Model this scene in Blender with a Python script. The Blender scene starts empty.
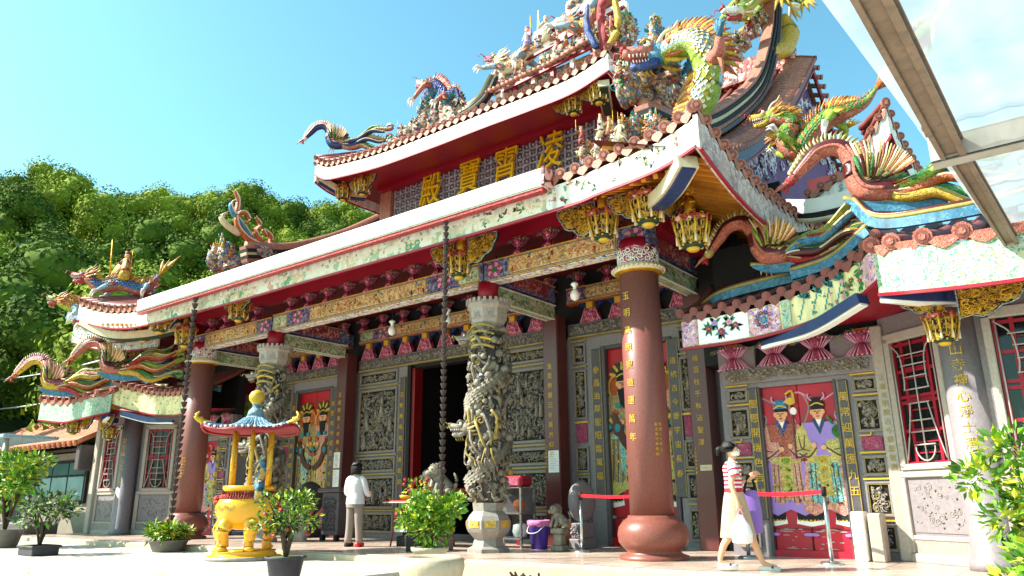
import bpy, math, random
from math import sin, cos, pi, radians as R
from mathutils import Vector as V, Matrix as Mx, noise as mnoise
sc = bpy.context.scene
COL = sc.collection
rnd = random.Random(7)
def U(a, b): return rnd.uniform(a, b)

# ---------------------------------------------------------------- materials
MATS = {}
def _nt(name):
    m = bpy.data.materials.new(name); m.use_nodes = True
    MATS[name] = m
    return m, m.node_tree.nodes, m.node_tree.links, m.node_tree.nodes['Principled BSDF']
def hexc(h):
    h = h.lstrip('#'); c = [int(h[i:i+2], 16)/255 for i in (0, 2, 4)]
    return tuple((x/12.92 if x <= .04045 else ((x+.055)/1.055)**2.4) for x in c)
def pm(name, col, var=.18, scale=2.5, rough=.6, bump=.15, bscale=30, metal=0.0, spec=.4, dirt=.0, trans=0):
    if isinstance(col, str): col = hexc(col)
    m, N, L, b = _nt(name)
    tc = N.new('ShaderNodeTexCoord')
    n1 = N.new('ShaderNodeTexNoise'); n1.inputs['Scale'].default_value = scale; n1.inputs['Detail'].default_value = 6
    n1.inputs['Roughness'].default_value = .65
    L.new(tc.outputs['Object'], n1.inputs['Vector'])
    r = N.new('ShaderNodeValToRGB')
    e = r.color_ramp.elements
    e[0].position = .3; e[1].position = .7
    e[0].color = tuple(max(0, c*(1-var)) for c in col)+(1,)
    e[1].color = tuple(min(1, c*(1+var)) for c in col)+(1,)
    L.new(n1.outputs['Fac'], r.inputs['Fac'])
    out = r.outputs['Color']
    if dirt:
        n3 = N.new('ShaderNodeTexNoise'); n3.inputs['Scale'].default_value = scale*2.7; n3.inputs['Detail'].default_value = 9
        mp = N.new('ShaderNodeMapping'); mp.inputs['Scale'].default_value = (1.6, 1.6, .3)
        L.new(tc.outputs['Object'], mp.inputs['Vector']); L.new(mp.outputs['Vector'], n3.inputs['Vector'])
        r3 = N.new('ShaderNodeValToRGB'); r3.color_ramp.elements[0].position = .5; r3.color_ramp.elements[1].position = .72
        r3.color_ramp.elements[0].color = (0, 0, 0, 1); r3.color_ramp.elements[1].color = (dirt, dirt, dirt, 1)
        L.new(n3.outputs['Fac'], r3.inputs['Fac'])
        mx = N.new('ShaderNodeMix'); mx.data_type = 'RGBA'
        L.new(r3.outputs['Color'], mx.inputs['Factor']); L.new(out, mx.inputs['A'])
        mx.inputs['B'].default_value = (.07, .06, .05, 1)
        out = mx.outputs['Result']
    L.new(out, b.inputs['Base Color'])
    b.inputs['Roughness'].default_value = rough
    b.inputs['Metallic'].default_value = metal
    b.inputs['Specular IOR Level'].default_value = spec
    if trans: b.inputs['Transmission Weight'].default_value = trans
    if bump:
        n2 = N.new('ShaderNodeTexNoise'); n2.inputs['Scale'].default_value = bscale; n2.inputs['Detail'].default_value = 4
        L.new(tc.outputs['Object'], n2.inputs['Vector'])
        bp = N.new('ShaderNodeBump'); bp.inputs['Strength'].default_value = bump; bp.inputs['Distance'].default_value = .02
        L.new(n2.outputs['Fac'], bp.inputs['Height']); L.new(bp.outputs['Normal'], b.inputs['Normal'])
    return m
def pat(name, cols, scale=12, bump=.6, rough=.5, metal=0, dist=.02, warp=.5, pos=None):
    """voronoi cells picking colours from a list (fine painted or carved patterning)"""
    m, N, L, b = _nt(name)
    tc = N.new('ShaderNodeTexCoord')
    nz = N.new('ShaderNodeTexNoise'); nz.inputs['Scale'].default_value = scale*.6; nz.inputs['Detail'].default_value = 3
    L.new(tc.outputs['Object'], nz.inputs['Vector'])
    mx = N.new('ShaderNodeMix'); mx.data_type = 'VECTOR'; mx.inputs['Factor'].default_value = warp*.25
    L.new(tc.outputs['Object'], mx.inputs['A']); L.new(nz.outputs['Color'], mx.inputs['B'])
    vo = N.new('ShaderNodeTexVoronoi'); vo.inputs['Scale'].default_value = scale
    L.new(mx.outputs['Result'], vo.inputs['Vector'])
    sp = N.new('ShaderNodeSeparateColor'); L.new(vo.outputs['Color'], sp.inputs['Color'])
    r = N.new('ShaderNodeValToRGB'); r.color_ramp.interpolation = 'CONSTANT'
    e = r.color_ramp.elements
    while len(e) < len(cols): e.new(.5)
    for i, c in enumerate(cols):
        if isinstance(c, str): c = hexc(c)
        e[i].position = (pos[i] if pos else i/len(cols)); e[i].color = tuple(c)+(1,)
    L.new(sp.outputs['Red'], r.inputs['Fac']); L.new(r.outputs['Color'], b.inputs['Base Color'])
    b.inputs['Roughness'].default_value = rough; b.inputs['Metallic'].default_value = metal
    if bump:
        bp = N.new('ShaderNodeBump'); bp.inputs['Strength'].default_value = bump; bp.inputs['Distance'].default_value = dist
        bp.invert = True
        L.new(vo.outputs['Distance'], bp.inputs['Height']); L.new(bp.outputs['Normal'], b.inputs['Normal'])
    return m
def shard(name, col, scale=34):
    """cut-porcelain mosaic: small chips of slightly different glaze set in mortar"""
    c = hexc(col); f = lambda k, g=0: tuple(max(.004, min(.9, x*k+g)) for x in c)
    m = pat(name, [f(.95), f(.75), f(.45), f(.62, .01), f(.25), tuple(.5*x+.2*y for x, y in zip(c, (.75, .7, .6)))], scale, .9, .38, 0, .012, .9, [0, .2, .5, .66, .84, .93])
    return m
def spots(name, base, cols, scale=9, thr=.3, frac=.5, rough=.5):
    """painted glaze: coloured sprigs on a plain ground"""
    m, N, L, b = _nt(name)
    tc = N.new('ShaderNodeTexCoord')
    nz = N.new('ShaderNodeTexNoise'); nz.inputs['Scale'].default_value = scale*1.5
    L.new(tc.outputs['Object'], nz.inputs['Vector'])
    mx = N.new('ShaderNodeMix'); mx.data_type = 'VECTOR'; mx.inputs['Factor'].default_value = .12
    L.new(tc.outputs['Object'], mx.inputs['A']); L.new(nz.outputs['Color'], mx.inputs['B'])
    vo = N.new('ShaderNodeTexVoronoi'); vo.inputs['Scale'].default_value = scale
    L.new(mx.outputs['Result'], vo.inputs['Vector'])
    sp = N.new('ShaderNodeSeparateColor'); L.new(vo.outputs['Color'], sp.inputs['Color'])
    r = N.new('ShaderNodeValToRGB'); r.color_ramp.interpolation = 'CONSTANT'
    e = r.color_ramp.elements
    while len(e) < len(cols): e.new(.5)
    for i, c in enumerate(cols): e[i].position = i/len(cols); e[i].color = hexc(c)+(1,)
    L.new(sp.outputs['Green'], r.inputs['Fac'])
    # two thresholds: near the cell centre AND the cell is picked
    a = N.new('ShaderNodeMath'); a.operation = 'LESS_THAN'; a.inputs[1].default_value = thr; L.new(vo.outputs['Distance'], a.inputs[0])
    c2 = N.new('ShaderNodeMath'); c2.operation = 'LESS_THAN'; c2.inputs[1].default_value = frac; L.new(sp.outputs['Red'], c2.inputs[0])
    mu = N.new('ShaderNodeMath'); mu.operation = 'MULTIPLY'; L.new(a.outputs[0], mu.inputs[0]); L.new(c2.outputs[0], mu.inputs[1])
    mc = N.new('ShaderNodeMix'); mc.data_type = 'RGBA'; mc.inputs['A'].default_value = hexc(base)+(1,)
    L.new(mu.outputs[0], mc.inputs['Factor']); L.new(r.outputs['Color'], mc.inputs['B'])
    # stains
    n3 = N.new('ShaderNodeTexNoise'); n3.inputs['Scale'].default_value = 7; n3.inputs['Detail'].default_value = 8
    mp3 = N.new('ShaderNodeMapping'); mp3.inputs['Scale'].default_value = (1, 1, .22); L.new(tc.outputs['Object'], mp3.inputs['Vector'])
    L.new(mp3.outputs['Vector'], n3.inputs['Vector'])
    r3 = N.new('ShaderNodeValToRGB'); r3.color_ramp.elements[0].position = .45; r3.color_ramp.elements[1].position = .75
    r3.color_ramp.elements[0].color = (1, 1, 1, 1); r3.color_ramp.elements[1].color = (.5, .46, .42, 1)
    L.new(n3.outputs['Fac'], r3.inputs['Fac'])
    m2 = N.new('ShaderNodeMix'); m2.data_type = 'RGBA'; m2.blend_type = 'MULTIPLY'; m2.inputs['Factor'].default_value = 1
    L.new(mc.outputs['Result'], m2.inputs['A']); L.new(r3.outputs['Color'], m2.inputs['B'])
    L.new(m2.outputs['Result'], b.inputs['Base Color']); b.inputs['Roughness'].default_value = rough
    return m

pm('gold', '#c8921c', .3, 9, .38, .3, 60, .6, dirt=.3)
pm('goldpaint', '#cfa32e', .2, 9, .45, .1, 40, .1, dirt=.25)
pm('goldline', '#a18a46', .25, 9, .5, .1, 40, .1, dirt=.4)
pm('crimson', '#8e0c24', .12, 1.2, .45, .05, 20)
shard('red', '#c01420')
pm('doorred', '#b80c1c', .1, 1.5, .38, .06, 25, dirt=.15)
pm('doorpink', '#b4122e', .16, 1.5, .45, .06, 25, dirt=.35)
pm('darkred', '#5a0c14', .2, 2, .5)
pm('maroon', '#4d1a1a', .15, 2, .32, .08, 50)
pm('granite_red', '#7a4840', .2, 34, .42, .03, 80)
pm('granite_redlit', '#804a3e', .2, 30, .38, .03, 80)
pm('pillar_brown', '#5c2c2a', .3, 60, .28, .03, 80)
shard('pink', '#c04a72')
pm('lightpink', '#d890ac', .1, 5, .5)
shard('salmon', '#d07058')
pm('tile', '#7d4038', .3, 6, .5, .2, 40, dirt=.5)
pm('tilepale', '#a86c58', .28, 8, .55, .3, 40, dirt=.5)
pm('white', '#e9e4da', .06, 3, .55, .05, 30, dirt=.12)
pm('fasciawhite', '#e4ded4', .08, 3, .5, .06, 30, dirt=.5)
pm('porcelain', '#eeeae2', .05, 3, .25, .02, 30)
pm('cream', '#cfbf9c', .12, 4, .6, .15, 30, dirt=.2)
pm('stone', '#8f877e', .18, 14, .6, .2, 60, dirt=.25)
pm('stonegrey', '#837a7c', .15, 20, .45, .12, 70, dirt=.2)
pm('stonedark', '#544c4e', .2, 16, .45, .15, 70)
pm('stonepale', '#a89c90', .14, 22, .5, .12, 70, dirt=.2)
pm('stonecarve', '#8f8478', .3, 12, .6, .4, 60, dirt=.4)
pm('dragonstone', '#867c6c', .35, 16, .6, .6, 50, dirt=.7)
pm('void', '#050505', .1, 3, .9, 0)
pm('dark', '#161214', .2, 3, .7, .1)
pm('navy', '#1c2f5c', .2, 4, .4)
shard('blue', '#2450a0')
shard('skyblue', '#4a98c0')
pm('teal', '#1d7f86', .2, 4, .45)
shard('paleblue', '#a8cad8')
shard('green', '#2f8a3c')
shard('lime', '#9ab82a')
pm('darkgreen', '#1d3a2a', .2, 5, .5)
shard('yellow', '#e8b820')
pm('urnyellow', '#e9a612', .1, 2, .22, .04, 20, spec=.6)
shard('orange', '#d8641c')
pm('rafter', '#d98a2c', .15, 5, .55)
pm('signgold', '#e8b818', .12, 8, .35, .1, 40, .2)
pm('purple', '#5e3a66', .18, 1.2, .7, .15, 30, dirt=.3)
pm('lilac', '#9c7cc8', .1, 3, .5)
pm('skin', '#d9a27e', .05, 6, .5, .05, 60)
pm('paintskin', '#e0a070', .05, 6, .5, 0)
pm('hair', '#120d0c', .3, 30, .5, .4, 120)
pm('steel', '#b8bcc0', .06, 4, .22, .02, 30, .9)
pm('beamsteel', '#7c6654', .2, 3, .45, .1, 30, dirt=.5)
pm('whitesteel', '#a8a29a', .08, 2, .45, .05, 30, dirt=.2)
pm('plaza', '#d2cabd', .07, .9, .6, .08, 40, dirt=.1)
pm('platform', '#cdbfae', .08, 1.3, .18, .03, 30, dirt=.08)
pm('kerb', '#bcaa8c', .12, 3, .5, .1, 40, dirt=.15)
pm('pot', '#6c6862', .2, 5, .7, .2)
pm('potwhite', '#b8a68c', .1, 5, .5, .1, dirt=.2)
pm('potdark', '#3c3840', .2, 5, .6)
pm('bark', '#4a3b2c', .3, 12, .85, .6, 30)
pm('woodbrown', '#6b3d24', .25, 8, .55, .2)
pm('lacquer', '#7a1418', .15, 4, .35)
pm('leaf', '#3f6a1c', .35, 6, .5, 0)
pm('leafbright', '#6d9a22', .35, 6, .45, 0)
pm('leafyellow', '#b3b52c', .3, 6, .5, 0)
pm('leafdark', '#23400f', .35, 6, .55, 0)
pm('hilleaf_a', '#758428', .35, .8, .85, 0, spec=.1)
pm('hilleaf_b', '#8a9632', .35, .8, .85, 0, spec=.1)
pm('hilleaf_c', '#566a22', .35, .8, .85, 0, spec=.1)
pm('hilleaf_d', '#344a24', .35, .8, .85, 0, spec=.1)
pm('hillsoil', '#4a5a24', .4, .05, .9, .3, .5)
pm('shirtwhite', '#d8d2d4', .05, 8, .8, .1, 80)
pm('trousers', '#8c7f76', .1, 8, .8, .1, 80)
pm('skirt', '#b39a80', .08, 6, .8, .1, 60)
pm('stripered', '#b8243c', .06, 8, .75, .05, 80)
pm('stripewhite', '#e2d8d8', .04, 8, .75, .05, 80)
pm('bagpurple', '#8a66b8', .1, 4, .5, .1, 20)
pm('bagwhite', '#e8dcdc', .06, 4, .4, .15, 20)
pm('tape', '#d8142c', .05, 5, .4)
pm('bucketpurple', '#4a36a0', .1, 5, .35)
pm('liner', '#d878a8', .1, 5, .4, .2, 20)
pm('paper', '#dcdcd8', .03, 5, .6, 0)
pm('housetile', '#c07a58', .3, 2, .7, .3, 20, dirt=.3)
pm('housewall', '#8f8474', .15, 2, .7, .1)
pm('bulb', '#e8ded4', .03, 5, .3, 0)
pm('wire', '#cfcfcf', .05, 5, .5, 0)
pm('rust', '#3a2c2a', .3, 20, .6, .3)
shard('flame', '#d0642a')
pm('glassdark', '#1a1e20', .2, 1, .08, 0)
pm('windowglass', '#4f6a68', .25, .8, .1, 0)
pat('carvegold', ['#b8891e', '#d0a63a', '#1a120c', '#7c1420', '#c8ab50', '#14302a'], 34, .9, .4, .3, pos=[0, .3, .5, .68, .74, .93])
pat('armour', ['#3c6a4c', '#b8702c', '#c8a040', '#1c2420', '#8c3c3c', '#5c8c7c', '#d8b868'], 42, .1, .5, warp=1.5)
pat('brocade_pink', ['#c87c70', '#d8987c', '#b85c6c', '#d8b48c', '#a85c58'], 30, .1, .5, warp=1.5)
pat('brocade_teal', ['#2c8c9c', '#4fb0b4', '#1f6c8c', '#8cc8c0', '#c8c86c'], 30, .1, .5, warp=1.5)
pat('brocade_gold', ['#c8b04c', '#b89c3c', '#8c9c4c', '#d8c878', '#a87c3c'], 30, .1, .5, warp=1.5)
pat('gablescroll', ['#d8d4dc', '#a8a0b8', '#8c84a4', '#c8c4cc'], 12, .7, .6)
pat('sidefascia', ['#b8a8a4', '#a89494', '#c8bcb4', '#8c7c80', '#b09c90', '#6c646c'], 9, .4, .6, warp=2.5, pos=[0, .25, .45, .7, .8, .94])
pat('stripfascia', ['#cfc6a8', '#d8d0bc', '#9cb08c', '#c8b088', '#5c8c64', '#c88c80'], 8, .2, .6, warp=2.5, pos=[0, .35, .65, .8, .9, .96])
pat('ceramicmix', ['#c8bca8', '#a08c7c', '#a84c3c', '#3c7464', '#b88c34', '#3c5c8c', '#5c3c30'], 26, .7, .5)
pat('carveceramic', ['#e8e2d4', '#d8392c', '#2f7f4c', '#e8b82c', '#2c5f9c', '#e6a6a0', '#3b2a22'], 22, .8, .4)
pat('bluepattern', ['#2a3566', '#5b7096', '#1c2348', '#7c3a5c', '#8895a8'], 34, .3, .5)
pat('redpattern', ['#8f1c3a', '#c44468', '#58112a', '#dc8a9c'], 30, .3, .5)
pat('scene', ['#d0a870', '#c49458', '#dcb880', '#a87c48', '#cc9c60', '#a08c54', '#b86c40', '#dcc090'], 15, .5, .5, warp=2.2)
pat('scenegreen', ['#8fae84', '#b4c09a', '#567f58', '#c9c8a8', '#9a8a5c'], 15, .4, .5, warp=2)
pat('scenered', ['#8c2c34', '#a8404a', '#c88a80', '#6c1c28'], 14, .4, .5, warp=2)
pat('lattice', ['#8d8792', '#a49ca8', '#716b78'], 18, .5, .6)
pat('purplecarve', ['#d4cfe0', '#8c86b0', '#4c3a78', '#b3acc8', '#5c4a6c'], 9, .8, .6)
pat('redcarve', ['#7a2a24', '#a84c3c', '#d8a89c', '#5a1818'], 10, .6, .5)
spots('fascia_floral', '#e6e0d4', ['#b87c7c', '#6c9474', '#8c9cac', '#c8a870', '#5f8a64', '#a09088'], 14, .5, .22)
spots('fascia_pale', '#eae4da', ['#c8b0a8', '#a8b8a8', '#a8b0b8'], 9, .3, .15)
spots('ceramicwhite', '#ebe6dc', ['#c8485c', '#3f8a4c', '#2c6f9c', '#d8a030'], 16, .45, .6)
spots('ceramicpink', '#d9a8b4', ['#a84c7c', '#4c5f9c', '#e6e0e6', '#d8a030', '#7c5fac'], 24, .5, .8)
spots('ceramicyellow', '#e6d79c', ['#c8606c', '#4f8a5c', '#8c9a5c'], 14, .4, .25)
spots('ceramicblue', '#35708c', ['#285c80', '#5c90a4'], 26, .5, .8)
pat('ceramicgreen', ['#b0c0ac', '#90b098', '#5c9470', '#b8b48c', '#98a464', '#488478', '#b8a89c'], 16, .15, .5, warp=3, pos=[0, .28, .5, .62, .74, .82, .9])
# floor: large polished slabs with joints
def slabs(name, col, col2, sx, sy, joint=.006, rough=.3):
    m, N, L, b = _nt(name)
    tc = N.new('ShaderNodeTexCoord'); br = N.new('ShaderNodeTexBrick'); br.offset = 0
    br.inputs['Scale'].default_value = 1; br.inputs['Brick Width'].default_value = sx; br.inputs['Row Height'].default_value = sy
    br.inputs['Mortar Size'].default_value = joint
    br.inputs['Color1'].default_value = hexc(col)+(1,); br.inputs['Color2'].default_value = hexc(col2)+(1,)
    br.inputs['Mortar'].default_value = (.12, .1, .09, 1)
    L.new(tc.outputs['Object'], br.inputs['Vector'])
    n = N.new('ShaderNodeTexNoise'); n.inputs['Scale'].default_value = 1.3; n.inputs['Detail'].default_value = 9; n.inputs['Roughness'].default_value = .7
    L.new(tc.outputs['Object'], n.inputs['Vector'])
    r = N.new('ShaderNodeValToRGB'); r.color_ramp.elements[0].color = (.72, .7, .68, 1); r.color_ramp.elements[1].color = (1, 1, 1, 1)
    r.color_ramp.elements[0].position = .35; r.color_ramp.elements[1].position = .6
    L.new(n.outputs['Fac'], r.inputs['Fac'])
    mx = N.new('ShaderNodeMix'); mx.data_type = 'RGBA'; mx.blend_type = 'MULTIPLY'; mx.inputs['Factor'].default_value = 1
    L.new(br.outputs['Color'], mx.inputs['A']); L.new(r.outputs['Color'], mx.inputs['B'])
    L.new(mx.outputs['Result'], b.inputs['Base Color'])
    m2 = N.new('ShaderNodeMath'); m2.operation = 'MULTIPLY_ADD'; m2.inputs[1].default_value = .3; m2.inputs[2].default_value = rough
    L.new(n.outputs['Fac'], m2.inputs[0]); L.new(m2.outputs[0], b.inputs['Roughness'])
slabs('slabfloor', '#c9b4a4', '#bfa898', .9, .9, .008, .12)
slabs('slabplaza', '#cbc4b8', '#bfb8ab', 1.2, 1.2, .014, .45)
# translucent canopy sheet
def _sheet():
    m, N, L, b = _nt('canopysheet')
    out = N['Material Output']
    b.inputs['Base Color'].default_value = (.5, .54, .54, 1); b.inputs['Roughness'].default_value = .25
    tr = N.new('ShaderNodeBsdfTranslucent'); tr.inputs['Color'].default_value = (.42, .45, .46, 1)
    tp = N.new('ShaderNodeBsdfTransparent'); tp.inputs['Color'].default_value = (.9, .95, .95, 1)
    tc = N.new('ShaderNodeTexCoord'); n = N.new('ShaderNodeTexNoise'); n.inputs['Scale'].default_value = 1.6; n.inputs['Detail'].default_value = 8
    L.new(tc.outputs['Object'], n.inputs['Vector'])
    r = N.new('ShaderNodeValToRGB'); r.color_ramp.elements[0].position = .35; r.color_ramp.elements[1].position = .7
    r.color_ramp.elements[0].color = (.5, .5, .5, 1); r.color_ramp.elements[1].color = (.78, .78, .78, 1)
    L.new(n.outputs['Fac'], r.inputs['Fac'])
    m1 = N.new('ShaderNodeMixShader'); m1.inputs[0].default_value = .75; L.new(b.outputs[0], m1.inputs[1]); L.new(tr.outputs[0], m1.inputs[2])
    m2 = N.new('ShaderNodeMixShader'); L.new(r.outputs['Color'], m2.inputs[0]); L.new(tp.outputs[0], m2.inputs[1]); L.new(m1.outputs[0], m2.inputs[2])
    L.new(m2.outputs[0], out.inputs['Surface'])
_sheet()
def _clear():
    m, N, L, b = _nt('clearglass')
    out = N['Material Output']
    g = N.new('ShaderNodeBsdfGlossy'); g.inputs['Roughness'].default_value = .02
    tp = N.new('ShaderNodeBsdfTransparent'); tp.inputs['Color'].default_value = (.85, .9, .9, 1)
    m2 = N.new('ShaderNodeMixShader'); m2.inputs[0].default_value = .15
    L.new(tp.outputs[0], m2.inputs[1]); L.new(g.outputs[0], m2.inputs[2]); L.new(m2.outputs[0], out.inputs['Surface'])
_clear()

# ---------------------------------------------------------------- stamps
def _ico():
    import bmesh
    bm = bmesh.new(); bmesh.ops.create_icosphere(bm, subdivisions=1, radius=1)
    vs = [tuple(v.co) for v in bm.verts]; fs = [[v.index for v in f.verts] for f in bm.faces]; bm.free()
    return vs, fs
def _ico2():
    import bmesh
    bm = bmesh.new(); bmesh.ops.create_icosphere(bm, subdivisions=2, radius=1)
    vs = [tuple(v.co) for v in bm.verts]; fs = [[v.index for v in f.verts] for f in bm.faces]; bm.free()
    return vs, fs
ICO = _ico(); ICO2 = _ico2()
def _curl(turn=1.3, n=8, k=4, r=.14):
    vs, fs = [], []
    for i in range(n+1):
        t = i/n; a = t*turn*2*pi; rr = .25+.75*t
        c = V((rr*cos(a), rr*sin(a), .15*t)); nn = V((cos(a), sin(a), 0)); rad = r*(1.1-.7*t)+.02
        for j in range(k):
            b = j/k*2*pi
            vs.append(tuple(c+nn*cos(b)*rad+V((0, 0, 1))*sin(b)*rad))
        if i:
            for j in range(k): fs.append([(i-1)*k+j, (i-1)*k+(j+1) % k, i*k+(j+1) % k, i*k+j])
    return vs, fs
CURL = _curl(); CURL2 = _curl(.7, 6, 4, .2); CURL3 = _curl(.35, 5, 5, .22)
def _petal():
    vs = [(0, 0, 0), (.5, .35, .12), (1, 0, .0), (.5, -.35, .12), (.5, 0, -.12)]
    return vs, [[0, 3, 2, 1], [0, 1, 4], [1, 2, 4], [2, 3, 4], [3, 0, 4]]
PETAL = _petal()
BOX = ([(-.5, -.5, -.5), (.5, -.5, -.5), (.5, .5, -.5), (-.5, .5, -.5), (-.5, -.5, .5), (.5, -.5, .5), (.5, .5, .5), (-.5, .5, .5)],
       [[0, 3, 2, 1], [4, 5, 6, 7], [0, 1, 5, 4], [1, 2, 6, 5], [2, 3, 7, 6], [3, 0, 4, 7]])
def TRS(loc=(0, 0, 0), rot=(0, 0, 0), s=(1, 1, 1)):
    from mathutils import Euler
    if not hasattr(s, '__len__'): s = (s, s, s)
    return Mx.Translation(V(loc)) @ Euler(rot).to_matrix().to_4x4() @ Mx.Diagonal(V(s)).to_4x4()
def aim(loc, d, up=(0, 0, 1), s=(1, 1, 1)):
    """matrix whose +x runs along d"""
    if not hasattr(s, '__len__'): s = (s, s, s)
    x = V(d).normalized(); u = V(up)
    if abs(x.dot(u.normalized())) > .98: u = V((1, 0, 0))
    y = u.cross(x).normalized(); z = x.cross(y)
    m = Mx(((x[0], y[0], z[0], 0), (x[1], y[1], z[1], 0), (x[2], y[2], z[2], 0), (0, 0, 0, 1)))
    return Mx.Translation(V(loc)) @ m @ Mx.Diagonal(V(s)).to_4x4()
def spline(P, n=8):
    P = [V(p) for p in P]; out = []
    Q = [P[0]*2-P[1]]+P+[P[-1]*2-P[-2]]
    for i in range(1, len(Q)-2):
        for k in range(n):
            t = k/n; a, b, c, d = Q[i-1], Q[i], Q[i+1], Q[i+2]
            out.append(.5*((2*b)+(c-a)*t+(2*a-5*b+4*c-d)*t*t+(3*b-a-3*c+d)*t**3))
    out.append(P[-1]); return out
def lerpl(L_, t):
    x = t*(len(L_)-1); i = min(int(x), len(L_)-2); f = x-i
    return L_[i]*(1-f)+L_[i+1]*f

class MB:
    def __init__(s): s.v = []; s.f = []; s.m = []; s.sm = []; s.T = Mx.Identity(4)
    def add(s, vs, fs, mat, smooth=False, T=None):
        o = len(s.v); M = s.T @ T if T is not None else s.T
        s.v += [M @ V(p) for p in vs]
        flip = M.determinant() < 0
        for f in fs:
            s.f.append([i+o for i in (reversed(f) if flip else f)]); s.m.append(mat); s.sm.append(smooth)
        return s
    def stamp(s, st, mat, T, smooth=False): return s.add(st[0], st[1], mat, smooth, T)
    def box(s, x0, y0, z0, x1, y1, z1, mat, rz=0):
        c = ((x0+x1)/2, (y0+y1)/2, (z0+z1)/2)
        return s.stamp(BOX, mat, TRS(c, (0, 0, rz), (abs(x1-x0), abs(y1-y0), abs(z1-z0))))
    def bbox(s, x0, y0, z0, x1, y1, z1, mat, b=.01):
        """box with bevelled edges (chamfer)"""
        vs, fs = [], []
        import bmesh
        bm = bmesh.new(); bmesh.ops.create_cube(bm, size=1)
        for v in bm.verts: v.co = V(((x0+x1)/2+v.co.x*(x1-x0), (y0+y1)/2+v.co.y*(y1-y0), (z0+z1)/2+v.co.z*(z1-z0)))
        bmesh.ops.bevel(bm, geom=list(bm.edges), offset=b, segments=1, affect='EDGES')
        bm.verts.index_update()
        vs = [tuple(v.co) for v in bm.verts]; fs = [[v.index for v in f.verts] for f in bm.faces]; bm.free()
        return s.add(vs, fs, mat)
    def ball(s, c, r, mat, rot=(0, 0, 0), hi=True):
        return s.stamp(ICO2 if hi else ICO, mat, TRS(c, rot, r), True)
    def tube(s, P, rad, mat, k=8, cap=True, flat=1.0, up=(0, 0, 1), smooth=True, mat2=None, sect=None):
        """tube along points; rad number or list (resampled); flat squashes the cross axis; mat2 for the underside"""
        P = [V(p) for p in P]; n = len(P)
        if not hasattr(rad, '__len__'): rad = [rad]*2
        vs, fs, ms = [], [], []
        for i, p in enumerate(P):
            d = (P[min(i+1, n-1)]-P[max(i-1, 0)])
            if d.length < 1e-9: d = V((0, 0, 1))
            d.normalize(); u = V(up)
            if abs(d.dot(u.normalized())) > .97: u = V((0, 1, 0)) if abs(d.y) < .9 else V((1, 0, 0))
            a = u.cross(d).normalized(); b = d.cross(a)
            r = lerpl(rad, i/(n-1))
            for j in range(k):
                t = (j+.5)/k*2*pi
                vs.append(tuple(p+a*cos(t)*r*flat+b*sin(t)*r))
        o = len(s.v)
        for i in range(n-1):
            for j in range(k):
                fs.append([i*k+j, i*k+(j+1) % k, (i+1)*k+(j+1) % k, (i+1)*k+j])
                ms.append(mat2 if (mat2 and sin((j+1)/k*2*pi) < -.3) else mat)
        if cap:
            fs.append(list(range(k))[::-1]); ms.append(mat); fs.append([(n-1)*k+j for j in range(k)]); ms.append(mat)
        for f, m in zip(fs, ms): s.f.append([i+o for i in f]); s.m.append(m); s.sm.append(smooth)
        s.v += [s.T @ V(p) for p in vs]
        return s
    def lathe(s, prof, mat, c=(0, 0, 0), k=24, smooth=True, lobes=0, amp=0, mats=None, rz=0):
        vs, fs, ms = [], [], []
        for i, (r, z) in enumerate(prof):
            for j in range(k):
                a = j/k*2*pi+rz; rr = r*(1+amp*cos(lobes*a)) if lobes else r
                vs.append((c[0]+rr*cos(a), c[1]+rr*sin(a), c[2]+z))
        n = len(prof)
        for i in range(n-1):
            for j in range(k):
                fs.append([i*k+j, i*k+(j+1) % k, (i+1)*k+(j+1) % k, (i+1)*k+j]); ms.append(mats[i] if mats else mat)
        fs.append(list(range(k))[::-1]); ms.append(mats[0] if mats else mat)
        fs.append([(n-1)*k+j for j in range(k)]); ms.append(mats[-1] if mats else mat)
        o = len(s.v); s.v += [s.T @ V(p) for p in vs]
        for f, m in zip(fs, ms): s.f.append([i+o for i in f]); s.m.append(m); s.sm.append(smooth)
        return s
    def poly(s, pts, y, th, mat, T=None):
        """polygon in the x-z plane at depth y (front face at y-th, facing -y)"""
        n = len(pts); ar = sum(pts[i][0]*pts[(i+1) % n][1]-pts[(i+1) % n][0]*pts[i][1] for i in range(n))
        if ar < 0: pts = pts[::-1]
        vs = [(p[0], y-th, p[1]) for p in pts]+[(p[0], y, p[1]) for p in pts]
        fs = [list(range(n))]+[[i, i+n, (i+1) % n+n, (i+1) % n] for i in range(n)]
        return s.add(vs, fs, mat, False, T)
    def grid(s, G, mat, smooth=True, thick=None):
        a, b = len(G), len(G[0]); vs = [tuple(p) for r in G for p in r]; fs = []
        for i in range(a-1):
            for j in range(b-1): fs.append([i*b+j, i*b+j+1, (i+1)*b+j+1, (i+1)*b+j])
        return s.add(vs, fs, mat, smooth)
    def build(s, name, parent=None, mats=None, local=False):
        me = bpy.data.meshes.new(name)
        o = wl(parent) if (parent is not None and not local) else V((0, 0, 0))
        me.from_pydata([tuple(p-o) for p in s.v], [], s.f)
        names = []
        for m in s.m:
            if m not in names: names.append(m)
        for n in names: me.materials.append(MATS[n])
        ix = {n: i for i, n in enumerate(names)}
        me.polygons.foreach_set('material_index', [ix[m] for m in s.m])
        me.polygons.foreach_set('use_smooth', s.sm)
        me.update()
        ob = bpy.data.objects.new(name, me); COL.objects.link(ob)
        if parent is not None: ob.parent = parent
        return ob
def wl(o):
    p = V((0, 0, 0))
    while o is not None: p = p+o.location; o = o.parent
    return p
def tag(o, label=None, cat=None, group=None, kind=None):
    if label: o['label'] = label
    if cat: o['category'] = cat
    if group: o['group'] = group
    if kind: o['kind'] = kind
    return o
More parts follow.
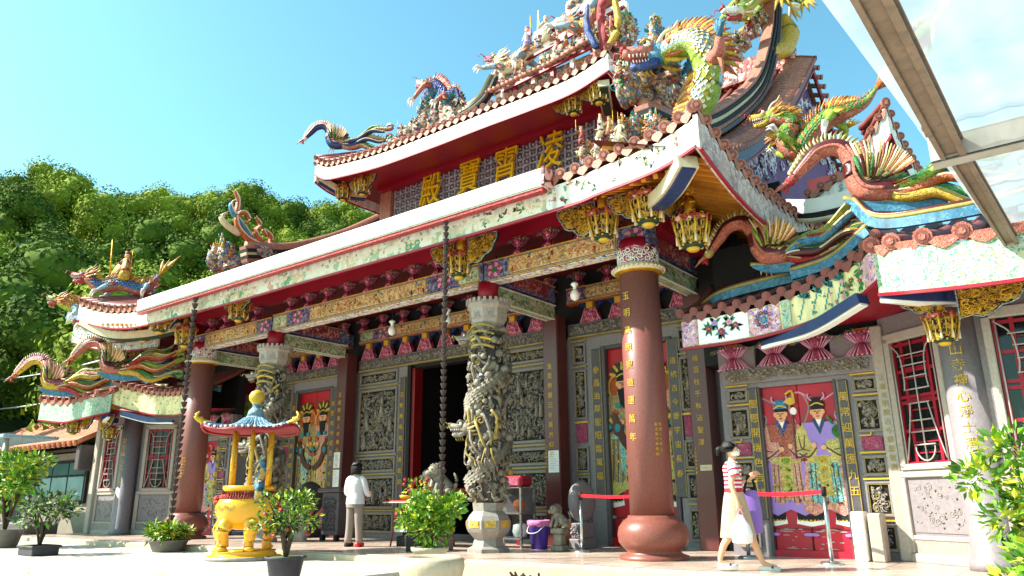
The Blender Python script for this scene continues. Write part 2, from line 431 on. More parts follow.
def thing(name, loc, label, cat, group=None, rz=0):
    o = bpy.data.objects.new(name, None); COL.objects.link(o); o.location = loc; o.rotation_euler = (0, 0, rz)
    o.empty_display_size = .1
    return tag(o, label, cat, group)
def put(src, parent, loc, rz=0, s=1, name=None):
    """copy a part (with its own children) to a world place inside parent"""
    c = src.copy(); COL.objects.link(c); c.parent = parent
    c.location = V(loc)-wl(parent); c.rotation_euler = (0, 0, rz)
    c.scale = (s, s, s) if not hasattr(s, '__len__') else s
    for ch in src.children:
        d = ch.copy(); COL.objects.link(d); d.parent = c
    return c
def dup(root, loc, rz=0, label=None, s=None):
    r = root.copy(); COL.objects.link(r); r.location = loc; r.rotation_euler = (0, 0, rz)
    if s: r.scale = (s, s, s) if not hasattr(s, '__len__') else s
    if label: r['label'] = label
    for ch in root.children:
        c = ch.copy(); COL.objects.link(c); c.parent = r
        for g in ch.children:
            d = g.copy(); COL.objects.link(d); d.parent = c
    return r
def hide_proto(o):
    for ch in list(o.children): hide_proto(ch)
    bpy.data.objects.remove(o)

# ---------------------------------------------------------------- lettering
_gl = {}
def glyph(ch):
    if ch in _gl: return _gl[ch]
    cu = bpy.data.curves.new('t', 'FONT'); cu.body = ch; cu.size = 1; cu.extrude = .02; cu.resolution_u = 3
    ob = bpy.data.objects.new('t', cu); COL.objects.link(ob)
    dg = bpy.context.evaluated_depsgraph_get(); me = bpy.data.meshes.new_from_object(ob.evaluated_get(dg))
    vs = [tuple(v.co) for v in me.vertices]; fs = [list(p.vertices) for p in me.polygons]
    bpy.data.objects.remove(ob); bpy.data.curves.remove(cu); bpy.data.meshes.remove(me)
    if vs:
        x0 = min(p[0] for p in vs); x1 = max(p[0] for p in vs); y0 = min(p[1] for p in vs); y1 = max(p[1] for p in vs)
        h = max(y1-y0, x1-x0, 1e-3)
        vs = [((p[0]-(x0+x1)/2)/h, (p[1]-(y0+y1)/2)/h, p[2]) for p in vs]
    _gl[ch] = (vs, fs); return _gl[ch]
def vtext(mb, txt, x, y, ztop, size, step, mat, depth=.01, rz=0, wide=1.0):
    """characters one below another on a wall facing -y (rz turns it)"""
    for i, ch in enumerate(txt):
        vs, fs = glyph(ch)
        T = Mx.Translation(V((x, y, ztop-i*step))) @ Mx.Rotation(rz, 4, 'Z')
        mb.add([(p[0]*size*wide, -depth*(.5+p[2]/.04), p[1]*size) for p in vs], fs, mat, False, T)
def ctext(mb, txt, cx, cy, r, ang, ztop, size, step, mat):
    """characters wrapped on a round column; ang is the outward direction"""
    for i, ch in enumerate(txt):
        vs, fs = glyph(ch); out = []
        for p in vs:
            a = ang+p[0]*size/r; rr = r+.004+(.006 if p[2] > 0 else 0)
            out.append((cx+rr*cos(a), cy+rr*sin(a), ztop-i*step+p[1]*size))
        mb.add(out, fs, mat)
# ---------------------------------------------------------------- ornament builders
def relief(mb, x0, z0, x1, z1, y, mat='stonecarve', dens=1.0, seed=1, d=.05, acc=None, fig=False):
    """high relief carving filling a rectangle of a wall that faces -y; curls, stems, leaves and bosses over a sunk field"""
    r = random.Random(seed); w, h = x1-x0, z1-z0
    n = int(w*h*330*dens)+6
    for i in range(n):
        s = r.uniform(.035, .075); x = r.uniform(x0+s*.8, x1-s*.8); z = r.uniform(z0+s*.8, z1-s*.8)
        if x1-x0 < s*2: x = (x0+x1)/2
        m = acc if (acc and r.random() < .12) else mat
        st = r.choice((CURL, CURL2, CURL3, CURL3, PETAL))
        T = TRS((x, y-.012-r.random()*d*.5, z), (pi/2+r.uniform(-.3, .3), r.uniform(0, 6.28), 0), s)
        T = Mx.Translation(V((x, y-.008-r.random()*d*.45, z))) @ Mx.Rotation(r.uniform(0, 6.28), 4, 'Y') @ Mx.Rotation(pi/2, 4, 'X') @ Mx.Diagonal(V((s, s, s*.9))).to_4x4()
        mb.stamp(st, m, T, st is not PETAL)
    for i in range(int(n*.35)):
        s = r.uniform(.014, .04); mb.stamp(ICO, mat, TRS((r.uniform(x0+.03, x1-.03), y-.015-r.random()*d*.6, r.uniform(z0+.03, z1-.03)), (r.random()*6, 0, r.random()*6), (s, s*.7, s*1.3)), True)
    if fig:   # small carved figures standing among the scrolls
        for k in range(max(1, int(w*h*5))):
            hh = min(h*.6, r.uniform(.3, .5)); fx = r.uniform(x0+hh*.2, max(x0+hh*.21, x1-hh*.2)); b = r.uniform(z0+.02, max(z0+.03, z1-hh))
            mb.tube([(fx, y-.03, b), (fx+.02, y-.06, b+hh*.4), (fx-.01, y-.06, b+hh*.72)], [hh*.13, hh*.1, hh*.07], mat, 8)
            mb.ball((fx, y-.07, b+hh*.82), hh*.065, mat)
            mb.ball((fx, y-.06, b+hh*.89), (hh*.05, hh*.04, hh*.05), mat)
            mb.tube([(fx-hh*.1, y-.05, b+hh*.68), (fx-hh*.16, y-.08, b+hh*.5), (fx-hh*.05, y-.1, b+hh*.48)], hh*.03, mat, 6)
            mb.tube([(fx+hh*.08, y-.05, b+hh*.68), (fx+hh*.17, y-.08, b+hh*.55), (fx+hh*.14, y-.09, b+hh*.75)], hh*.03, mat, 6)
def framed_panel(mb, x0, z0, x1, z1, y, frame='stonegrey', line='goldline', b=.05, field='dark'):
    """raised moulding with a thin gilt line and a sunk dark field"""
    for (a, c, e, g) in ((x0, z0, x1, z0+b), (x0, z1-b, x1, z1), (x0, z0+b, x0+b, z1-b), (x1-b, z0+b, x1, z1-b)):
        mb.bbox(a, y-.05, c, e, y+.02, g, frame, .008)
    i = b+.009
    for (a, c, e, g) in ((x0+b, z0+b, x1-b, z0+i), (x0+b, z1-i, x1-b, z1-b), (x0+b, z0+i, x0+i, z1-i), (x1-i, z0+i, x1-b, z1-i)):
        mb.box(a, y-.04, c, e, y+.02, g, line)
    mb.box(x0+i, y-.004, z0+i, x1-i, y+.02, z1-i, field)
def cluster(mb, c, size, n, seed, pal, fig=3, s0=.05, s1=.12):
    """ceramic cut-and-paste ornament: petals, leaves and scrolls packed on a mound, with little robed figures (each its own part of the hall)"""
    r = random.Random(seed); c = V(c)
    B = []
    for i in range(9):
        u = (i+.5)/9-.5; q = (c+V((u*.95*size[0], r.uniform(-.2, .2)*size[1], size[2]*r.uniform(.05, .42)*(1-abs(u)))), V((size[0]*.13, size[1]*.24, size[2]*.24))*r.uniform(.8, 1.15))
        B.append(q); mb.ball(q[0], tuple(q[1]), 'ceramicmix')
    mb.box(c.x-size[0]*.5, c.y-size[1]*.15, c.z-.05, c.x+size[0]*.5, c.y+size[1]*.15, c.z+.06, 'ceramicmix')
    for i in range(int(n*1.5)):
        q = r.choice(B); a, ct = r.random()*6.283, r.uniform(-.4, 1); st_ = math.sqrt(1-ct*ct); d = V((st_*cos(a), st_*sin(a), ct)); p = q[0]+V((d.x*q[1].x, d.y*q[1].y, d.z*q[1].z))
        s = r.uniform(s0, s1)*.85; m = r.choice(pal); st = r.choice((PETAL, PETAL, PETAL, CURL3, CURL2, ICO, CURL))
        if st is ICO: s *= .45
        mb.stamp(st, m, aim(p-d*s*.2, (d+V((r.uniform(-.7, .7), r.uniform(-.7, .7), r.uniform(-.3, .9)))), (r.uniform(-1, 1), 0, 1), s), st is not PETAL)
    for i in range(fig):
        q = r.choice(B); p = q[0]+V((0, -q[1].y*.8, q[1].z*r.uniform(-.2, .6)))
        m2 = MB(); statuette(m2, p, r.uniform(.3, .42), r, pal); m2.build('ceramic_figure', hall)
def statuette(mb, p, h, r, pal=None):
    pal = pal or ['white', 'red', 'teal', 'yellow', 'blue', 'pink']
    a, b = r.choice(pal), r.choice(pal); w = r.random()*6.28; dx, dy = cos(w), sin(w)
    x, y, z = p
    mb.tube([(x-.02*dx, y, z), (x, y, z+h*.35), (x, y, z+h*.72)], [h*.2, h*.13, h*.1], a, 8)
    mb.ball((x, y, z+h*.83), h*.09, 'paintskin', hi=False)
    mb.ball((x, y, z+h*.93), (h*.09, h*.09, h*.06), b, hi=False)
    for sd in (-1, 1):
        e = V((x+sd*dx*h*.22, y+sd*dy*h*.22-.05*h, z+h*r.uniform(.45, .85)))
        mb.tube([(x+sd*dx*h*.08, y+sd*dy*h*.08, z+h*.68), (x+sd*dx*h*.2, y+sd*dy*h*.2, z+h*.55), e], [h*.07, h*.05, h*.03], b, 6)
    if r.random() < .5: mb.tube([e-V((0, 0, h*.3)), e+V((0, 0, h*.5))], h*.015, 'gold', 4)
    mb.lathe([(h*.14, h*.3), (h*.16, h*.34), (h*.13, h*.4)], b, p, 8)

def lotus(name, parent, kind='front'):
    """carved lotus bracket 0.5 wide 0.44 high on z=0. front: dark waisted bracket edged in pink; rear: flared patterned foot under a gilt block; wing: bright pink petals"""
    mb = MB(); wing_ = kind == 'wing'
    if kind == 'rear':
        mb.poly([(-.25, 0), (.25, 0), (.2, .1), (.13, .3), (-.13, .3), (-.2, .1)], .06, .16, 'redpattern')
        mb.box(-.08, -.14, .3, .08, .06, .43, 'goldpaint')
        for sd in (-1, 1):
            mb.poly([(sd*.34, .44), (sd*.1, .44), (sd*.13, .3), (sd*.24, .36)], .05, .1, 'navy'); mb.stamp(CURL, 'blue', Mx.Translation(V((sd*.2, -.07, .38))) @ Mx.Rotation(pi/2, 4, 'X') @ Mx.Diagonal(V((.06, .06, .06))).to_4x4(), True)
            mb.tube([(sd*.25, -.11, .0), (sd*.2, -.11, .1), (sd*.13, -.11, .3)], .012, 'lightpink', 4)
        for q in range(9):
            for j in range(3): mb.stamp(PETAL, 'pink' if (q+j) % 2 else 'lightpink', Mx.Translation(V((-.19+.047*q*(1-.1*j)+.02*j, -.1, .05+.085*j))) @ Mx.Rotation(pi/2*(q % 3), 4, 'Y') @ Mx.Rotation(pi/2, 4, 'X') @ Mx.Diagonal(V((.035, .03, .03))).to_4x4())
        return mb.build(name, parent, local=True)
    body = 'pink' if wing_ else 'redpattern'; rim = 'lightpink' if wing_ else 'pink'
    for (z0, z1, r0, r1) in ((0, .2, .2, .08), (.2, .36, .08, .2)): mb.tube([(0, 0, z0), (0, 0, (z0+z1)/2), (0, 0, z1)], [r0*.9, (r0+r1)*.4, r1*.9], body, 12, flat=.62, up=(0, 1, 0))
    np_ = 13 if wing_ else 9
    for q in range(np_):
        a = pi+q/(np_-1)*pi
        for (z0, z1, r0, r1) in ((.0, .2, .23, .085), (.2, .37, .085, .22)):
            p0 = V((r0*cos(a), r0*.6*sin(a), z0)); p1 = V((r1*cos(a), r1*.6*sin(a), z1)); m = (p0+p1)/2*1.0; m.z = (z0+z1)/2; t_ = .009 if wing_ else .010
            mb.tube([p0, m*1.02, p1], [t_*1.2 if z0 < .1 else t_*.6, t_, t_*.6 if z0 < .1 else t_*1.2], rim, 5)
            mb.ball(p0 if z0 < .1 else p1, (.02, .02, .026), rim if wing_ else body, hi=False)
    mb.box(-.09, -.1, .36, .09, .08, .44, 'orange' if wing_ else 'carvegold')
    for sd in (-1, 1):
        for q in range(5): mb.stamp(CURL, ('teal', 'goldline', 'darkgreen')[q % 3] if wing_ else ('carvegold', 'navy', 'teal')[q % 3], Mx.Translation(V((sd*(.1+.045*q), -.09, .41-.02*q))) @ Mx.Rotation(pi/2, 4, 'X') @ Mx.Rotation(q*1.3, 4, 'Z') @ Mx.Diagonal(V((.045, .045, .045))).to_4x4(), True)
    return mb.build(name, parent, local=True)
def lantern_post(name, parent, r=.24, h=.42):
    """gilt flower-basket pendant that ends a hanging bracket post: eight windowed sides, frilled rim, white tassels, boss below; hangs from z=0"""
    mb = MB()
    mb.lathe([(.07, .2), (.07, 0)], 'carvegold', k=8)
    mb.lathe([(r*.75, 0), (r*1.1, -.04), (r*1.12, -.08), (r*.95, -.1)], 'redcarve', k=8, smooth=False)
    mb.lathe([(r*.93, -.1), (r*.62, -h)], 'carvegold', k=8, smooth=False)
    mb.lathe([(r*.66, -h), (r*.7, -h-.015), (r*.5, -h-.04), (r*.2, -h-.05)], 'darkgreen', k=8, smooth=False)
    mb.lathe([(r*.36, -h-.04), (r*.4, -h-.06), (r*.28, -h-.09), (.02, -h-.1)], 'goldpaint', k=12)
    for i in range(8):
        a = (i+.5)/8*2*pi; n = V((cos(a), sin(a), 0))
        for zz, rr, w in ((-.17, .9, .06), (-.3, .74, .045)):
            T = Mx.Translation(n*(r*rr*.98)+V((0, 0, zz))) @ Mx.Rotation(a, 4, 'Z')
            mb.stamp(BOX, 'dark', T @ Mx.Diagonal(V((.03, w, .05))).to_4x4())
            mb.stamp(BOX, 'goldpaint', T @ Mx.Translation(V((.014, 0, 0))) @ Mx.Diagonal(V((.012, w*.3, .06))).to_4x4())
        b = i/8*2*pi; m = V((cos(b), sin(b), 0))
        mb.tube([m*r*1.05+V((0, 0, -.06)), m*r*.98+V((0, 0, -.2)), m*r*.72+V((0, 0, -h))], .016, 'goldpaint', 5)
        mb.tube([m*r*.93+V((0, 0, -h*.7)), m*r*.9+V((0, 0, -h*.85)), m*r*.88+V((0, 0, -h*1.02))], [.008, .016, .02], 'cream', 5)
        mb.stamp(CURL2, 'gold', Mx.Translation(n*r*1.12+V((0, 0, -.05))) @ Mx.Rotation(a+pi/2, 4, 'Z') @ Mx.Rotation(pi/2, 4, 'X') @ Mx.Diagonal(V((.05, .05, .05))).to_4x4(), True)
        mb.ball(m*r*1.12+V((0, 0, -.03)), .022, 'red', hi=False)
        mb.ball(n*r*.66+V((0, 0, -h-.01)), .018, 'goldpaint', hi=False)
    rr_ = random.Random(4)
    for i in range(150):
        a = rr_.random()*6.283; zz = -.1-rr_.random()*(h-.1); q = r*(.93-.31*(-zz-.1)/(h-.1)); s_ = rr_.uniform(.012, .03)
        mb.stamp(rr_.choice((PETAL, CURL3, CURL2)), rr_.choice(('goldpaint', 'gold', 'carvegold', 'gold', 'redcarve')), Mx.Translation(V((q*cos(a), q*sin(a), zz))) @ Mx.Rotation(a+pi/2, 4, 'Z') @ Mx.Rotation(pi/2, 4, 'X') @ Mx.Rotation(rr_.random()*6, 4, 'Z') @ Mx.Diagonal(V((s_, s_, s_))).to_4x4())
    return mb.build(name, parent, local=True)
def wing_bracket(name, parent, w=.6, h=.45, seed=3):
    """fan-shaped gilt fretwork board (a bracket cheek), square edge at x=0, front face -y"""
    mb = MB(); N_ = 10
    pts = [(0, 0), (0, -h)]+[(w*sin(t/N_*pi/2), -h*cos(t/N_*pi/2)*(1-.08*sin(t*1.9))) for t in range(1, N_)]+[(w, -h*.18), (w, 0)]
    mb.poly(pts, .03, .04, 'dark'); mb.poly([(p[0]*.97+.008, p[1]*.95-.01) for p in pts], -.01, .004, 'carvegold')
    out = [(p[0], -.03, p[1]) for p in pts]+[(0, -.03, 0)]
    mb.tube(out, .008, 'paleblue', 4, smooth=False)
    r = random.Random(seed)
    k = 0
    while k < 110:
        x, z = r.uniform(.04, w-.03), -r.uniform(.03, h-.03)
        if (x/w)**2+(z/h)**2 > .86: continue
        k += 1; s = r.uniform(.03, .065)
        mb.stamp(r.choice((CURL, CURL2, CURL3, PETAL)), r.choice(('gold', 'goldpaint', 'goldpaint', 'carvegold')), Mx.Translation(V((x, -.04-r.random()*.03, z))) @ Mx.Rotation(r.uniform(0, 6.28), 4, 'Y') @ Mx.Rotation(pi/2, 4, 'X') @ Mx.Diagonal(V((s, s, s))).to_4x4(), True)
    return mb.build(name, parent, local=True)
def gold_figure(name, parent, h=.5):
    """small gilt carved immortal standing on a bracket"""
    mb = MB(); r = random.Random(5)
    mb.tube([(0, 0, 0), (.02, -.02, h*.4), (0, 0, h*.75)], [h*.2, h*.17, h*.13], 'gold', 8)
    mb.ball((0, -.02, h*.86), h*.1, 'gold'); mb.ball((0, 0, h*.98), (h*.08, h*.08, h*.1), 'goldpaint')
    for sd in (-1, 1): mb.tube([(sd*h*.12, 0, h*.7), (sd*h*.28, -.03, h*.5), (sd*h*.1, -.1, h*.5)], [h*.07, h*.05, h*.04], 'gold', 6)
    for i in range(14):
        mb.stamp(r.choice((CURL2, PETAL, CURL3)), r.choice(('gold', 'goldpaint', 'red')), TRS((r.uniform(-.14, .14), r.uniform(-.12, -.02), r.uniform(0, h)), (r.random()*6, r.random()*6, 0), .07), True)
    return mb.build(name, parent, local=True)

# ---------------------------------------------------------------- beasts (local frame: faces +x, up +z)
def loc_T(o, loc, fwd, s, up=(0, 0, 1)):
    T = aim(loc, fwd, up, s); return T
def phoenix(label, loc, fwd, s, seed=1, cols=None, group=None, up=(0, 0, 1), neck=('maroon', 'salmon', 'cream'), fringe='yellow', boat=True):
    root = thing('phoenix_figure', loc, label, 'phoenix figure', group)
    T = aim(loc, fwd, up, s); r = random.Random(seed); cols = cols or ['green', 'yellow', 'red', 'navy', 'lime', 'pink']
    mb = MB(); mb.T = T
    P = spline([(-.5, 0, .1), (-.25, 0, .1), (.0, 0, .14), (.12, 0, .32), (.16, 0, .56), (.32, 0, .76), (.56, 0, .74), (.74, 0, .56), (.88, 0, .4)], 7)
    rd = [.1, .15, .17, .15, .13, .12, .11, .09, .065]
    mb.tube(P, rd, neck[0], 12, mat2=neck[2])
    n = len(P)
    for off, m in ((.7, neck[1]), (-.7, neck[1]), (.95, neck[2]), (-.95, neck[2])):
        Q = []
        for i in range(8, n): rr = lerpl(rd, i/(n-1)); Q.append(P[i]+V((0, off*rr, -.1*rr)))
        mb.tube(Q, [.032, .028, .016], m, 6)
    for k in range(12, n):
        d = (P[min(k+1, n-1)]-P[k-1]).normalized(); n_ = V((-d.z, 0, d.x)); n_ = -n_ if (n_.x*(P[k].x-.42)+n_.z*(P[k].z-.4)) < 0 else n_
        rr = lerpl(rd, k/(n-1)); mb.tube([P[k]+n_*rr*.8, P[k]+n_*rr*1.5, P[k]+n_*rr*2.0-d*.03], [.028, .02, .004], fringe if k % 2 else 'cream', 4)
    for i in range(70):
        t = r.random(); p = P[int(t*20)]; a = r.uniform(.3, 2.84); mb.stamp(PETAL, r.choice((cols[0], 'cream', neck[1], 'goldline')), aim(p+V((0, cos(a)*.14, sin(a)*.1)), (-1, cos(a)*.4, .3), (0, 0, 1), (.1, .09, .06)))
    if boat:
        mb.tube(spline([(.25, 0, .0), (0, 0, -.1), (-.4, 0, -.14), (-.9, 0, -.12)], 5), [.04, .09, .1, .08], 'ceramicblue', 4, smooth=False, flat=.8); mb.tube(spline([(.28, 0, .04), (0, 0, -.02), (-.4, 0, -.06), (-.9, 0, -.05)], 5), .035, 'goldline', 5)
        mb.ball((-.05, -.1, .02), (.2, .05, .12), 'cream')
        for q in range(5): mb.stamp(CURL, 'dark', Mx.Translation(V((.08-.08*q, -.155, .04-.02*(q % 2)))) @ Mx.Rotation(pi/2, 4, 'X') @ Mx.Diagonal(V((.045, .045, .02))).to_4x4(), True)
    mb.build('body', root)
    mb = MB(); mb.T = T
    mb.ball((.92, 0, .36), (.1, .07, .075), neck[1], (0, .7, 0)); mb.tube([(.97, 0, .32), (1.08, 0, .26), (1.18, 0, .17)], [.05, .03, .006], 'salmon', 6); mb.tube([(.95, 0, .29), (1.05, 0, .2)], [.03, .008], 'red', 6)
    for sd in (-1, 1): mb.ball((.95, sd*.055, .38), .02, 'white', hi=False); mb.ball((.958, sd*.067, .382), .01, 'dark', hi=False); mb.ball((.98, sd*.03, .22), (.03, .02, .05), 'red', hi=False)
    for q in range(5): mb.tube([(.9, 0, .42), (.86-.05*q, 0, .54+.02*q), (.95-.1*q, 0, .62+.02*q)], [.03, .022, .006], cols[q % len(cols)], 5)
    mb.build('head', root)
    for sd in (-1, 1):
        mb = MB(); mb.T = T
        for q in range(22):
            a = R(66+q*5.2); L_ = .5-.008*q; b = V((.02-.015*q, sd*.13, .26)); tip = b+V((cos(a)*L_*.85+.03, sd*(.06+.012*q), sin(a)*L_))
            mb.tube([b, b.lerp(tip, .6)+V((-.02, 0, .02)), tip], [.022, .03, .014], ('salmon', 'cream', fringe)[q % 3], 6, flat=.4)
        for q in range(11):
            a = R(68+q*10); b = V((.02-.025*q, sd*.15, .26)); tip = b+V((cos(a)*.3, sd*.05, sin(a)*.3)); mb.tube([b, tip], [.036, .03], (cols[0], 'maroon', 'goldline')[q % 3], 6, flat=.5)
        mb.build('wing', root)
    k_ = 9
    for q in range(k_):
        mb = MB(); mb.T = T; m = cols[q % len(cols)]; ph = q*.28+seed; yy = ((q % 3)-1)*.07; ln = 1.2+.12*((q*5) % 3); top = .62-.1*q; pts = []
        for i in range(19): t = i/18; pts.append((-.3-ln*t, yy+.02*sin(5*t+ph), .1-.012*q+top*(t**.75)+.085*sin(t*8.2+ph)*min(1, t*2.5)))
        if q in (1, 4, 7):
            e = V(pts[-1])
            for a in range(1, 10): pts.append(tuple(e+V((-.12*sin(a*.62), 0, (.1 if q < 6 else -.08)*(1-cos(a*.62))))*(1-a*.035)))
        mb.tube(pts, [.055, .075, .07, .06, .045, .02], m, 6, flat=1.2)
        for dy in (-1, 1): mb.tube([(p[0], p[1]+dy*.06, p[2]+.02) for p in pts], [.016, .02, .012, .004], 'cream' if q % 2 else 'goldline', 4)
        mb.tube([(p[0], p[1], p[2]+.06) for p in pts], [.014, .02, .006], fringe if q % 2 else 'cream', 4)
        for i in range(5, 18, 2):
            p = V(pts[i]); mb.tube([p, p+V((-.1, r.uniform(-.06, .06), .13 if q < 5 else -.04))], [.025, .004], 'lime' if q % 3 else fringe, 4)
        mb.build('tail_feather', root)
    return root
def dragon_head(mb, T, s, c):
    old = mb.T; mb.T = T @ Mx.Diagonal(V((s, s, s, 1))) if False else T @ Mx.Scale(s, 4)
    mb.tube([(-.25, 0, 0), (.05, 0, .06), (.3, 0, .1)], [.24, .26, .2], c['head'], 10)
    mb.tube([(.2, 0, .12), (.5, 0, .12), (.78, 0, .18), (.86, 0, .2)], [.2, .16, .15, .09], c['snout'], 8, flat=1.2)
    mb.ball((.82, 0, .27), (.1, .16, .08), c['nose'])
    mb.tube([(.1, 0, -.12), (.4, 0, -.22), (.66, 0, -.22), (.74, 0, -.16)], [.13, .11, .09, .05], c['jaw'], 8, flat=1.3)
    mb.tube([(.2, 0, -.07), (.5, 0, -.1), (.72, 0, -.02)], [.06, .06, .02], 'red', 6, flat=1.6)
    for i in range(6):
        for sd in (-1, 1):
            mb.tube([(.32+i*.085, sd*.15, .04), (.33+i*.085, sd*.15, -.05)], [.022, .004], 'white', 5)
            mb.tube([(.32+i*.07, sd*.12, -.16), (.33+i*.07, sd*.12, -.08)], [.018, .004], 'white', 5)
    for sd in (-1, 1):
        mb.ball((.3, sd*.17, .24), .085, 'white'); mb.ball((.35, sd*.21, .26), .045, 'dark')
        mb.tube([(.2, sd*.12, .33), (.34, sd*.18, .38), (.46, sd*.16, .3)], [.05, .05, .02], c['brow'], 6)
        mb.tube(spline([(.05, sd*.12, .26), (-.12, sd*.2, .46), (-.35, sd*.22, .55), (-.5, sd*.2, .75)], 4), [.05, .04, .012], c['horn'], 6)
        mb.tube(spline([(.78, sd*.12, .2), (.98, sd*.25, .35), (1.05, sd*.35, .15), (1.2, sd*.4, .3)], 4), [.025, .018, .005], c['whisk'], 5)
        mb.tube([(.0, sd*.2, .1), (-.15, sd*.34, .15), (-.28, sd*.38, .22)], [.05, .06, .01], c['mane'], 5, flat=.5)
        for q in range(7):
            a = R(-60+q*28)
            mb.tube(spline([(-.05, sd*.2*abs(cos(a))+sd*.04, .18*sin(a)), (-.3, sd*(.3*abs(cos(a))+.06), .36*sin(a)+.05), (-.55, sd*(.3*abs(cos(a))+.1), .5*sin(a)+.16)], 4), [.07, .06, .008], c['mane'] if q % 2 else c['mane2'], 6, flat=.6)
    for q in range(4): mb.tube([(.3+.1*q, 0, -.28), (.28+.1*q, 0, -.42), (.2+.1*q, 0, -.5)], [.03, .02, .004], c['mane2'], 5)
    mb.T = old
DR = dict(head='blue', snout='white', nose='red', jaw='red', brow='yellow', horn='cream', whisk='red', mane='flame', mane2='yellow', back='paleblue', belly='cream', fin='flame', claw='white', leg='paleblue')
def dragon(label, pts, rad, hs, hd, pal=None, legs=(.25, .62), group=None, seed=1, fwd=None, up=(0, 0, 1), fins=1, ls=1.0):
    """pts: tail -> neck in world space; head joined at the last point looking along hd"""
    c = dict(DR); c.update(pal or {})
    P = spline(pts, 9); low = min(P, key=lambda p: p.z)
    root = thing('dragon_figure', tuple(low-V((0, 0, rad))), label, 'dragon figure', group)
    r = random.Random(seed); mb = MB(); n = len(P)
    rads = [rad*.18, rad*.6, rad, rad*1.05, rad*1.1, rad, rad*.8]
    mb.tube(P, rads, c['back'], 10, mat2=c['belly'])
    for i in range(1, n-1):        # overlapping scales
        d = (P[i+1]-P[i-1]).normalized(); u = V(up); a = u.cross(d)
        if a.length < .1: a = V((0, 1, 0))
        a.normalize(); b = d.cross(a); rr = lerpl(rads, i/(n-1))
        for j in range(9):
            t = R(-30+j*30+(15 if i % 2 else 0)); nn = a*cos(t)+b*sin(t)
            mb.stamp(PETAL, c.get('scale', c['back']) if (i+j) % 4 else c['mane2'], aim(P[i]+nn*rr*.9, -d+nn*.3, nn, (rr*.5, rr*.5, rr*.4)))
    mb.build('body', root)
    mb = MB()
    for i in range(2, n-1, fins):
        d = (P[i+1]-P[i-1]).normalized(); u = V(up); a = u.cross(d)
        if a.length < .1: a = V((0, 1, 0))
        a.normalize(); b = d.cross(a); rr = lerpl(rads, i/(n-1))
        mb.tube([P[i]+b*rr*.85, P[i]+b*rr*1.5-d*rr*.3, P[i]+b*rr*2.1-d*rr*.9], [rr*.35, rr*.25, rr*.03], c['fin'] if i % 2 else c['mane2'], 5, flat=.4)
    for q in range(7):             # tail tuft
        e = P[0]; d = (P[0]-P[3]).normalized(); a = V((r.uniform(-1, 1), r.uniform(-1, 1), r.uniform(-.6, 1)))
        mb.tube([e, e+d*rad*1.5+a*rad*.6, e+d*rad*3+a*rad*1.4], [rad*.3, rad*.35, rad*.03], c['mane'] if q % 2 else c['mane2'], 5, flat=.5)
    mb.build('fins', root)
    mb = MB(); dragon_head(mb, aim(P[-1], hd, up), hs, c); mb.build('head', root)
    for li, t in enumerate(legs):
        for sd in (-1, 1):
            i = int(t*(n-1)); d = (P[i+1]-P[i-1]).normalized(); a = V(up).cross(d).normalized()
            mb = MB(); p0 = P[i]+a*sd*rad*.6
            k = p0+a*sd*rad*1.5*ls-V(up)*rad*(.6 if li else .9)*ls+d*rad*(.4 if li else -.6)
            f = k+d*rad*1.9*ls*(1 if li else .2)+a*sd*rad*.7*ls-V(up)*rad*.9*ls
            mb.tube(spline([p0, k, f], 4), [rad*.7, rad*.5, rad*.42, rad*.32], c['leg'], 8)
            for q in range(4):
                w = (f-k).normalized(); e = a*(q-1.5)*.5
                g = f+(w+e).normalized()*rad*.9; mb.tube([f, g+V(up)*rad*.2, g+(w+e*.8).normalized()*rad*.6-V(up)*rad*.35], [rad*.2, rad*.17, rad*.02], c['claw'], 5)
            for q in range(4): mb.tube([k, k-d*rad*(1+.3*q)+V(up)*rad*(.8-.3*q)], [rad*.25, rad*.02], c['fin'], 4)
            mb.build('leg', root)
    return root
def leafy(mb, c, rr, n, s, mats, seed=1, hollow=.35):
    r = random.Random(seed); c = V(c)
    for i in range(n):
        a, t = r.random()*6.283, math.acos(r.uniform(-1, 1)); q = (hollow+(1-hollow)*r.random())**.6
        d = V((sin(t)*cos(a), sin(t)*sin(a), cos(t)))
        p = c+V((d.x*rr[0], d.y*rr[1], d.z*rr[2]))*q
        e = (d+V((r.uniform(-.8, .8), r.uniform(-.8, .8), r.uniform(-.5, .9)))).normalized()
        k = s*r.uniform(.6, 1.3)
        mb.stamp(LEAF, r.choice(mats), aim(p, e, (r.uniform(-1, 1), r.uniform(-1, 1), 1), (k, k, k)))
LEAF = ([(0, 0, 0), (.45, .26, .06), (1, 0, -.06), (.45, -.26, .06), (.45, 0, -.03)], [[0, 4, 1], [4, 2, 1], [0, 3, 4], [4, 3, 2]])
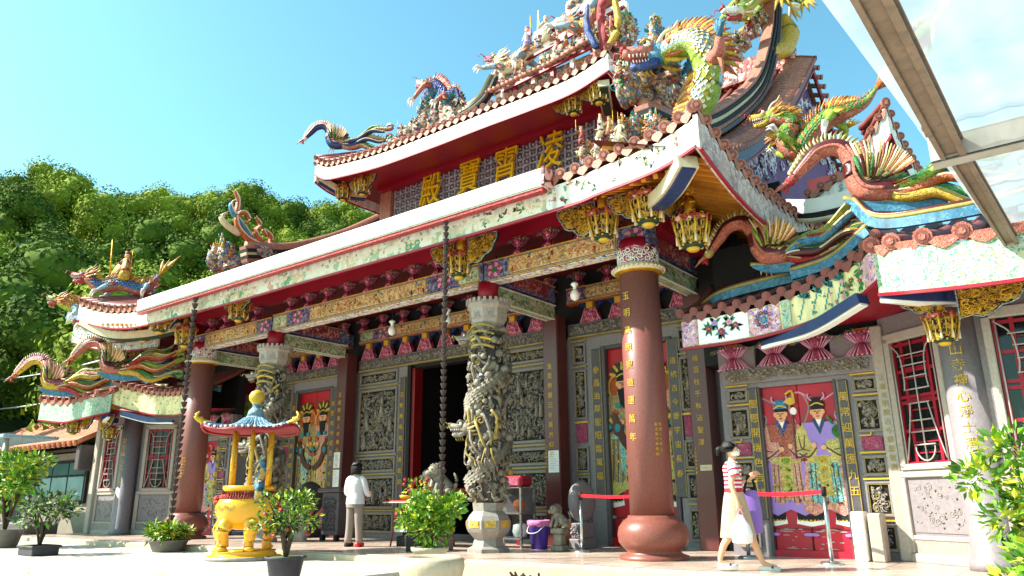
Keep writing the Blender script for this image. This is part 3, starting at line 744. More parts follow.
# ---------------------------------------------------------------- roofs
def resample(P, n):
    P = [V(p) for p in P]; L_ = [0]
    for i in range(1, len(P)): L_.append(L_[-1]+(P[i]-P[i-1]).length)
    out = []; j = 0
    for k in range(n):
        t = L_[-1]*k/(n-1)
        while j < len(P)-2 and L_[j+1] < t: j += 1
        f = (t-L_[j])/max(1e-9, L_[j+1]-L_[j]); out.append(P[j].lerp(P[j+1], min(1, f)))
    return out
def roof(mb, E, T, pitch=.3, rr=.07, conc=.55, nv=9, mat='tile', disc='tilepale', v1=1, drip=True, under=None):
    """tiled slope from the eave curve E up to the top curve T: pan surface, half-round cover rows, round end tiles, drip tiles"""
    E = spline(E, 6) if len(E) > 2 else E
    T = spline(T, 6) if len(T) > 2 else T
    ln = sum((V(E[i+1])-V(E[i])).length for i in range(len(E)-1)); n = max(3, int(ln/pitch)+1)
    A, B = resample(E, n), resample(T, n)
    def S(a, b, v): 
        p = a.lerp(b, v); p.z = a.z+(b.z-a.z)*(conc*v+(1-conc)*v*v) if b.z > a.z else p.z; return p
    G = [[S(A[i], B[i], v/nv) for v in range(nv+1)] for i in range(n)]
    mb.grid(G, mat)
    mb.grid([[p-V((0, 0, .07)) for p in row] for row in G], under or mat)
    for i in range(n):
        mb.tube([p+V((0, 0, .02)) for p in G[i]], rr, mat, 6, cap=True)
        d = (G[i][0]-G[i][1]).normalized()
        mb.tube([G[i][0]+V((0, 0, .02)), G[i][0]+d*.04+V((0, 0, .02))], rr*1.12, disc, 12, smooth=False)
        mb.tube([G[i][0]+d*.04+V((0, 0, .02)), G[i][0]+d*.055+V((0, 0, .02))], rr*.8, mat, 10, smooth=False)
        mb.tube([G[i][0]+d*.055+V((0, 0, .02)), G[i][0]+d*.065+V((0, 0, .02))], rr*.45, disc, 6, smooth=False)
        if drip and i < n-1:
            a, b = G[i][0]+d*.03, G[i+1][0]+d*.03; m = (a+b)/2; w = (b-a)
            k = [a, a.lerp(b, .2)-V((0, 0, .1)), m-V((0, 0, .16)), a.lerp(b, .8)-V((0, 0, .1)), b]
            o = d*.025; vs = k+[p-o for p in k]
            mb.add([tuple(p) for p in vs], [[0, 1, 2, 3, 4], [9, 8, 7, 6, 5]]+[[q, q+5, q+6, q+1] for q in range(4)], disc)
    return A, B
def fascia(mb, E, top, h, mat, th=.07, out=(0, -1, 0), dy=0, n=40, edge='crimson', lean=0):
    """board hung below an eave curve"""
    E = resample(spline(E, 6) if len(E) > 2 else E, n); N_ = len(E); o = V(out)
    G = []
    for i, p in enumerate(E):
        d = (E[min(i+1, N_-1)]-E[max(i-1, 0)]); q = V((d.y, -d.x, 0)); 
        q = q.normalized() if q.length > 1e-6 else o
        if q.dot(o) < 0: q = -q
        a = p+V((0, 0, -top))-q*dy
        G.append([a, a+V((0, 0, -h))-q*lean, a+V((0, 0, -h))-q*(th+lean), a-q*th])
    vs = [tuple(p) for r in G for p in r]; fs = []; 
    for i in range(N_-1):
        for j in range(4): fs.append([i*4+j, (i+1)*4+j, (i+1)*4+(j+1) % 4, i*4+(j+1) % 4])
    mb.add(vs, fs+[[0, 1, 2, 3], [4*N_-1, 4*N_-2, 4*N_-3, 4*N_-4]], mat)
    if edge: mb.tube([r[1]-V((0, 0, .015)) for r in G], .03, edge, 4, smooth=False)
def ridge(mb, P, h=.5, w=.16, cols=('dark', 'cream', 'redcarve', 'cream', 'skyblue'), cap='tilepale'):
    """moulded ridge with coloured bands, running along P"""
    P = spline(P, 7); k = len(cols); up = V((0, 0, 1)); hh = h/(k+.5)
    for i, m in enumerate(cols):
        ww = w*(1.25 if i % 2 == 0 else .9)
        vs, fs = [], []
        for j, p in enumerate(P):
            d = (P[min(j+1, len(P)-1)]-P[max(j-1, 0)]).normalized(); a = V((d.y, -d.x, 0)).normalized(); b = a.cross(d)
            if b.z < 0: b = -b
            z0, z1 = i*hh, (i+1)*hh-.003
            vs += [tuple(p+a*ww+b*z0), tuple(p-a*ww+b*z0), tuple(p-a*ww+b*z1), tuple(p+a*ww+b*z1)]
        for j in range(len(P)-1):
            for q in range(4): fs.append([j*4+q, j*4+(q+1) % 4, (j+1)*4+(q+1) % 4, (j+1)*4+q])
        mb.add(vs, fs+[[3, 2, 1, 0], [len(vs)-4, len(vs)-3, len(vs)-2, len(vs)-1]], m)
    mb.tube([p+V((0, 0, h*1.0)) for p in P], w*.8, cap, 8)
def flower(mb, x, z, r, mat, T=None, c='yellow', n=5):
    for i in range(n):
        a = i/n*6.283+.3; pts = [(x+r*.55*cos(a)+r*.5*cos(b), z+r*.55*sin(a)+r*.42*sin(b)) for b in [q/7*6.283 for q in range(7)]]
        mb.poly(pts, .0, .003+.0012*i, mat, T)
    mb.poly([(x+r*.3*cos(b), z+r*.3*sin(b)) for b in [q/7*6.283 for q in range(7)]], 0, .012, c, T)
def leafp(mb, x, z, L_, a, mat, T=None, w=.3):
    dx, dz = cos(a), sin(a)
    mb.poly([(x, z), (x+dx*L_*.5-dz*L_*w*.5, z+dz*L_*.5+dx*L_*w*.5), (x+dx*L_, z+dz*L_), (x+dx*L_*.5+dz*L_*w*.5, z+dz*L_*.5-dx*L_*w*.5)], 0, .002+.004*random.Random(int(x*977+z*613)).random(), mat, T)

# ================================================================ TEMPLE HALL
hall = thing('temple_hall', (0, 0, 0), 'ornate temple hall with red columns, carved stone walls and two tiers of tiled roofs', 'temple')
CX, DX = 6.7, 3.42
# --- round granite columns
def smooth_column(x, chars, a=R(-104)):
    mb = MB()
    mb.lathe([(.34, .62), (.335, 2.5), (.325, 4.52)], 'granite_red', (x, 0, 0), 40)
    ctext(mb, chars, x, 0, .335, a, 4.1, .13, .285, 'goldpaint')
    ctext(mb, '信士弟子林敬獻', x, 0, .335, a+1.15, 2.0, .05, .075, 'goldpaint')
    ctext(mb, '民國七十年立', x, 0, .335, a+1.35, 2.0, .05, .075, 'goldpaint')
    c = mb.build('column', hall)
    mb = MB(); mb.lathe([(.53, -.02), (.53, .05), (.43, .08), (.41, .12), (.47, .17), (.53, .25), (.545, .36), (.52, .47), (.45, .56), (.385, .6), (.37, .64)], 'granite_redlit', (x, 0, 0), 40)
    mb.build('column_base', c)
    mb = MB(); mb.lathe([(.33, 4.5), (.4, 4.53), (.43, 4.58), (.4, 4.63), (.34, 4.66), (.3, 4.95), (.3, 5.1)], 'porcelain', (x, 0, 0), 32, mats=['gold', 'cream', 'cream', 'cream', 'redpattern', 'crimson', 'crimson'])
    for i in range(34): a = i/34*6.283; mb.ball((x+.435*cos(a), .435*sin(a), 4.58), .026, 'cream', hi=False)
    mb.build('capital', c)
    mb = MB()      # white scrolled ceramic dragon wound on the capital
    for i in range(64):
        a = i/32*6.283; z = 4.7+(.13 if i > 31 else 0)+.05*sin(i*2.4)
        mb.stamp(CURL, 'porcelain', Mx.Translation(V((x+.33*cos(a), .33*sin(a), z))) @ Mx.Rotation(a+pi/2, 4, 'Z') @ Mx.Rotation(pi/2, 4, 'X') @ Mx.Rotation(i*1.3, 4, 'Z') @ Mx.Diagonal(V((.075, .075, .07))).to_4x4(), True)
    for a0 in ():
        mb.tube(spline([(x+.34*cos(a0+q*.16), .34*sin(a0+q*.16), 4.8+.12*sin(q*1.6)+.05*q) for q in range(6)], 4), [.035, .03, .01], 'porcelain', 6)
    mb.build('scrollwork', c)
smooth_column(CX, '玉明高照聖道運萬年'); smooth_column(-CX, '金闕朝儀天恩沾萬福', R(-140))
# --- coiled dragon columns
def dragon_column(x, seed):
    r = random.Random(seed); cy = 0
    mb = MB(); mb.lathe([(.25, .8), (.26, 2.4), (.24, 4.1)], 'stonedark', (x, cy, 0), 16)  # shaft coloured dark so the gaps in the carving look shaded
    c = mb.build('dragon_column', hall)
    mb = MB(); mb.lathe([(.39, -.02), (.39, .06), (.3, .1), (.26, .22), (.38, .34), (.41, .4), (.41, .54), (.36, .62), (.28, .7), (.3, .84)], 'stone', (x, cy, 0), 8, smooth=False, rz=pi/8)
    for i in range(8):
        a = i/8*6.283; mb.stamp(BOX, 'goldpaint', Mx.Translation(V((x+.385*cos(a), cy+.385*sin(a), .48))) @ Mx.Rotation(a, 4, 'Z') @ Mx.Diagonal(V((.01, .2, .12))).to_4x4())
        for q in range(4): mb.stamp(CURL3, 'stonepale', Mx.Translation(V((x+.39*cos(a), cy+.39*sin(a), .48)))@ Mx.Rotation(a+pi/2, 4, 'Z') @ Mx.Translation(V((-.06+.04*q, 0, 0))) @ Mx.Rotation(pi/2, 4, 'X') @ Mx.Rotation(q*1.7, 4, 'Z') @ Mx.Diagonal(V((.04, .04, .04))).to_4x4(), True)
    mb.build('column_base', c)
    mb = MB(); mb.lathe([(.26, 3.98), (.3, 4.03), (.26, 4.08), (.33, 4.14), (.37, 4.3), (.37, 4.42), (.43, 4.46), (.41, 4.56)], 'stonepale', (x, cy, 0), 8, smooth=False, rz=pi/8)
    mb.lathe([(.2, 4.54), (.2, 4.97)], 'crimson', (x, cy, 0), 20)
    for i in range(24):
        a = i/24*6.283; mb.stamp(BOX, 'stonepale', Mx.Translation(V((x+.41*cos(a), cy+.41*sin(a), 4.56))) @ Mx.Rotation(a, 4, 'Z') @ Mx.Diagonal(V((.05, .05, .08))).to_4x4())
        mb.stamp(CURL, 'stonepale', Mx.Translation(V((x+.345*cos(a), cy+.345*sin(a), 4.28))) @ Mx.Rotation(a+pi/2, 4, 'Z') @ Mx.Rotation(pi/2, 4, 'X') @ Mx.Diagonal(V((.06, .1, .05))).to_4x4(), True)
    mb.build('capital', c)
    mb = MB()      # the body of the dragon winding up the shaft
    P = [V((x+.31*cos(a0), cy+.31*sin(a0), 1.15+2.75*(i/60))) for i in range(61) for a0 in [-2.4+i*.2]]
    mb.tube(P, [.05, .09, .1, .11, .1, .09, .08], 'dragonstone', 9)
    for i in range(2, 60):
        d = (P[i+1 if i < 60 else i]-P[i-1]).normalized(); o = (P[i]-V((x, cy, P[i].z))).normalized(); b = d.cross(o)
        for j in (-1, 0, 1, 2): mb.stamp(PETAL, 'dragonstone', aim(P[i]+o*.1+b*j*.06, -d+o*.5, o, (.1, .1, .06)))
        if i % 2: mb.tube([P[i]+b*.1+o*.03, P[i]+b*.19+o*.05-d*.06], [.03, .006], 'goldline' if i % 4 == 1 else 'dragonstone', 4)
    mb.build('carved_dragon', c)
    mb = MB()      # clouds, waves and figures filling the rest
    for i in range(900):
        a = r.random()*6.283; z = r.uniform(.86, 4.05); rr = .25+r.random()*.12+.04*sin(z*4+a*2); s = r.uniform(.035, .1)
        mb.stamp(r.choice((CURL, CURL2, CURL3, ICO, PETAL)), 'goldline' if r.random() < .05 else 'dragonstone', Mx.Translation(V((x+rr*cos(a), cy+rr*sin(a), z))) @ Mx.Rotation(a+pi/2+r.uniform(-.4, .4), 4, 'Z') @ Mx.Rotation(pi/2, 4, 'X') @ Mx.Rotation(r.random()*6.28, 4, 'Z') @ Mx.Diagonal(V((s, s, s))).to_4x4(), True)
    for i in range(80):      # long flowing scrolls, manes and waves
        a = r.random()*6.283; z = r.uniform(.95, 3.9); da = r.uniform(-.28, .28); dz = r.uniform(-.12, .12); ph = r.random()*6; rr = r.uniform(.28, .36)
        mb.tube(spline([(x+(rr+.05*sin(t*1.7+ph))*cos(a+da*t), cy+(rr+.05*sin(t*1.7+ph))*sin(a+da*t), max(.9, min(4.0, z+dz*t+.07*sin(t*1.5+ph)))) for t in range(5)], 4), [.02, r.uniform(.03, .055), .03, .008], 'goldline' if r.random() < .08 else 'dragonstone', 6)
    mb.build('carved_clouds', c)
    # two heads with gilt whiskers and mane arcs
    mb = MB()
    for (a, z, s, hd) in ((R(-125), 2.15, .42, V((-.8, -.35, -.05))), (R(-120), 3.85, .3, V((-.8, -.5, -.2)))):
        p = V((x+.38*cos(a), cy+.38*sin(a), z))
        col = {k: 'dragonstone' for k in DR}; col['whisk'] = 'goldline'; col['horn'] = 'goldline'; col['mane2'] = 'goldline'
        dragon_head(mb, aim(p, hd), s, col); mb.build('dragon_head', c); mb = MB()
    for q in range(6):
        a0 = R(-140+q*19); ph = q*1.3
        mb.tube(spline([(x+(.39+.05*sin(t*1.7+ph))*cos(a0+.22*sin(t*1.1+ph)+.06*t), cy+(.39+.05*sin(t*1.7+ph))*sin(a0+.22*sin(t*1.1+ph)+.06*t), 2.45-.17*t+.08*sin(t*2.3+ph)) for t in range(7)], 4), [.034, .028, .008], 'goldline' if q % 2 else 'dragonstone', 6)
    mb.build('dragon_whiskers', c); mb = MB()
    for q in range(4):
        mb.tube(spline([(x+.37*cos(a0), cy+.37*sin(a0), 3.98-q*.13+.1*sin((a0+1.35)*1.6+1.57)) for a0 in [-1.9+.22*t for t in range(7)]], 4), .028, 'goldline' if q != 2 else 'goldpaint', 6)
    mb.build('dragon_whiskers', c)
dragon_column(DX, 3); dragon_column(-DX, 9)
# --- square pillars with gilt couplets
def pillar(x, txt, side=True):
    mb = MB(); mb.bbox(x-.19, 2.12, 0, x+.19, 2.5, 4.72, 'pillar_brown', .02)
    vtext(mb, txt, x-.01, 2.118, 3.62, .115, .205 if len(txt) > 9 else .22, 'goldpaint', .008)
    vtext(mb, '信士張福氏敬獻', x-.14, 2.118, 1.95 if x < 5 else 1.75, .045, .07, 'goldpaint', .006)
    p = mb.build('pillar', hall)
pillar(-6.7, '天恩浩蕩佑黎民安樂'); pillar(-3.42, '玉宸照重上帝應心至天'); pillar(3.38, '皇靈教蓋三台萬方仰天'); pillar(6.68, '巍峨百柱千秋沾聖澤')
# --- back wall
WY = 2.62
mb = MB()
for (a, b, z1) in ((-7.35, -5.98, 4.25), (-4.42, -1.32, 4.25), (1.32, 4.42, 4.25), (5.98, 7.35, 4.25)): mb.box(a, WY, 0, b, WY+.3, z1, 'stonegrey')
for (a, b) in ((-5.98, -4.42), (4.42, 5.98)): mb.box(a, WY, 3.98, b, WY+.3, 4.25, 'stonegrey')
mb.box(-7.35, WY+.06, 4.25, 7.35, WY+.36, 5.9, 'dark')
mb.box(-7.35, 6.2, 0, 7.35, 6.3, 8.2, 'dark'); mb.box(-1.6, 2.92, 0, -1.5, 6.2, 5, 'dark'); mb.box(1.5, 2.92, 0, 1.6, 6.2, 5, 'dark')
wall = mb.build('stone_wall', hall)
def wpanel(x0, z0, x1, z1, y=WY, dens=1, seed=1, fig=False, parent=None, mat='stonecarve', acc='goldline', name='carved_panel', b=.05):
    mb = MB(); framed_panel(mb, x0, z0, x1, z1, y, b=b)
    relief(mb, x0+b+.015, z0+b+.015, x1-b-.015, z1-b-.015, y, mat, dens, seed, acc=acc, fig=fig)
    return mb.build(name, parent or hall)
sd = 20
for (x0, x1) in ((-3.2, -1.75), (1.75, 3.18)):
    for (z0, z1, f) in ((.12, .62, 0), (.7, 1.5, 1), (1.6, 1.98, 0), (2.08, 3.74, 1), (3.86, 4.2, 0)):
        sd += 1; wpanel(x0, z0, x1, z1, seed=sd, fig=f, dens=.9)
for (x0, x1) in ((-3.2, -1.75), (1.75, 3.18)):
    for z in (.66, 1.55, 2.03, 3.8): mb = MB(); mb.box(x0-.05, WY-.06, z-.018, x1+.05, WY, z+.018, 'goldline'); mb.build('gilt_band', hall)
def wside(x0, x1, s):
    global sd
    for (z0, z1, f) in ((.12, .7, 0), (.85, 1.35, 0), (1.42, 1.95, 0), (2.5, 3.55, 1), (3.68, 4.12, 0)):
        sd += 1; wpanel(x0, z0, x1, z1, seed=sd, fig=f, b=.035)
    mb = MB(); mb.bbox(x0+.03, WY-.04, 2.02, x1-.03, WY, 2.42, 'pink', .01); mb.box(x0, WY-.05, 2.42, x1, WY, 2.46, 'goldpaint'); mb.build('pink_plaque', hall)
    for z in (.78, 1.385, 3.61, 4.17): mb = MB(); mb.box(x0-.02, WY-.06, z-.015, x1+.02, WY, z+.015, 'goldline'); mb.build('gilt_band', hall)
for x0, x1 in ((3.66, 3.98), (6.12, 6.44), (-4.0, -3.68), (-6.44, -6.14)): wside(x0, x1, 0)
def textboard(x, txt, y=WY, zt=3.5, step=.27, size=.15, z0=.9, z1=3.95, parent=None, w=.12, rz=0):
    mb = MB(); mb.bbox(x-w, y-.05, z0, x+w, y+.02, z1, 'stonedark', .012)
    for s_ in (-1, 1): mb.box(x+s_*(w-.012)-.006, y-.056, z0+.02, x+s_*(w-.012)+.006, y-.03, z1-.02, 'goldline')
    vtext(mb, txt, x, y-.05, zt, size, step, 'goldpaint', .012)
    return mb.build('couplet_board', parent or hall)
textboard(4.24, '參昌治厚聖昭臨萬福'); textboard(-4.24, '德配乾坤昭日月光華', size=.13)
textboard(6.0, '道統古今垂宇宙長春', size=.13); textboard(-6.0, '恩敷四海澤黎民永安', size=.13)
textboard(-1.55, '玉殿巍峨瑞氣騰雲開', size=.12, w=.1); textboard(1.55, '金身顯赫神光照九天', size=.12, w=.1)
# central doorway: dark jambs, red inner leaf, lattice gloom and altar glow inside
mb = MB()
for s_ in (-1, 1):
    mb.box(s_*1.32-.06, WY-.05, 0, s_*1.32+.06, WY+.3, 4.25, 'dark'); mb.box(s_*1.2-.05, WY-.0, 0, s_*1.2+.05, WY+.28, 4.2, 'lacquer')
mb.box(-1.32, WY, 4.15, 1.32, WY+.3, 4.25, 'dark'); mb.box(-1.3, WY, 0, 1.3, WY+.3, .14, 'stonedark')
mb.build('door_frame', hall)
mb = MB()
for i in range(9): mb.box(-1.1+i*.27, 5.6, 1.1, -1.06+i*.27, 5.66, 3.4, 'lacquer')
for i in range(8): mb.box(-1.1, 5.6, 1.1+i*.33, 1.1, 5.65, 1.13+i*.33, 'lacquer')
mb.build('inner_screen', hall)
# --- painted guardian doors
def guardian(mb, cx, z0, h, y, c, mirror=1, armour=False, seed=1):
    """flat painted door guardian, layered paint films a millimetre or so thick"""
    r = random.Random(seed); k = h; e = [.002]
    if mirror < 0: e[0] += .0003
    kx = k*.9
    def P(pts, m): mb.poly([(cx+mirror*p[0]*kx, z0+p[1]*k) for p in pts], y, e[0], m); e[0] += .0006
    def O(x, z, rx, rz_, m, n=14): P([(x+rx*cos(i/n*6.283), z+rz_*sin(i/n*6.283)) for i in range(n)], m)
    def S(pts, w, m):
        Q = spline([(p[0], 0, p[1]) for p in pts], 5); L_, R_ = [], []
        for i in range(len(Q)):
            d = (Q[min(i+1, len(Q)-1)]-Q[max(i-1, 0)]); d.normalize(); ww = w*(1-.5*abs(i/len(Q)-.4))
            L_.append((Q[i].x-d.z*ww, Q[i].z+d.x*ww)); R_.append((Q[i].x+d.z*ww, Q[i].z-d.x*ww))
        for i in range(len(L_)-1): mb.poly([(cx+mirror*p[0]*kx, z0+p[1]*k) for p in (L_[i], L_[i+1], R_[i+1], R_[i])], y, e[0], m)
        e[0] += .0006
    # ribbons swirling behind
    S([(-.05, .97), (-.2, 1.03), (-.23, .9), (-.14, .86), (-.2, .7), (-.26, .5)], .007, c['rib']); S([(.05, 1.0), (.18, 1.05), (.25, .93), (.2, .8)], .007, c['rib'])
    S([(-.16, .4), (-.26, .28), (-.2, .15), (-.25, .05)], .014, c['rib']); S([(.16, .42), (.27, .33), (.2, .18), (.27, .08)], .014, c['rib2'])
    S([(-.1, .3), (-.22, .2), (-.26, .22)], .012, c['rib2'])
    if armour: O(0, .86, .15, .12, 'goldpaint', 20); O(0, .86, .135, .105, 'orange', 20)
    # boots
    for s_ in (-1, 1):
        P([(s_*.04, .02), (s_*.16, .0), (s_*.19, .03), (s_*.13, .07), (s_*.05, .08)], 'porcelain'); P([(s_*.05, .05), (s_*.17, .035), (s_*.15, .1), (s_*.05, .12)], 'dark')
        for q in range(4): O(s_*(.07+.03*q), .045, .01, .008, 'goldpaint', 6)
    # skirt of the robe, layered
    P([(-.16, .5), (.16, .5), (.21, .12), (.12, .08), (0, .13), (-.12, .08), (-.21, .12)], c['robe2'])
    P([(-.13, .52), (.13, .52), (.14, .2), (.06, .16), (0, .22), (-.06, .16), (-.14, .2)], c['robe'])
    for q in range(7): S([(-.11+.037*q, .48), (-.12+.04*q, .3), (-.13+.043*q, .18)], .004, c['line'])
    P([(-.06, .56), (.06, .56), (.05, .26), (0, .22), (-.05, .26)], c['sash'])
    for q in range(5): O(0, .5-.06*q, .02, .018, c['dot'], 8)
    # torso
    P([(-.15, .8), (.15, .8), (.17, .66), (.13, .5), (-.13, .5), (-.17, .66)], c['top'])
    P([(-.14, .54), (.14, .54), (.13, .485), (-.13, .485)], c['sash']); O(0, .51, .04, .025, c['dot'])
    P([(-.06, .82), (0, .7), (.06, .82), (.035, .83), (0, .755), (-.035, .83)], c['collar']); P([(-.03, .83), (0, .77), (.03, .83)], 'porcelain')
    # sleeves
    P([(-.14, .8), (-.21, .72), (-.24, .56), (-.14, .5), (-.03, .58), (-.05, .66), (-.12, .66)], c['sleeve']); P([(.14, .8), (.22, .7), (.2, .54), (.08, .5), (.03, .6), (.1, .66)], c['sleeve'])
    S([(-.22, .56), (-.16, .53), (-.04, .6)], .008, c['line']); S([(.2, .56), (.12, .53), (.04, .6)], .008, c['line'])
    S([(-.19, .7), (-.17, .6), (-.1, .58)], .005, c['line']); S([(.19, .7), (.17, .6), (.1, .58)], .005, c['line'])
    for q in range(26):
        O(r.uniform(-.14, .14), r.uniform(.16, .46), .012, .01, r.choice((c['dot'], c['line'], 'goldpaint', c['sash'])), 6)
    # head
    O(0, .88, .052, .062, 'paintskin', 16); P([(-.055, .9), (.055, .9), (.05, .95), (-.05, .95)], 'dark')
    P([(-.065, .925), (.065, .925), (.05, .99), (0, 1.0), (-.05, .99)], c['hat']); S([(-.06, .93), (0, .95), (.06, .93)], .006, 'goldpaint')
    for s_ in (-1, 1):
        S([(s_*.04, .97), (s_*.07, 1.0), (s_*.065, 1.03)], .006, c['hatrib']); O(s_*.02, .885, .011, .004, 'dark', 6); S([(s_*.01, .9), (s_*.022, .905), (s_*.035, .898)], .0025, 'dark')
        O(s_*.054, .88, .01, .02, 'paintskin', 6)
    P([(-.006, .885), (.006, .885), (.01, .862), (-.01, .862)], 'salmon'); O(0, .845, .016, .005, 'red', 8)
    if armour:
        for q in range(9):
            a = pi*(.08+q*.105); S([(.06*cos(a), .93+.05*sin(a)), (.12*cos(a), .93+.11*sin(a))], .012, 'darkgreen' if q % 2 else 'goldpaint')
        P([(-.05, .84), (.05, .84), (.03, .74), (0, .7), (-.03, .74)], 'dark')
        for q in range(5):
            for s_ in (-1, 1): O(s_*(.05+.03*q), .72-.05*q, .028, .02, ('teal', 'orange', 'goldpaint')[q % 3], 8)
    # hands and what they hold
    O(-.02, .6, .025, .02, 'paintskin', 8); O(.06, .62, .022, .022, 'paintskin', 8)
    if mirror > 0 and not armour: S([(.1, .98), (.105, .8), (.1, .52)], .006, 'woodbrown'); O(.1, .98, .045, .03, c['hold']); S([(.06, 1.04), (.12, 1.06), (.14, .96)], .01, 'gold'); O(.12, .9, .028, .03, 'porcelain')
    elif not armour: O(-.15, .72, .045, .05, c['hold']); S([(-.19, .7), (-.2, .82), (-.15, .86)], .014, c['hold']); S([(-.12, .78), (-.08, .84)], .012, 'green')
    else: S([(-.1, .66), (0, .45), (.12, .38)], .03, 'maroon'); O(-.06, .56, .05, .06, 'maroon'); O(-.06, .56, .025, .03, 'teal')
    # cloud under the feet
    for q in range(6): O(-.2+.03*q+(.25 if q > 2 else 0), -.06, .03, .012, c['rib2'], 8)
def double_door(x0, x1, z0, z1, y, parent, cols, mat='doorred', armour=True, board=.3, seed=3, both=True):
    w = (x1-x0)/2; n = 0
    for i, cx in enumerate((x0+w/2, x1-w/2)):
        mb = MB(); mb.bbox(x0+i*w+.006, y, z0, x0+(i+1)*w-.006, y+.07, z1, mat, .008)
        if board: mb.box(x0+i*w+.02, y-.02, z0, x0+(i+1)*w-.02, y, z0+board, mat); mb.box(x0+i*w+.02, y-.025, z0+board, x0+(i+1)*w-.02, y, z0+board+.02, 'darkred')
        rr_ = random.Random(seed+i*3)
        for q in range(26 if mat == 'doorpink' else 5):   # flaked paint on the kick board and its ledge
            fx = x0+i*w+rr_.uniform(.06, w-.16); fz = z0+rr_.choice((.02, board+.0, board-.03, rr_.uniform(.03, board)))
            mb.poly([(fx, fz), (fx+rr_.uniform(.03, .12), fz+rr_.uniform(-.004, .008)), (fx+rr_.uniform(.02, .09), fz+rr_.uniform(.008, .022)), (fx+.01, fz+.012)], y-.0255, .001+.0002*q, 'stonepale')
        leaf = mb.build('door_leaf', parent)
        mb = MB(); H_ = (z1-z0-board)*.83
        guardian(mb, cx, z0+board+(.2 if armour else .05), H_*(.99 if armour else 1.06), y-.001, cols[i], 1 if i == 0 else -1, armour, seed+i)
        mb.build('painted_guardian', leaf)
GA = dict(rib='woodbrown', rib2='stone', robe='armour', robe2='brocade_gold', sash='brocade_teal', dot='goldpaint', top='armour', collar='cream', sleeve='armour', line='dark', hat='dark', hatrib='orange', hold='teal')
GB = dict(GA, top='brocade_pink', robe='brocade_gold', robe2='armour', sash='brocade_pink')
for (a, b) in ((4.44, 5.86), (-5.9, -4.44)):
    mb = MB(); mb.bbox(a-.1, WY-.03, 0, a, WY+.25, 4.0, 'stonedark', .012); mb.bbox(b, WY-.03, 0, b+.1, WY+.25, 4.0, 'stonedark', .012); mb.bbox(a, WY-.02, 3.92, b, WY+.25, 4.0, 'stonedark', .012)
    mb.box(a, WY, 0, b, WY+.3, .16, 'doorred'); mb.build('door_frame', hall)
    double_door(a, b, .16, 3.92, WY+.1, hall, (GA, GB), 'doorred', True, .35)
# --- long carved stone lintel
for (a, b) in ((-7.3, -3.64), (-3.2, 3.16), (3.6, 6.46)):
    mb = MB(); mb.bbox(a, WY-.1, 4.25, b, WY+.02, 4.55, 'stonegrey', .012); mb.box(a, WY-.105, 4.275, b, WY-.08, 4.525, 'stonedark')
    relief(mb, a+.04, 4.28, b-.04, 4.52, WY-.09, 'stonecarve', .9, sd, acc='goldline'); sd += 1
    mb.box(a, WY-.13, 4.235, b, WY-.02, 4.262, 'goldline'); mb.build('carved_lintel', hall)
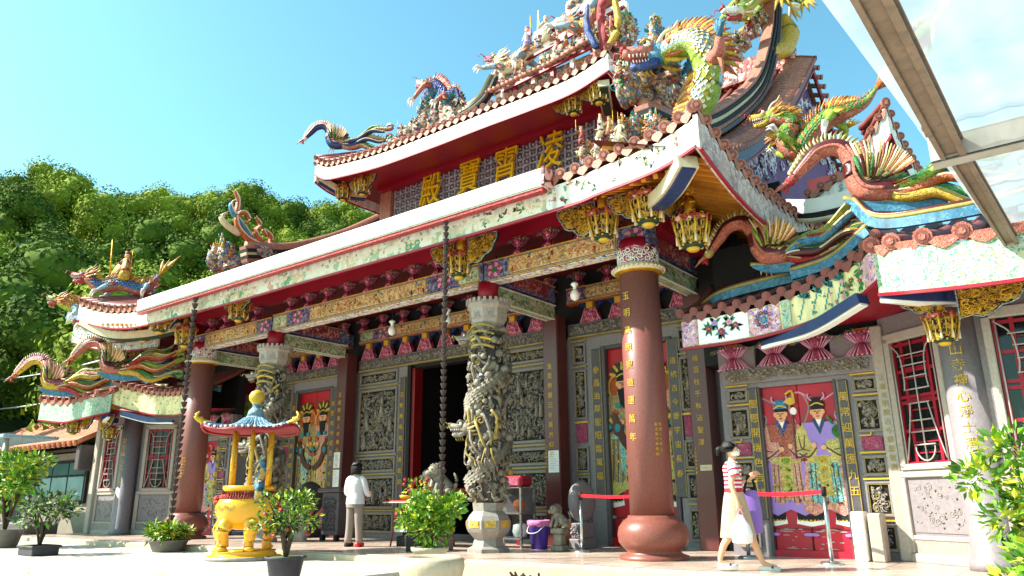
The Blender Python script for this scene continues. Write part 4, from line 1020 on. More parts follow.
# --- painted beams
def painted_beam(x0, x1, y, z0, h, d=.3, scenes=True, seed=1, name='painted_beam', parent=None):
    r = random.Random(seed); mb = MB(); mb.bbox(x0, y, z0, x1, y+d, z0+h, 'bluepattern', .015)
    mb.box(x0, y-.008, z0+h-.025, x1, y, z0+h-.005, 'goldpaint'); mb.box(x0, y-.008, z0+.005, x1, y, z0+.022, 'goldpaint')
    mb.box(x0+.1, y+.03, z0-.012, x1-.1, y+d-.03, z0, 'ceramicwhite' if scenes else 'stonecarve')
    L_ = x1-x0; segs = []
    if scenes:
        if L_ > 4: parts = ((.015, .085, 'g'), (.10, .17, 'm'), (.19, .42, 's'), (.43, .57, 'g'), (.58, .81, 's'), (.83, .90, 'm'), (.915, .985, 'g')) if L_ > 9 else ((.01, .09, 'g'), (.1, .2, 'm'), (.22, .78, 's'), (.8, .9, 'm'), (.91, .99, 'g'))
        else: parts = ((.02, .13, 'm'), (.17, .83, 's'), (.87, .98, 'm'))
        for a, b, t in parts:
            xa, xb, za, zb = x0+a*L_, x0+b*L_, z0+.05, z0+h-.05
            if t == 'm':
                for q in range(10): an = q/10*6.283; mb.poly([((xa+xb)/2+.13*cos(an)+.06*cos(w_), z0+h/2+.1*sin(an)+.05*sin(w_)) for w_ in [k/6*6.283 for k in range(6)]], y, .006+.0006*q, 'pink' if q % 2 else 'lightpink')
                mb.poly([((xa+xb)/2+.06*cos(w_), z0+h/2+.06*sin(w_)) for w_ in [k/8*6.283 for k in range(8)]], y, .016, 'green')
                continue
            c = .05; oct_ = lambda i: [(xa+i, za+c+i*.3), (xa+c, za+i), (xb-c, za+i), (xb-i, za+c+i*.3), (xb-i, zb-c-i*.3), (xb-c, zb-i), (xa+c, zb-i), (xa+i, zb-c-i*.3)]
            mb.poly(oct_(-.012), y, .006, 'goldpaint'); mb.poly(oct_(0), y, .009, 'navy'); mb.poly(oct_(.014), y, .013, 'cream'); mb.poly(oct_(.022), y, .017, 'scene' if t == 's' else 'scenegreen')
            if t == 's':
                for q in range(int((xb-xa)*60)):
                    mb.stamp(r.choice((PETAL, ICO, CURL3)), r.choice(('scene', 'scene', 'redcarve', 'scenegreen', 'cream', 'woodbrown', 'teal', 'goldline')), Mx.Translation(V((r.uniform(xa+.06, xb-.06), y-.02, r.uniform(za+.03, zb-.03)))) @ Mx.Rotation(r.random()*6, 4, 'Y') @ Mx.Rotation(pi/2, 4, 'X') @ Mx.Diagonal(V([r.uniform(.012, .034)]*3)).to_4x4())
            if t == 's':    # tiny carved people and trees along the scene
                n = int((xb-xa)/.3)
                for q in range(n):
                    px = xa+.09+(xb-xa-.18)*q/max(1, n-1)+r.uniform(-.03, .03); hh = (zb-za)*r.uniform(.35, .6)
                    mm = r.choice(('cream', 'redcarve', 'scenegreen', 'scene', 'goldline', 'orange', 'scene'))
                    mb.tube([(px, y-.02, za+.02), (px+r.uniform(-.02, .02), y-.03, za+hh*.75)], [.024, .012], mm, 6); mb.ball((px, y-.03, za+hh*.85), .015, 'paintskin', hi=False)
                    if r.random() < .6: mb.ball((px+.07, y-.01, za+hh*r.uniform(.5, .9)), (.05, .02, .035), r.choice(('scenegreen', 'goldline', 'stonecarve')), hi=False)
            else:
                for q in range(10): mb.stamp(PETAL, r.choice(('scenegreen', 'cream', 'pink', 'green')), Mx.Translation(V((r.uniform(xa+.08, xb-.08), y-.02, r.uniform(za+.04, zb-.04)))) @ Mx.Rotation(r.random()*6, 4, 'Y') @ Mx.Rotation(pi/2, 4, 'X') @ Mx.Diagonal(V((.09, .07, .05))).to_4x4())
    return mb.build(name, parent or hall)
painted_beam(-DX+.02, DX-.02, -.16, 4.95, .42, .32, seed=2); painted_beam(-CX-.3, -DX-.02, -.16, 4.93, .4, .32, seed=3); painted_beam(DX+.02, CX+.3, -.16, 4.95, .42, .32, seed=4)
painted_beam(-3.2, 3.16, WY-.14, 5.02, .34, .2, seed=5); painted_beam(-7.1, -3.64, WY-.14, 5.02, .34, .2, seed=6); painted_beam(3.6, 6.5, WY-.14, 5.02, .34, .2, seed=7)
mb = MB()
for (a, b) in ((-7.1, -3.64), (-3.2, 3.16), (3.6, 6.5)): mb.box(a, WY-.13, 4.985, b, WY+.05, 5.018, 'orange')
mb.build('orange_rail', hall)
# side beams from each column back to its pillar
for x in (-CX, -DX, DX, CX):
    mb = MB(); mb.bbox(x-.12, .2, 5.0, x+.12, 2.15, 5.36, 'bluepattern', .012); mb.bbox(x-.1, .2, 4.62, x+.1, 2.15, 4.92, 'scenegreen', .012)
    for f in (-1, 1):
        fx = x+f*.121
        mb.stamp(BOX, 'scenered', TRS((fx, 1.2, 5.18), s=(.012, 1.3, .26))); mb.stamp(BOX, 'goldpaint', TRS((fx, 1.2, 5.345), s=(.014, 1.9, .015)))
        mb.stamp(BOX, 'scenegreen', TRS((x+f*.101, 1.2, 4.77), s=(.012, 1.6, .22))); mb.stamp(BOX, 'white', TRS((x+f*.102, 1.2, 4.93), s=(.03, 1.95, .02))); mb.stamp(BOX, 'white', TRS((x+f*.102, 1.2, 4.62), s=(.03, 1.95, .02)))
        r = random.Random(int(x*10)+f)
        for q in range(22): mb.stamp(r.choice((PETAL, CURL3, CURL2)), r.choice(('pink', 'scenegreen', 'cream', 'green', 'redcarve')), Mx.Translation(V((fx, r.uniform(.5, 1.9), r.choice((5.18, 4.78))+r.uniform(-.09, .09)))) @ Mx.Rotation(pi/2, 4, 'Y') @ Mx.Rotation(r.random()*6, 4, 'Z') @ Mx.Diagonal(V((.07, .07, .05))).to_4x4())
    mb.build('side_beam', hall)
# --- lotus brackets, two friezes
proto = lotus('lotus_bracket', None); proto2 = lotus('lotus_bracket', None, 'rear')
for i in range(19):
    x = -6.35+i*.705
    if min(abs(x-a) for a in (-DX, DX)) < .25: continue
    o = put(proto, hall, (x, -.02, 5.37), s=(.92, 1, .82))
for i in range(19):
    x = -6.3+i*.7
    if min(abs(x-a) for a in (-DX, DX)) < .2: continue
    put(proto2, hall, (x, WY-.06, 4.55), s=(1.0, .8, .98))
for i in range(17):
    x = -6.2+i*.775
    if min(abs(x-a) for a in (-DX, DX)) < .2: continue
    put(proto, hall, (x, WY-.06, 5.36), s=(.9, .8, .8))
hide_proto(proto); hide_proto(proto2)
# eave underside: crimson boards, ceiling, plate beam
mb = MB()
mb.box(-CX-.4, -.1, 5.73, CX+.4, .12, 6.05, 'crimson'); mb.box(-7.3, .12, 5.75, 7.3, WY+.1, 5.85, 'darkred')
ef = resample([(-10.1, -1.9, 5.9), (-8.9, -1.7, 5.55), (-7, -1.52, 5.42), (6.6, -1.52, 5.42), (7.9, -1.6, 5.47), (8.65, -1.9, 5.45)], 40)
mb.grid([[p+V((0, .02, .06)), V((max(-8.6, min(8.3, p.x)), -.1, 5.98))] for p in ef], 'crimson')
mb.build('eave_board', hall)
mb = MB()      # orange rafters under the corners and the side eave
for i in range(28):
    y = -1.6+i*.3; z = 5.42+.05*max(0, (i-6)/8); mb = MB(); mb.tube([(8.72, y, z-.02 if i > 3 else 5.4), (7.0, y+.1, 6.2)], .055, 'rafter', 4, smooth=False); mb.build('rafter', hall)
for i in range(9):
    x = 6.9+i*.2; mb = MB(); mb.tube([(x, -1.6-.1*max(0, (x-8)), 5.42), (x-.1, -.1, 6.0)], .05, 'rafter', 4, smooth=False); mb.build('rafter', hall)
for i in range(12):
    x = -7.2-i*.22; mb = MB(); mb.tube([(x, -1.6-.05*i*.5, 5.42+.03*i), (x+.1, -.1, 6.0)], .05, 'rafter', 4, smooth=False); mb.build('rafter', hall)
mb = MB(); mb.grid([[V((8.78, -1.9+i*.4, 5.46+(.0 if i < 8 else .02*(i-8)))), V((6.9, -1.9+i*.4+.1, 6.26))] for i in range(22)], 'maroon')
mb.box(6.85, 0.2, 5.3, 7.1, 9, 5.75, 'crimson'); mb.box(6.9, 2.0, 3.2, 7.2, 9, 5.3, 'dark'); mb.build('side_eave_board', hall)
# corner brackets boards: long blue and white tongues under the corners
for (pts, m, w) in ((((8.55, -1.9, 5.36), (8.1, -1.5, 5.22), (7.5, -.9, 5.3), (7.0, -.35, 5.5)), 'navy', .26), (((-9.9, -1.9, 5.85), (-9.0, -1.5, 5.42), (-8.2, -.9, 5.42), (-7.3, -.35, 5.6)), 'darkgreen', .26)):
    mb = MB(); P = spline(pts, 6); mb.tube(P, .14, 'cream', 4, flat=1.5, smooth=False); mb.tube([p-V((0, 0, .06)) for p in P], .11, m, 4, flat=1.3, smooth=False); mb.build('corner_bracket_board', hall)
# --- lower roof
EF = [(-10.1, -2.0, 6.5), (-9.3, -1.85, 6.24), (-8.2, -1.66, 6.03), (-6.6, -1.6, 5.93), (-3, -1.58, 5.9), (0, -1.58, 5.9), (3, -1.58, 5.9), (6.2, -1.6, 5.91), (7.0, -1.65, 5.95), (7.8, -1.75, 5.97), (8.3, -1.88, 5.99), (8.75, -2.05, 6.04)]
TF = [(-7.2, 2.8, 7.75), (-6, 2.9, 7.75), (6, 2.9, 7.75), (7.0, 2.8, 7.75)]
ES = [(8.8, -2.05, 6.04), (8.82, -1.45, 5.84), (8.82, -.7, 5.7), (8.82, .5, 5.62), (8.82, 2.5, 5.76), (8.85, 4.5, 5.96), (8.9, 6.3, 6.2)]
mb = MB(); roof(mb, EF, TF, .28, .082); roof(mb, ES, [(7.0, 2.6, 7.7), (7.0, 4.4, 7.6), (7, 7, 7.4)], .3, .07)
roof(mb, [(-10.1, 6, 6.3), (-10.1, -2, 6.5)], [(-7.0, 7, 7.6), (-7.1, 2.6, 7.7)], .4, .07)
mb.build('lower_roof_tiles', hall)
mb = MB(); fascia(mb, EF, .15, .41, 'fascia_floral', n=80); PF = resample(spline(EF, 6), 160); r = random.Random(14)
for k in range(26):      # glazed sprigs near the right corner and a painted strip under the gutter
    p = PF[r.randint(124, 157)]; T_ = Mx.Translation(V((p.x, p.y-.004, p.z-r.uniform(.18, .48))))
    for q in range(5): leafp(mb, 0, 0, r.uniform(.05, .1), r.random()*6.28, r.choice(('green', 'darkgreen', 'goldline')), T_, .4)
    if k % 2: flower(mb, 0, 0, .03, r.choice(('pink', 'redcarve', 'salmon')), T_)
sp_ = [p for p in PF if -6.9 < p.x < 6.0]
mb.add([tuple(p+V((0, -.006, dz))) for p in sp_ for dz in (-.34, -.545)], [[2*i, 2*i+1, 2*i+3, 2*i+2] for i in range(len(sp_)-1)], 'stripfascia')
mb.build('painted_fascia', hall)
mb = MB(); fascia(mb, ES, .1, .5, 'sidefascia', out=(1, 0, 0), n=40); mb.build('painted_fascia', hall)
mb = MB(); fascia(mb, [(-10.1, 6, 6.3), (-10.1, -2, 6.5)], .1, .5, 'fascia_floral', out=(-1, 0, 0), n=20); mb.build('painted_fascia', hall)
mb = MB()      # white gutter on the middle of the front eave
mb.bbox(-6.95, -1.86, 5.68, 6.05, -1.64, 6.01, 'fasciawhite', .02); mb.box(-6.95, -1.84, 5.62, 6.05, -1.7, 5.68, 'red'); mb.box(-6.9, -1.868, 5.69, 6.0, -1.86, 5.705, 'green')
mb.bbox(6.05, -1.88, 5.7, 6.12, -1.62, 6.02, 'redcarve', .01); mb.build('rain_gutter', hall)
# main ridges (hip ridges of the great roof), slope and gable
def gab(sx):
    mb = MB(); x = sx*7.0
    low = [(x, 2.6, 7.55), (x, 5, 8.9), (x, 8, 11.2), (x, 10.9, 13.9)]
    G = spline(low, 5); back = [(x, 21.8-p.y, p.z) for p in G[::-1]]
    pts = [(p.y, p.z) for p in G]+[(b[1], b[2]) for b in back[1:]]
    n = len(pts); vs = [(x+.15*d, p[0], p[1]-.25) for d in (0, -1) for p in pts]+[(x, pts[-1][0], 4.5), (x, pts[0][0], 4.5), (x-.15, pts[-1][0], 4.5), (x-.15, pts[0][0], 4.5)]
    mb.add(vs, [list(range(n))+[2*n, 2*n+1], (list(range(n, 2*n))+[2*n+2, 2*n+3])[::-1]], 'purple')
    w = mb.build('gable_wall', hall)
    r = random.Random(4+sx); mb = MB()
    for k in range(620):     # raised scrollwork under the verge
        t = r.random(); i = int(t*(n-1)); p = pts[i]; q = r.random()**1.3
        z = p[1]-.45-q*1.7*(1-abs(p[0]-10.9)/11); s = r.uniform(.1, .24)
        mb.stamp(r.choice((CURL, CURL2, CURL3, PETAL)), r.choice(('gablescroll', 'gablescroll', 'gablescroll', 'purplecarve')), Mx.Translation(V((x+sx*.03, p[0]+r.uniform(-.3, .3), z))) @ Mx.Rotation(pi/2, 4, 'Y') @ Mx.Rotation(r.random()*6.28, 4, 'Z') @ Mx.Diagonal(V((s, s, s))).to_4x4(), True)
    mb.build('gable_scrollwork', w)
    mb = MB()
    B = [V((x+sx*.35, p.y, p.z-.02)) for p in G]
    fascia(mb, B, .08, .3, 'maroon', out=(sx, 0, 0), n=30, edge='red'); fascia(mb, [V((p.x, 21.8-p.y, p.z)) for p in B], .08, .35, 'maroon', out=(sx, 0, 0), n=30, edge='red')
    mb.build('verge_board', hall)
    mb = MB(); pr = resample(B, 44)
    for q in pr + [V((p.x, 21.8-p.y, p.z)) for p in resample(B, 34)]: # short verge tiles running out to the gable edge
        mb.tube([V((x-sx*.35, q.y, q.z+.28)), V((x, q.y, q.z+.2)), V((x+sx*.45, q.y, q.z))], .075, 'tilepale', 8); mb.tube([V((x+sx*.45, q.y, q.z)), V((x+sx*.48, q.y, q.z-.01))], .085, 'tile', 10, smooth=False)
    mb.build('verge_tiles', hall)
    mb = MB(); ridge(mb, [(x-sx*.45, .9, 7.55), (x-sx*.45, 2.6, 8.0), (x-sx*.45, 5, 9.3), (x-sx*.45, 8, 11.6), (x-sx*.45, 9.8, 14.0), (x-sx*.45, 10.6, 15.8)], .62, .17, ('stonedark', 'tilepale', 'dark', 'cream', 'dark', 'tilepale')); mb.build('hip_ridge', hall)
gab(1); gab(-1)
mb = MB(); roof(mb, [(-7, 2.6, 7.6), (0, 2.6, 7.6), (7, 2.6, 7.6)], [(-7, 10.9, 13.9), (0, 10.9, 13.5), (7, 10.9, 13.9)], .36, .09, conc=.75)
roof(mb, [(7, 19.2, 7.6), (-7, 19.2, 7.6)], [(7, 10.9, 13.9), (-7, 10.9, 13.9)], .5, .09, conc=.75); mb.build('main_roof_tiles', hall)
mb = MB(); mb.bbox(-6.9, 10.7, 13.8, 6.9, 11.1, 14.6, 'redcarve', .03); mb.build('main_ridge', hall)
# --- projecting upper tier
mb = MB(); TW = 3.95
mb.box(-TW, 4.05, 7.2, TW, 4.3, 10.3, 'lattice')
for s_ in (-1, 1): mb.bbox(s_*TW-.24, 3.9, 7.2, s_*TW+.24, 4.4, 10.6, 'tilepale', .02); mb.box(s_*(TW-.1)-.1, 4.3, 7.2, s_*(TW-.1)+.1, 9, 10.3, 'maroon')
mb.build('upper_wall', hall)
mb = MB()      # stone lattice of small squares
for i in range(33): x = -3.6+i*.225; mb.box(x-.03, 3.99, 8.2, x+.03, 4.05, 10.2, 'lattice')
for i in range(10): z = 8.25+i*.215; mb.box(-3.6, 3.995, z-.03, 3.6, 4.045, z+.03, 'lattice')
mb.box(-3.62, 4.03, 8.2, 3.62, 4.05, 10.2, 'stonedark')
r = random.Random(3)
for i in range(32):
    for j in range(9): mb.ball((-3.49+i*.225, 4.02, 8.36+j*.215), .05, 'lattice', hi=False)
mb.build('lattice_screen', hall)
for ch, x, z in (('殿', -1.95, 9.72), ('寶', -.47, 9.74), ('霄', .86, 9.72), ('凌', 2.35, 9.66)):
    mb = MB(); vs, fs = glyph(ch)
    mb.add([(x+p[0]*.78+p[1]*.12, 3.86-p[2]*2.0, z+p[1]*1.05) for p in vs], fs, 'signgold')
    for dx_ in (-.16, .16): mb.tube([(x+dx_, 3.9, z+.5), (x+dx_, 3.9, 10.2)], .012, 'dark', 4); mb.tube([(x+dx_, 3.9, z-.5), (x+dx_, 3.9, 8.4)], .012, 'dark', 4)
    mb.build('sign_character', hall)
UE = [(-5.15, 2.1, 11.02), (-4.6, 2.1, 10.72), (-3.7, 2.1, 10.58), (-2.2, 2.1, 10.44), (-.3, 2.1, 10.4), (1.5, 2.1, 10.4), (3.0, 2.1, 10.38), (4.2, 2.1, 10.4), (5.15, 2.1, 10.62)]
mb = MB()
mb.grid([[p+V((0, .03, -.54)), V((p.x*.86, 4.0, 10.32))] for p in resample(UE, 30)], 'crimson'); mb.grid([[V((4.9, 2.2+i*.5, 9.98)), V((3.9, 2.4+i*.5, 10.4))] for i in range(10)], 'darkred')
mb.grid([[V((-4.9, 2.2+i*.5, 10.2)), V((-3.9, 2.4+i*.5, 10.4))] for i in range(10)], 'darkred')
mb.box(-4.1, 3.7, 10.15, 4.1, 4.05, 10.35, 'crimson'); mb.build('upper_eave_board', hall)
mb = MB(); roof(mb, UE, [(-2.8, 4.6, 11.9), (0, 4.6, 11.9), (2.8, 4.6, 11.9)], .26, .08)
US = [(5.15, 2.1, 10.62), (5.18, 2.8, 10.45), (5.2, 4.5, 10.4), (5.2, 7.5, 10.5)]; roof(mb, US, [(3.4, 4.4, 11.9), (3.4, 5.5, 11.9), (3.4, 7.5, 11.9)], .3, .065)
roof(mb, [(-p[0], p[1], p[2]+.2) for p in US][::-1], [(-3.4, 7.5, 11.9), (-3.4, 5.5, 11.9), (-3.4, 4.4, 11.9)], .3, .065)
roof(mb, [(-3.4, 4.4, 11.85), (3.4, 4.4, 11.85)], [(-3.4, 7.6, 14.2), (3.4, 7.6, 14.2)], .3, .07); mb.build('upper_roof_tiles', hall)
mb = MB(); fascia(mb, UE, .17, .38, 'fascia_pale', n=60); mb.build('upper_fascia', hall)
mb = MB(); fascia(mb, US, .12, .45, 'fascia_floral', out=(1, 0, 0), n=20); mb.build('upper_fascia', hall); mb = MB(); fascia(mb, [(-p[0], p[1], p[2]+.2) for p in US], .12, .45, 'fascia_floral', out=(-1, 0, 0), n=20); mb.build('upper_fascia', hall)
for pts, m in ((((4.95, 2.2, 9.86), (4.7, 2.7, 9.75), (4.35, 3.4, 9.9)), 'darkgreen'), (((-5.0, 2.2, 10.3), (-4.6, 2.8, 9.95), (-4.3, 3.4, 9.95)), 'navy')):
    mb = MB(); P = spline(pts, 6); mb.tube(P, .13, 'cream', 4, flat=1.4, smooth=False); mb.tube([p-V((0, 0, .05)) for p in P], .11, m, 4, flat=1.2, smooth=False); mb.build('corner_bracket_board', hall)
# openwork front ridge of the upper roof: bars, ceramic infill, tiled rope course
mb = MB()
for (x0, z0, x1, z1, y) in ((1.35, 11.3, 4.9, 11.55, 2.9), (1.5, 11.95, 5.2, 12.3, 3.0), (2.4, 12.7, 5.9, 13.1, 3.2), (3.2, 13.5, 6.2, 13.9, 3.6)):
    mb.tube([(x0, y, z0), (x1, y, z1)], .09, 'white', 4, smooth=False); mb.tube([(x0, y-.07, z0-.14), (x1, y-.07, z1-.14)], .05, 'crimson', 4, smooth=False)
    for q in range(7): t = q/6; mb.box(x0+(x1-x0)*t-.05, y-.05, z0+(z1-z0)*t-.45, x0+(x1-x0)*t+.05, y+.05, z0+(z1-z0)*t, 'crimson' if q % 2 else 'white')
mb.bbox(1.3, 2.8, 10.95, 1.6, 3.3, 11.75, 'white', .03)
for q in range(26): t = q/25; mb.ball((1.05+3.6*t, 2.62, 11.18+.12*t+.45*max(0, t-.6)), (.11, .08, .07), 'tilepale', (0, .5, 0), hi=False)
mb.box(1.4, 2.95, 10.9, 5.0, 3.1, 11.3, 'ceramicmix')
mb.build('openwork_ridge', hall)
mb = MB(); ridge(mb, [(.3, 2.5, 10.6), (.85, 2.55, 10.72), (1.2, 2.7, 11.05), (1.42, 2.85, 11.6)], .3, .1, ('dark', 'cream', 'stonedark', 'goldline')); mb.build('hip_ridge', hall)
# hanging lantern posts and bracket cheeks under both eaves
lp = lantern_post('hanging_lantern_post', None); wb = wing_bracket('gilt_bracket', None); gf = gold_figure('gilt_figure', None)
# --- pendants, brackets and gilt figures along the eaves of the hall
for (x, y, z, rz, s) in ((-3.96, -.75, 5.7, 0, 1.05), (3.32, -.75, 5.42, 0, 1.02), (6.5, -.75, 5.48, 0, 1.05), (7.42, -.95, 5.5, R(40), 1.12), (7.95, -.55, 5.1, R(80), 1.12),
                         (-8.7, -.75, 5.9, 0, 1.2), (-7.5, -.9, 5.95, R(-40), 1.2), (-6.4, -.75, 5.4, 0, 1.1), (3.95, 2.5, 9.98, 0, .9), (4.7, 2.4, 9.98, R(40), .95), (-4.5, 2.7, 10.1, 0, .95), (-3.5, 2.6, 10.0, R(-30), 1.0), (8.5, 1.6, 5.25, 0, 1)):
    put(lp, hall, (x, y, z), rz, s)
for (x, y, z, rz, s, sg) in ((-4.02, -.8, 5.88, 0, 1, -1), (-3.9, -.8, 5.88, 0, 1, 1), (3.25, -.8, 5.62, 0, 1, -1), (3.62, -.8, 5.62, 0, 1.15, 1), (6.4, -.8, 5.66, 0, 1.25, -1), (7.3, -.9, 5.6, 0, 1, -1), (7.55, -.8, 5.6, R(70), 1, 1),
                             (3.85, 2.5, 10.0, 0, .8, -1), (4.55, 2.4, 10.0, 0, .7, -1), (-3.4, 2.6, 10.08, 0, .8, 1), (-3.6, 2.6, 10.05, 0, .8, -1), (-8.8, -.8, 6.0, 0, 1.2, 1), (-7.4, -.8, 6.0, 0, 1.2, 1)):
    put(wb, hall, (x, y, z), rz, (s*sg, s, s))
for (x, y, z) in ((3.42, -.8, 5.4), (6.55, -.85, 5.42), (7.95, -.6, 5.05), (-3.96, -.8, 5.45), (3.98, 2.4, 9.85), (-3.45, 2.5, 9.85)): put(gf, hall, (x, y, z), 0, .95)
# front end of the great hip ridges: scroll finial on the left
mb = MB(); X_ = -6.6
for (pts, m) in (([(2.3, 8.5), (1.5, 8.45), (.8, 8.5), (.2, 8.9), (.05, 9.5), (.35, 9.75), (.6, 9.45), (.4, 9.2)], 'orange'), ([(.9, 8.6), (.45, 9.1), (-.1, 9.6), (-.25, 10.0), (-.05, 10.2)], 'skyblue'),
                 ([(1.4, 8.6), (1.0, 9.0), (1.2, 9.4), (.9, 9.7)], 'orange'), ([(.3, 8.7), (-.3, 8.9), (-.6, 9.2), (-.4, 9.45)], 'cream'), ([(1.8, 8.6), (1.75, 9.0), (1.35, 9.2), (1.5, 8.9)], 'flame'), ([(.1, 9.6), (.1, 10.3), (-.15, 10.7)], 'flame')):
    P = spline([(X_+.02*i, 1.6+(p[0]-1.6)*.72, 8.3+(p[1]-8.4)*.62) for i, p in enumerate(pts)], 5); mb.tube(P, [.1, .09, .07, .025], m, 7); mb.tube([p+V((.06, 0, .04)) for p in P], [.035, .035, .012], 'cream', 5)
mb.build('scroll_finial', hall)
CER = ['red', 'salmon', 'teal', 'cream', 'redcarve', 'darkgreen', 'green', 'skyblue', 'orange', 'goldline', 'ceramicmix', 'tilepale', 'blue', 'yellow']
mb = MB(); cluster(mb, (-6.6, .3, 7.35), (1.0, 1.0, 1.3), 260, 5, CER, 9); cluster(mb, (-6.7, 1.6, 7.9), (.8, 1.2, .8), 120, 6, ['teal', 'blue', 'yellow', 'goldline', 'red'], 3); mb.build('ceramic_figures', hall)
mb = MB(); cluster(mb, (6.15, .1, 6.75), (1.0, .7, 1.35), 420, 8, ['white', 'cream', 'darkgreen', 'cream', 'goldline', 'redcarve', 'cream', 'goldline'], 8, .06, .15); mb.build('ceramic_figures', hall)
mb = MB(); cluster(mb, (6.7, .2, 6.9), (1.2, .9, 1.2), 240, 18, CER, 4, .07, .16); cluster(mb, (6.7, 1.0, 8.6), (1.2, 1.2, 2.4), 260, 28, CER, 5, .08, .2); mb.build('ceramic_figures', hall)
mb = MB(); cluster(mb, (-1.6, 2.45, 10.7), (1.3, .6, .8), 200, 9, ['darkgreen', 'green', 'cream', 'pink', 'teal', 'red'], 3, .07, .15); cluster(mb, (-.4, 2.5, 10.75), (1.5, .6, 1.7), 330, 10, ['darkgreen', 'green', 'cream', 'pink', 'teal', 'woodbrown', 'blue', 'red'], 6, .07, .15); mb.build('ceramic_figures', hall)
for i, (a, b) in enumerate((((1.6, 2.9, 11.3), (2.6, 2.9, 11.3)), ((3.4, 2.8, 11.4), (4.6, 2.8, 11.6)), ((2.8, 3.0, 12.1), (4.6, 3.1, 12.5)), ((4.0, 3.2, 13.0), (5.6, 3.4, 13.4)))):
    mb = MB()
    for t in (0, .5, 1): cluster(mb, V(a).lerp(V(b), t), (1.0, .4, .6), 90, 40+i*3+int(t*2), CER+['tilepale', 'cream'], 1, .05, .12)
    mb.build('ceramic_figures', hall)
mb = MB()
for t in range(9): y = 2+t*.95; z = 8.1+.62*t+.02*t*t; cluster(mb, (6.3, y, z+.55), (.5, .9, .7), 60, 70+t, CER+['lime', 'flame'], 1, .08, .18)
mb.build('ceramic_figures', hall)
mb = MB()      # yellow ridge end and red blue finial at the corner of the upper roof
mb.tube(spline([(6.55, 9.3, 13.6), (6.7, 10.3, 14.2), (6.8, 10.8, 15.0), (6.7, 10.7, 15.6)], 5), [.2, .32, .34, .15], 'yellow', 8); mb.build('ridge_end', hall)
mb = MB(); mb.tube(spline([(4.95, 2.2, 10.6), (5.0, 2.25, 11.1), (4.9, 2.3, 11.7), (5.05, 2.3, 12.4), (4.95, 2.2, 13.0)], 4), [.08, .13, .1, .14, .03], 'red', 8)
mb.tube(spline([(4.9, 2.05, 10.7), (4.7, 2.0, 11.3), (4.75, 2.0, 11.9)], 4), [.07, .09, .02], 'blue', 7); mb.tube(spline([(5.1, 2.2, 10.7), (5.35, 2.3, 11.2), (5.3, 2.3, 12.0), (5.5, 2.3, 12.5)], 4), [.07, .1, .07, .02], 'yellow', 7)
cluster(mb, (5.1, 2.5, 10.9), (.9, .8, 1.5), 200, 88, CER+['blue', 'yellow', 'lime'], 4, .08, .17); mb.build('corner_finial', hall)

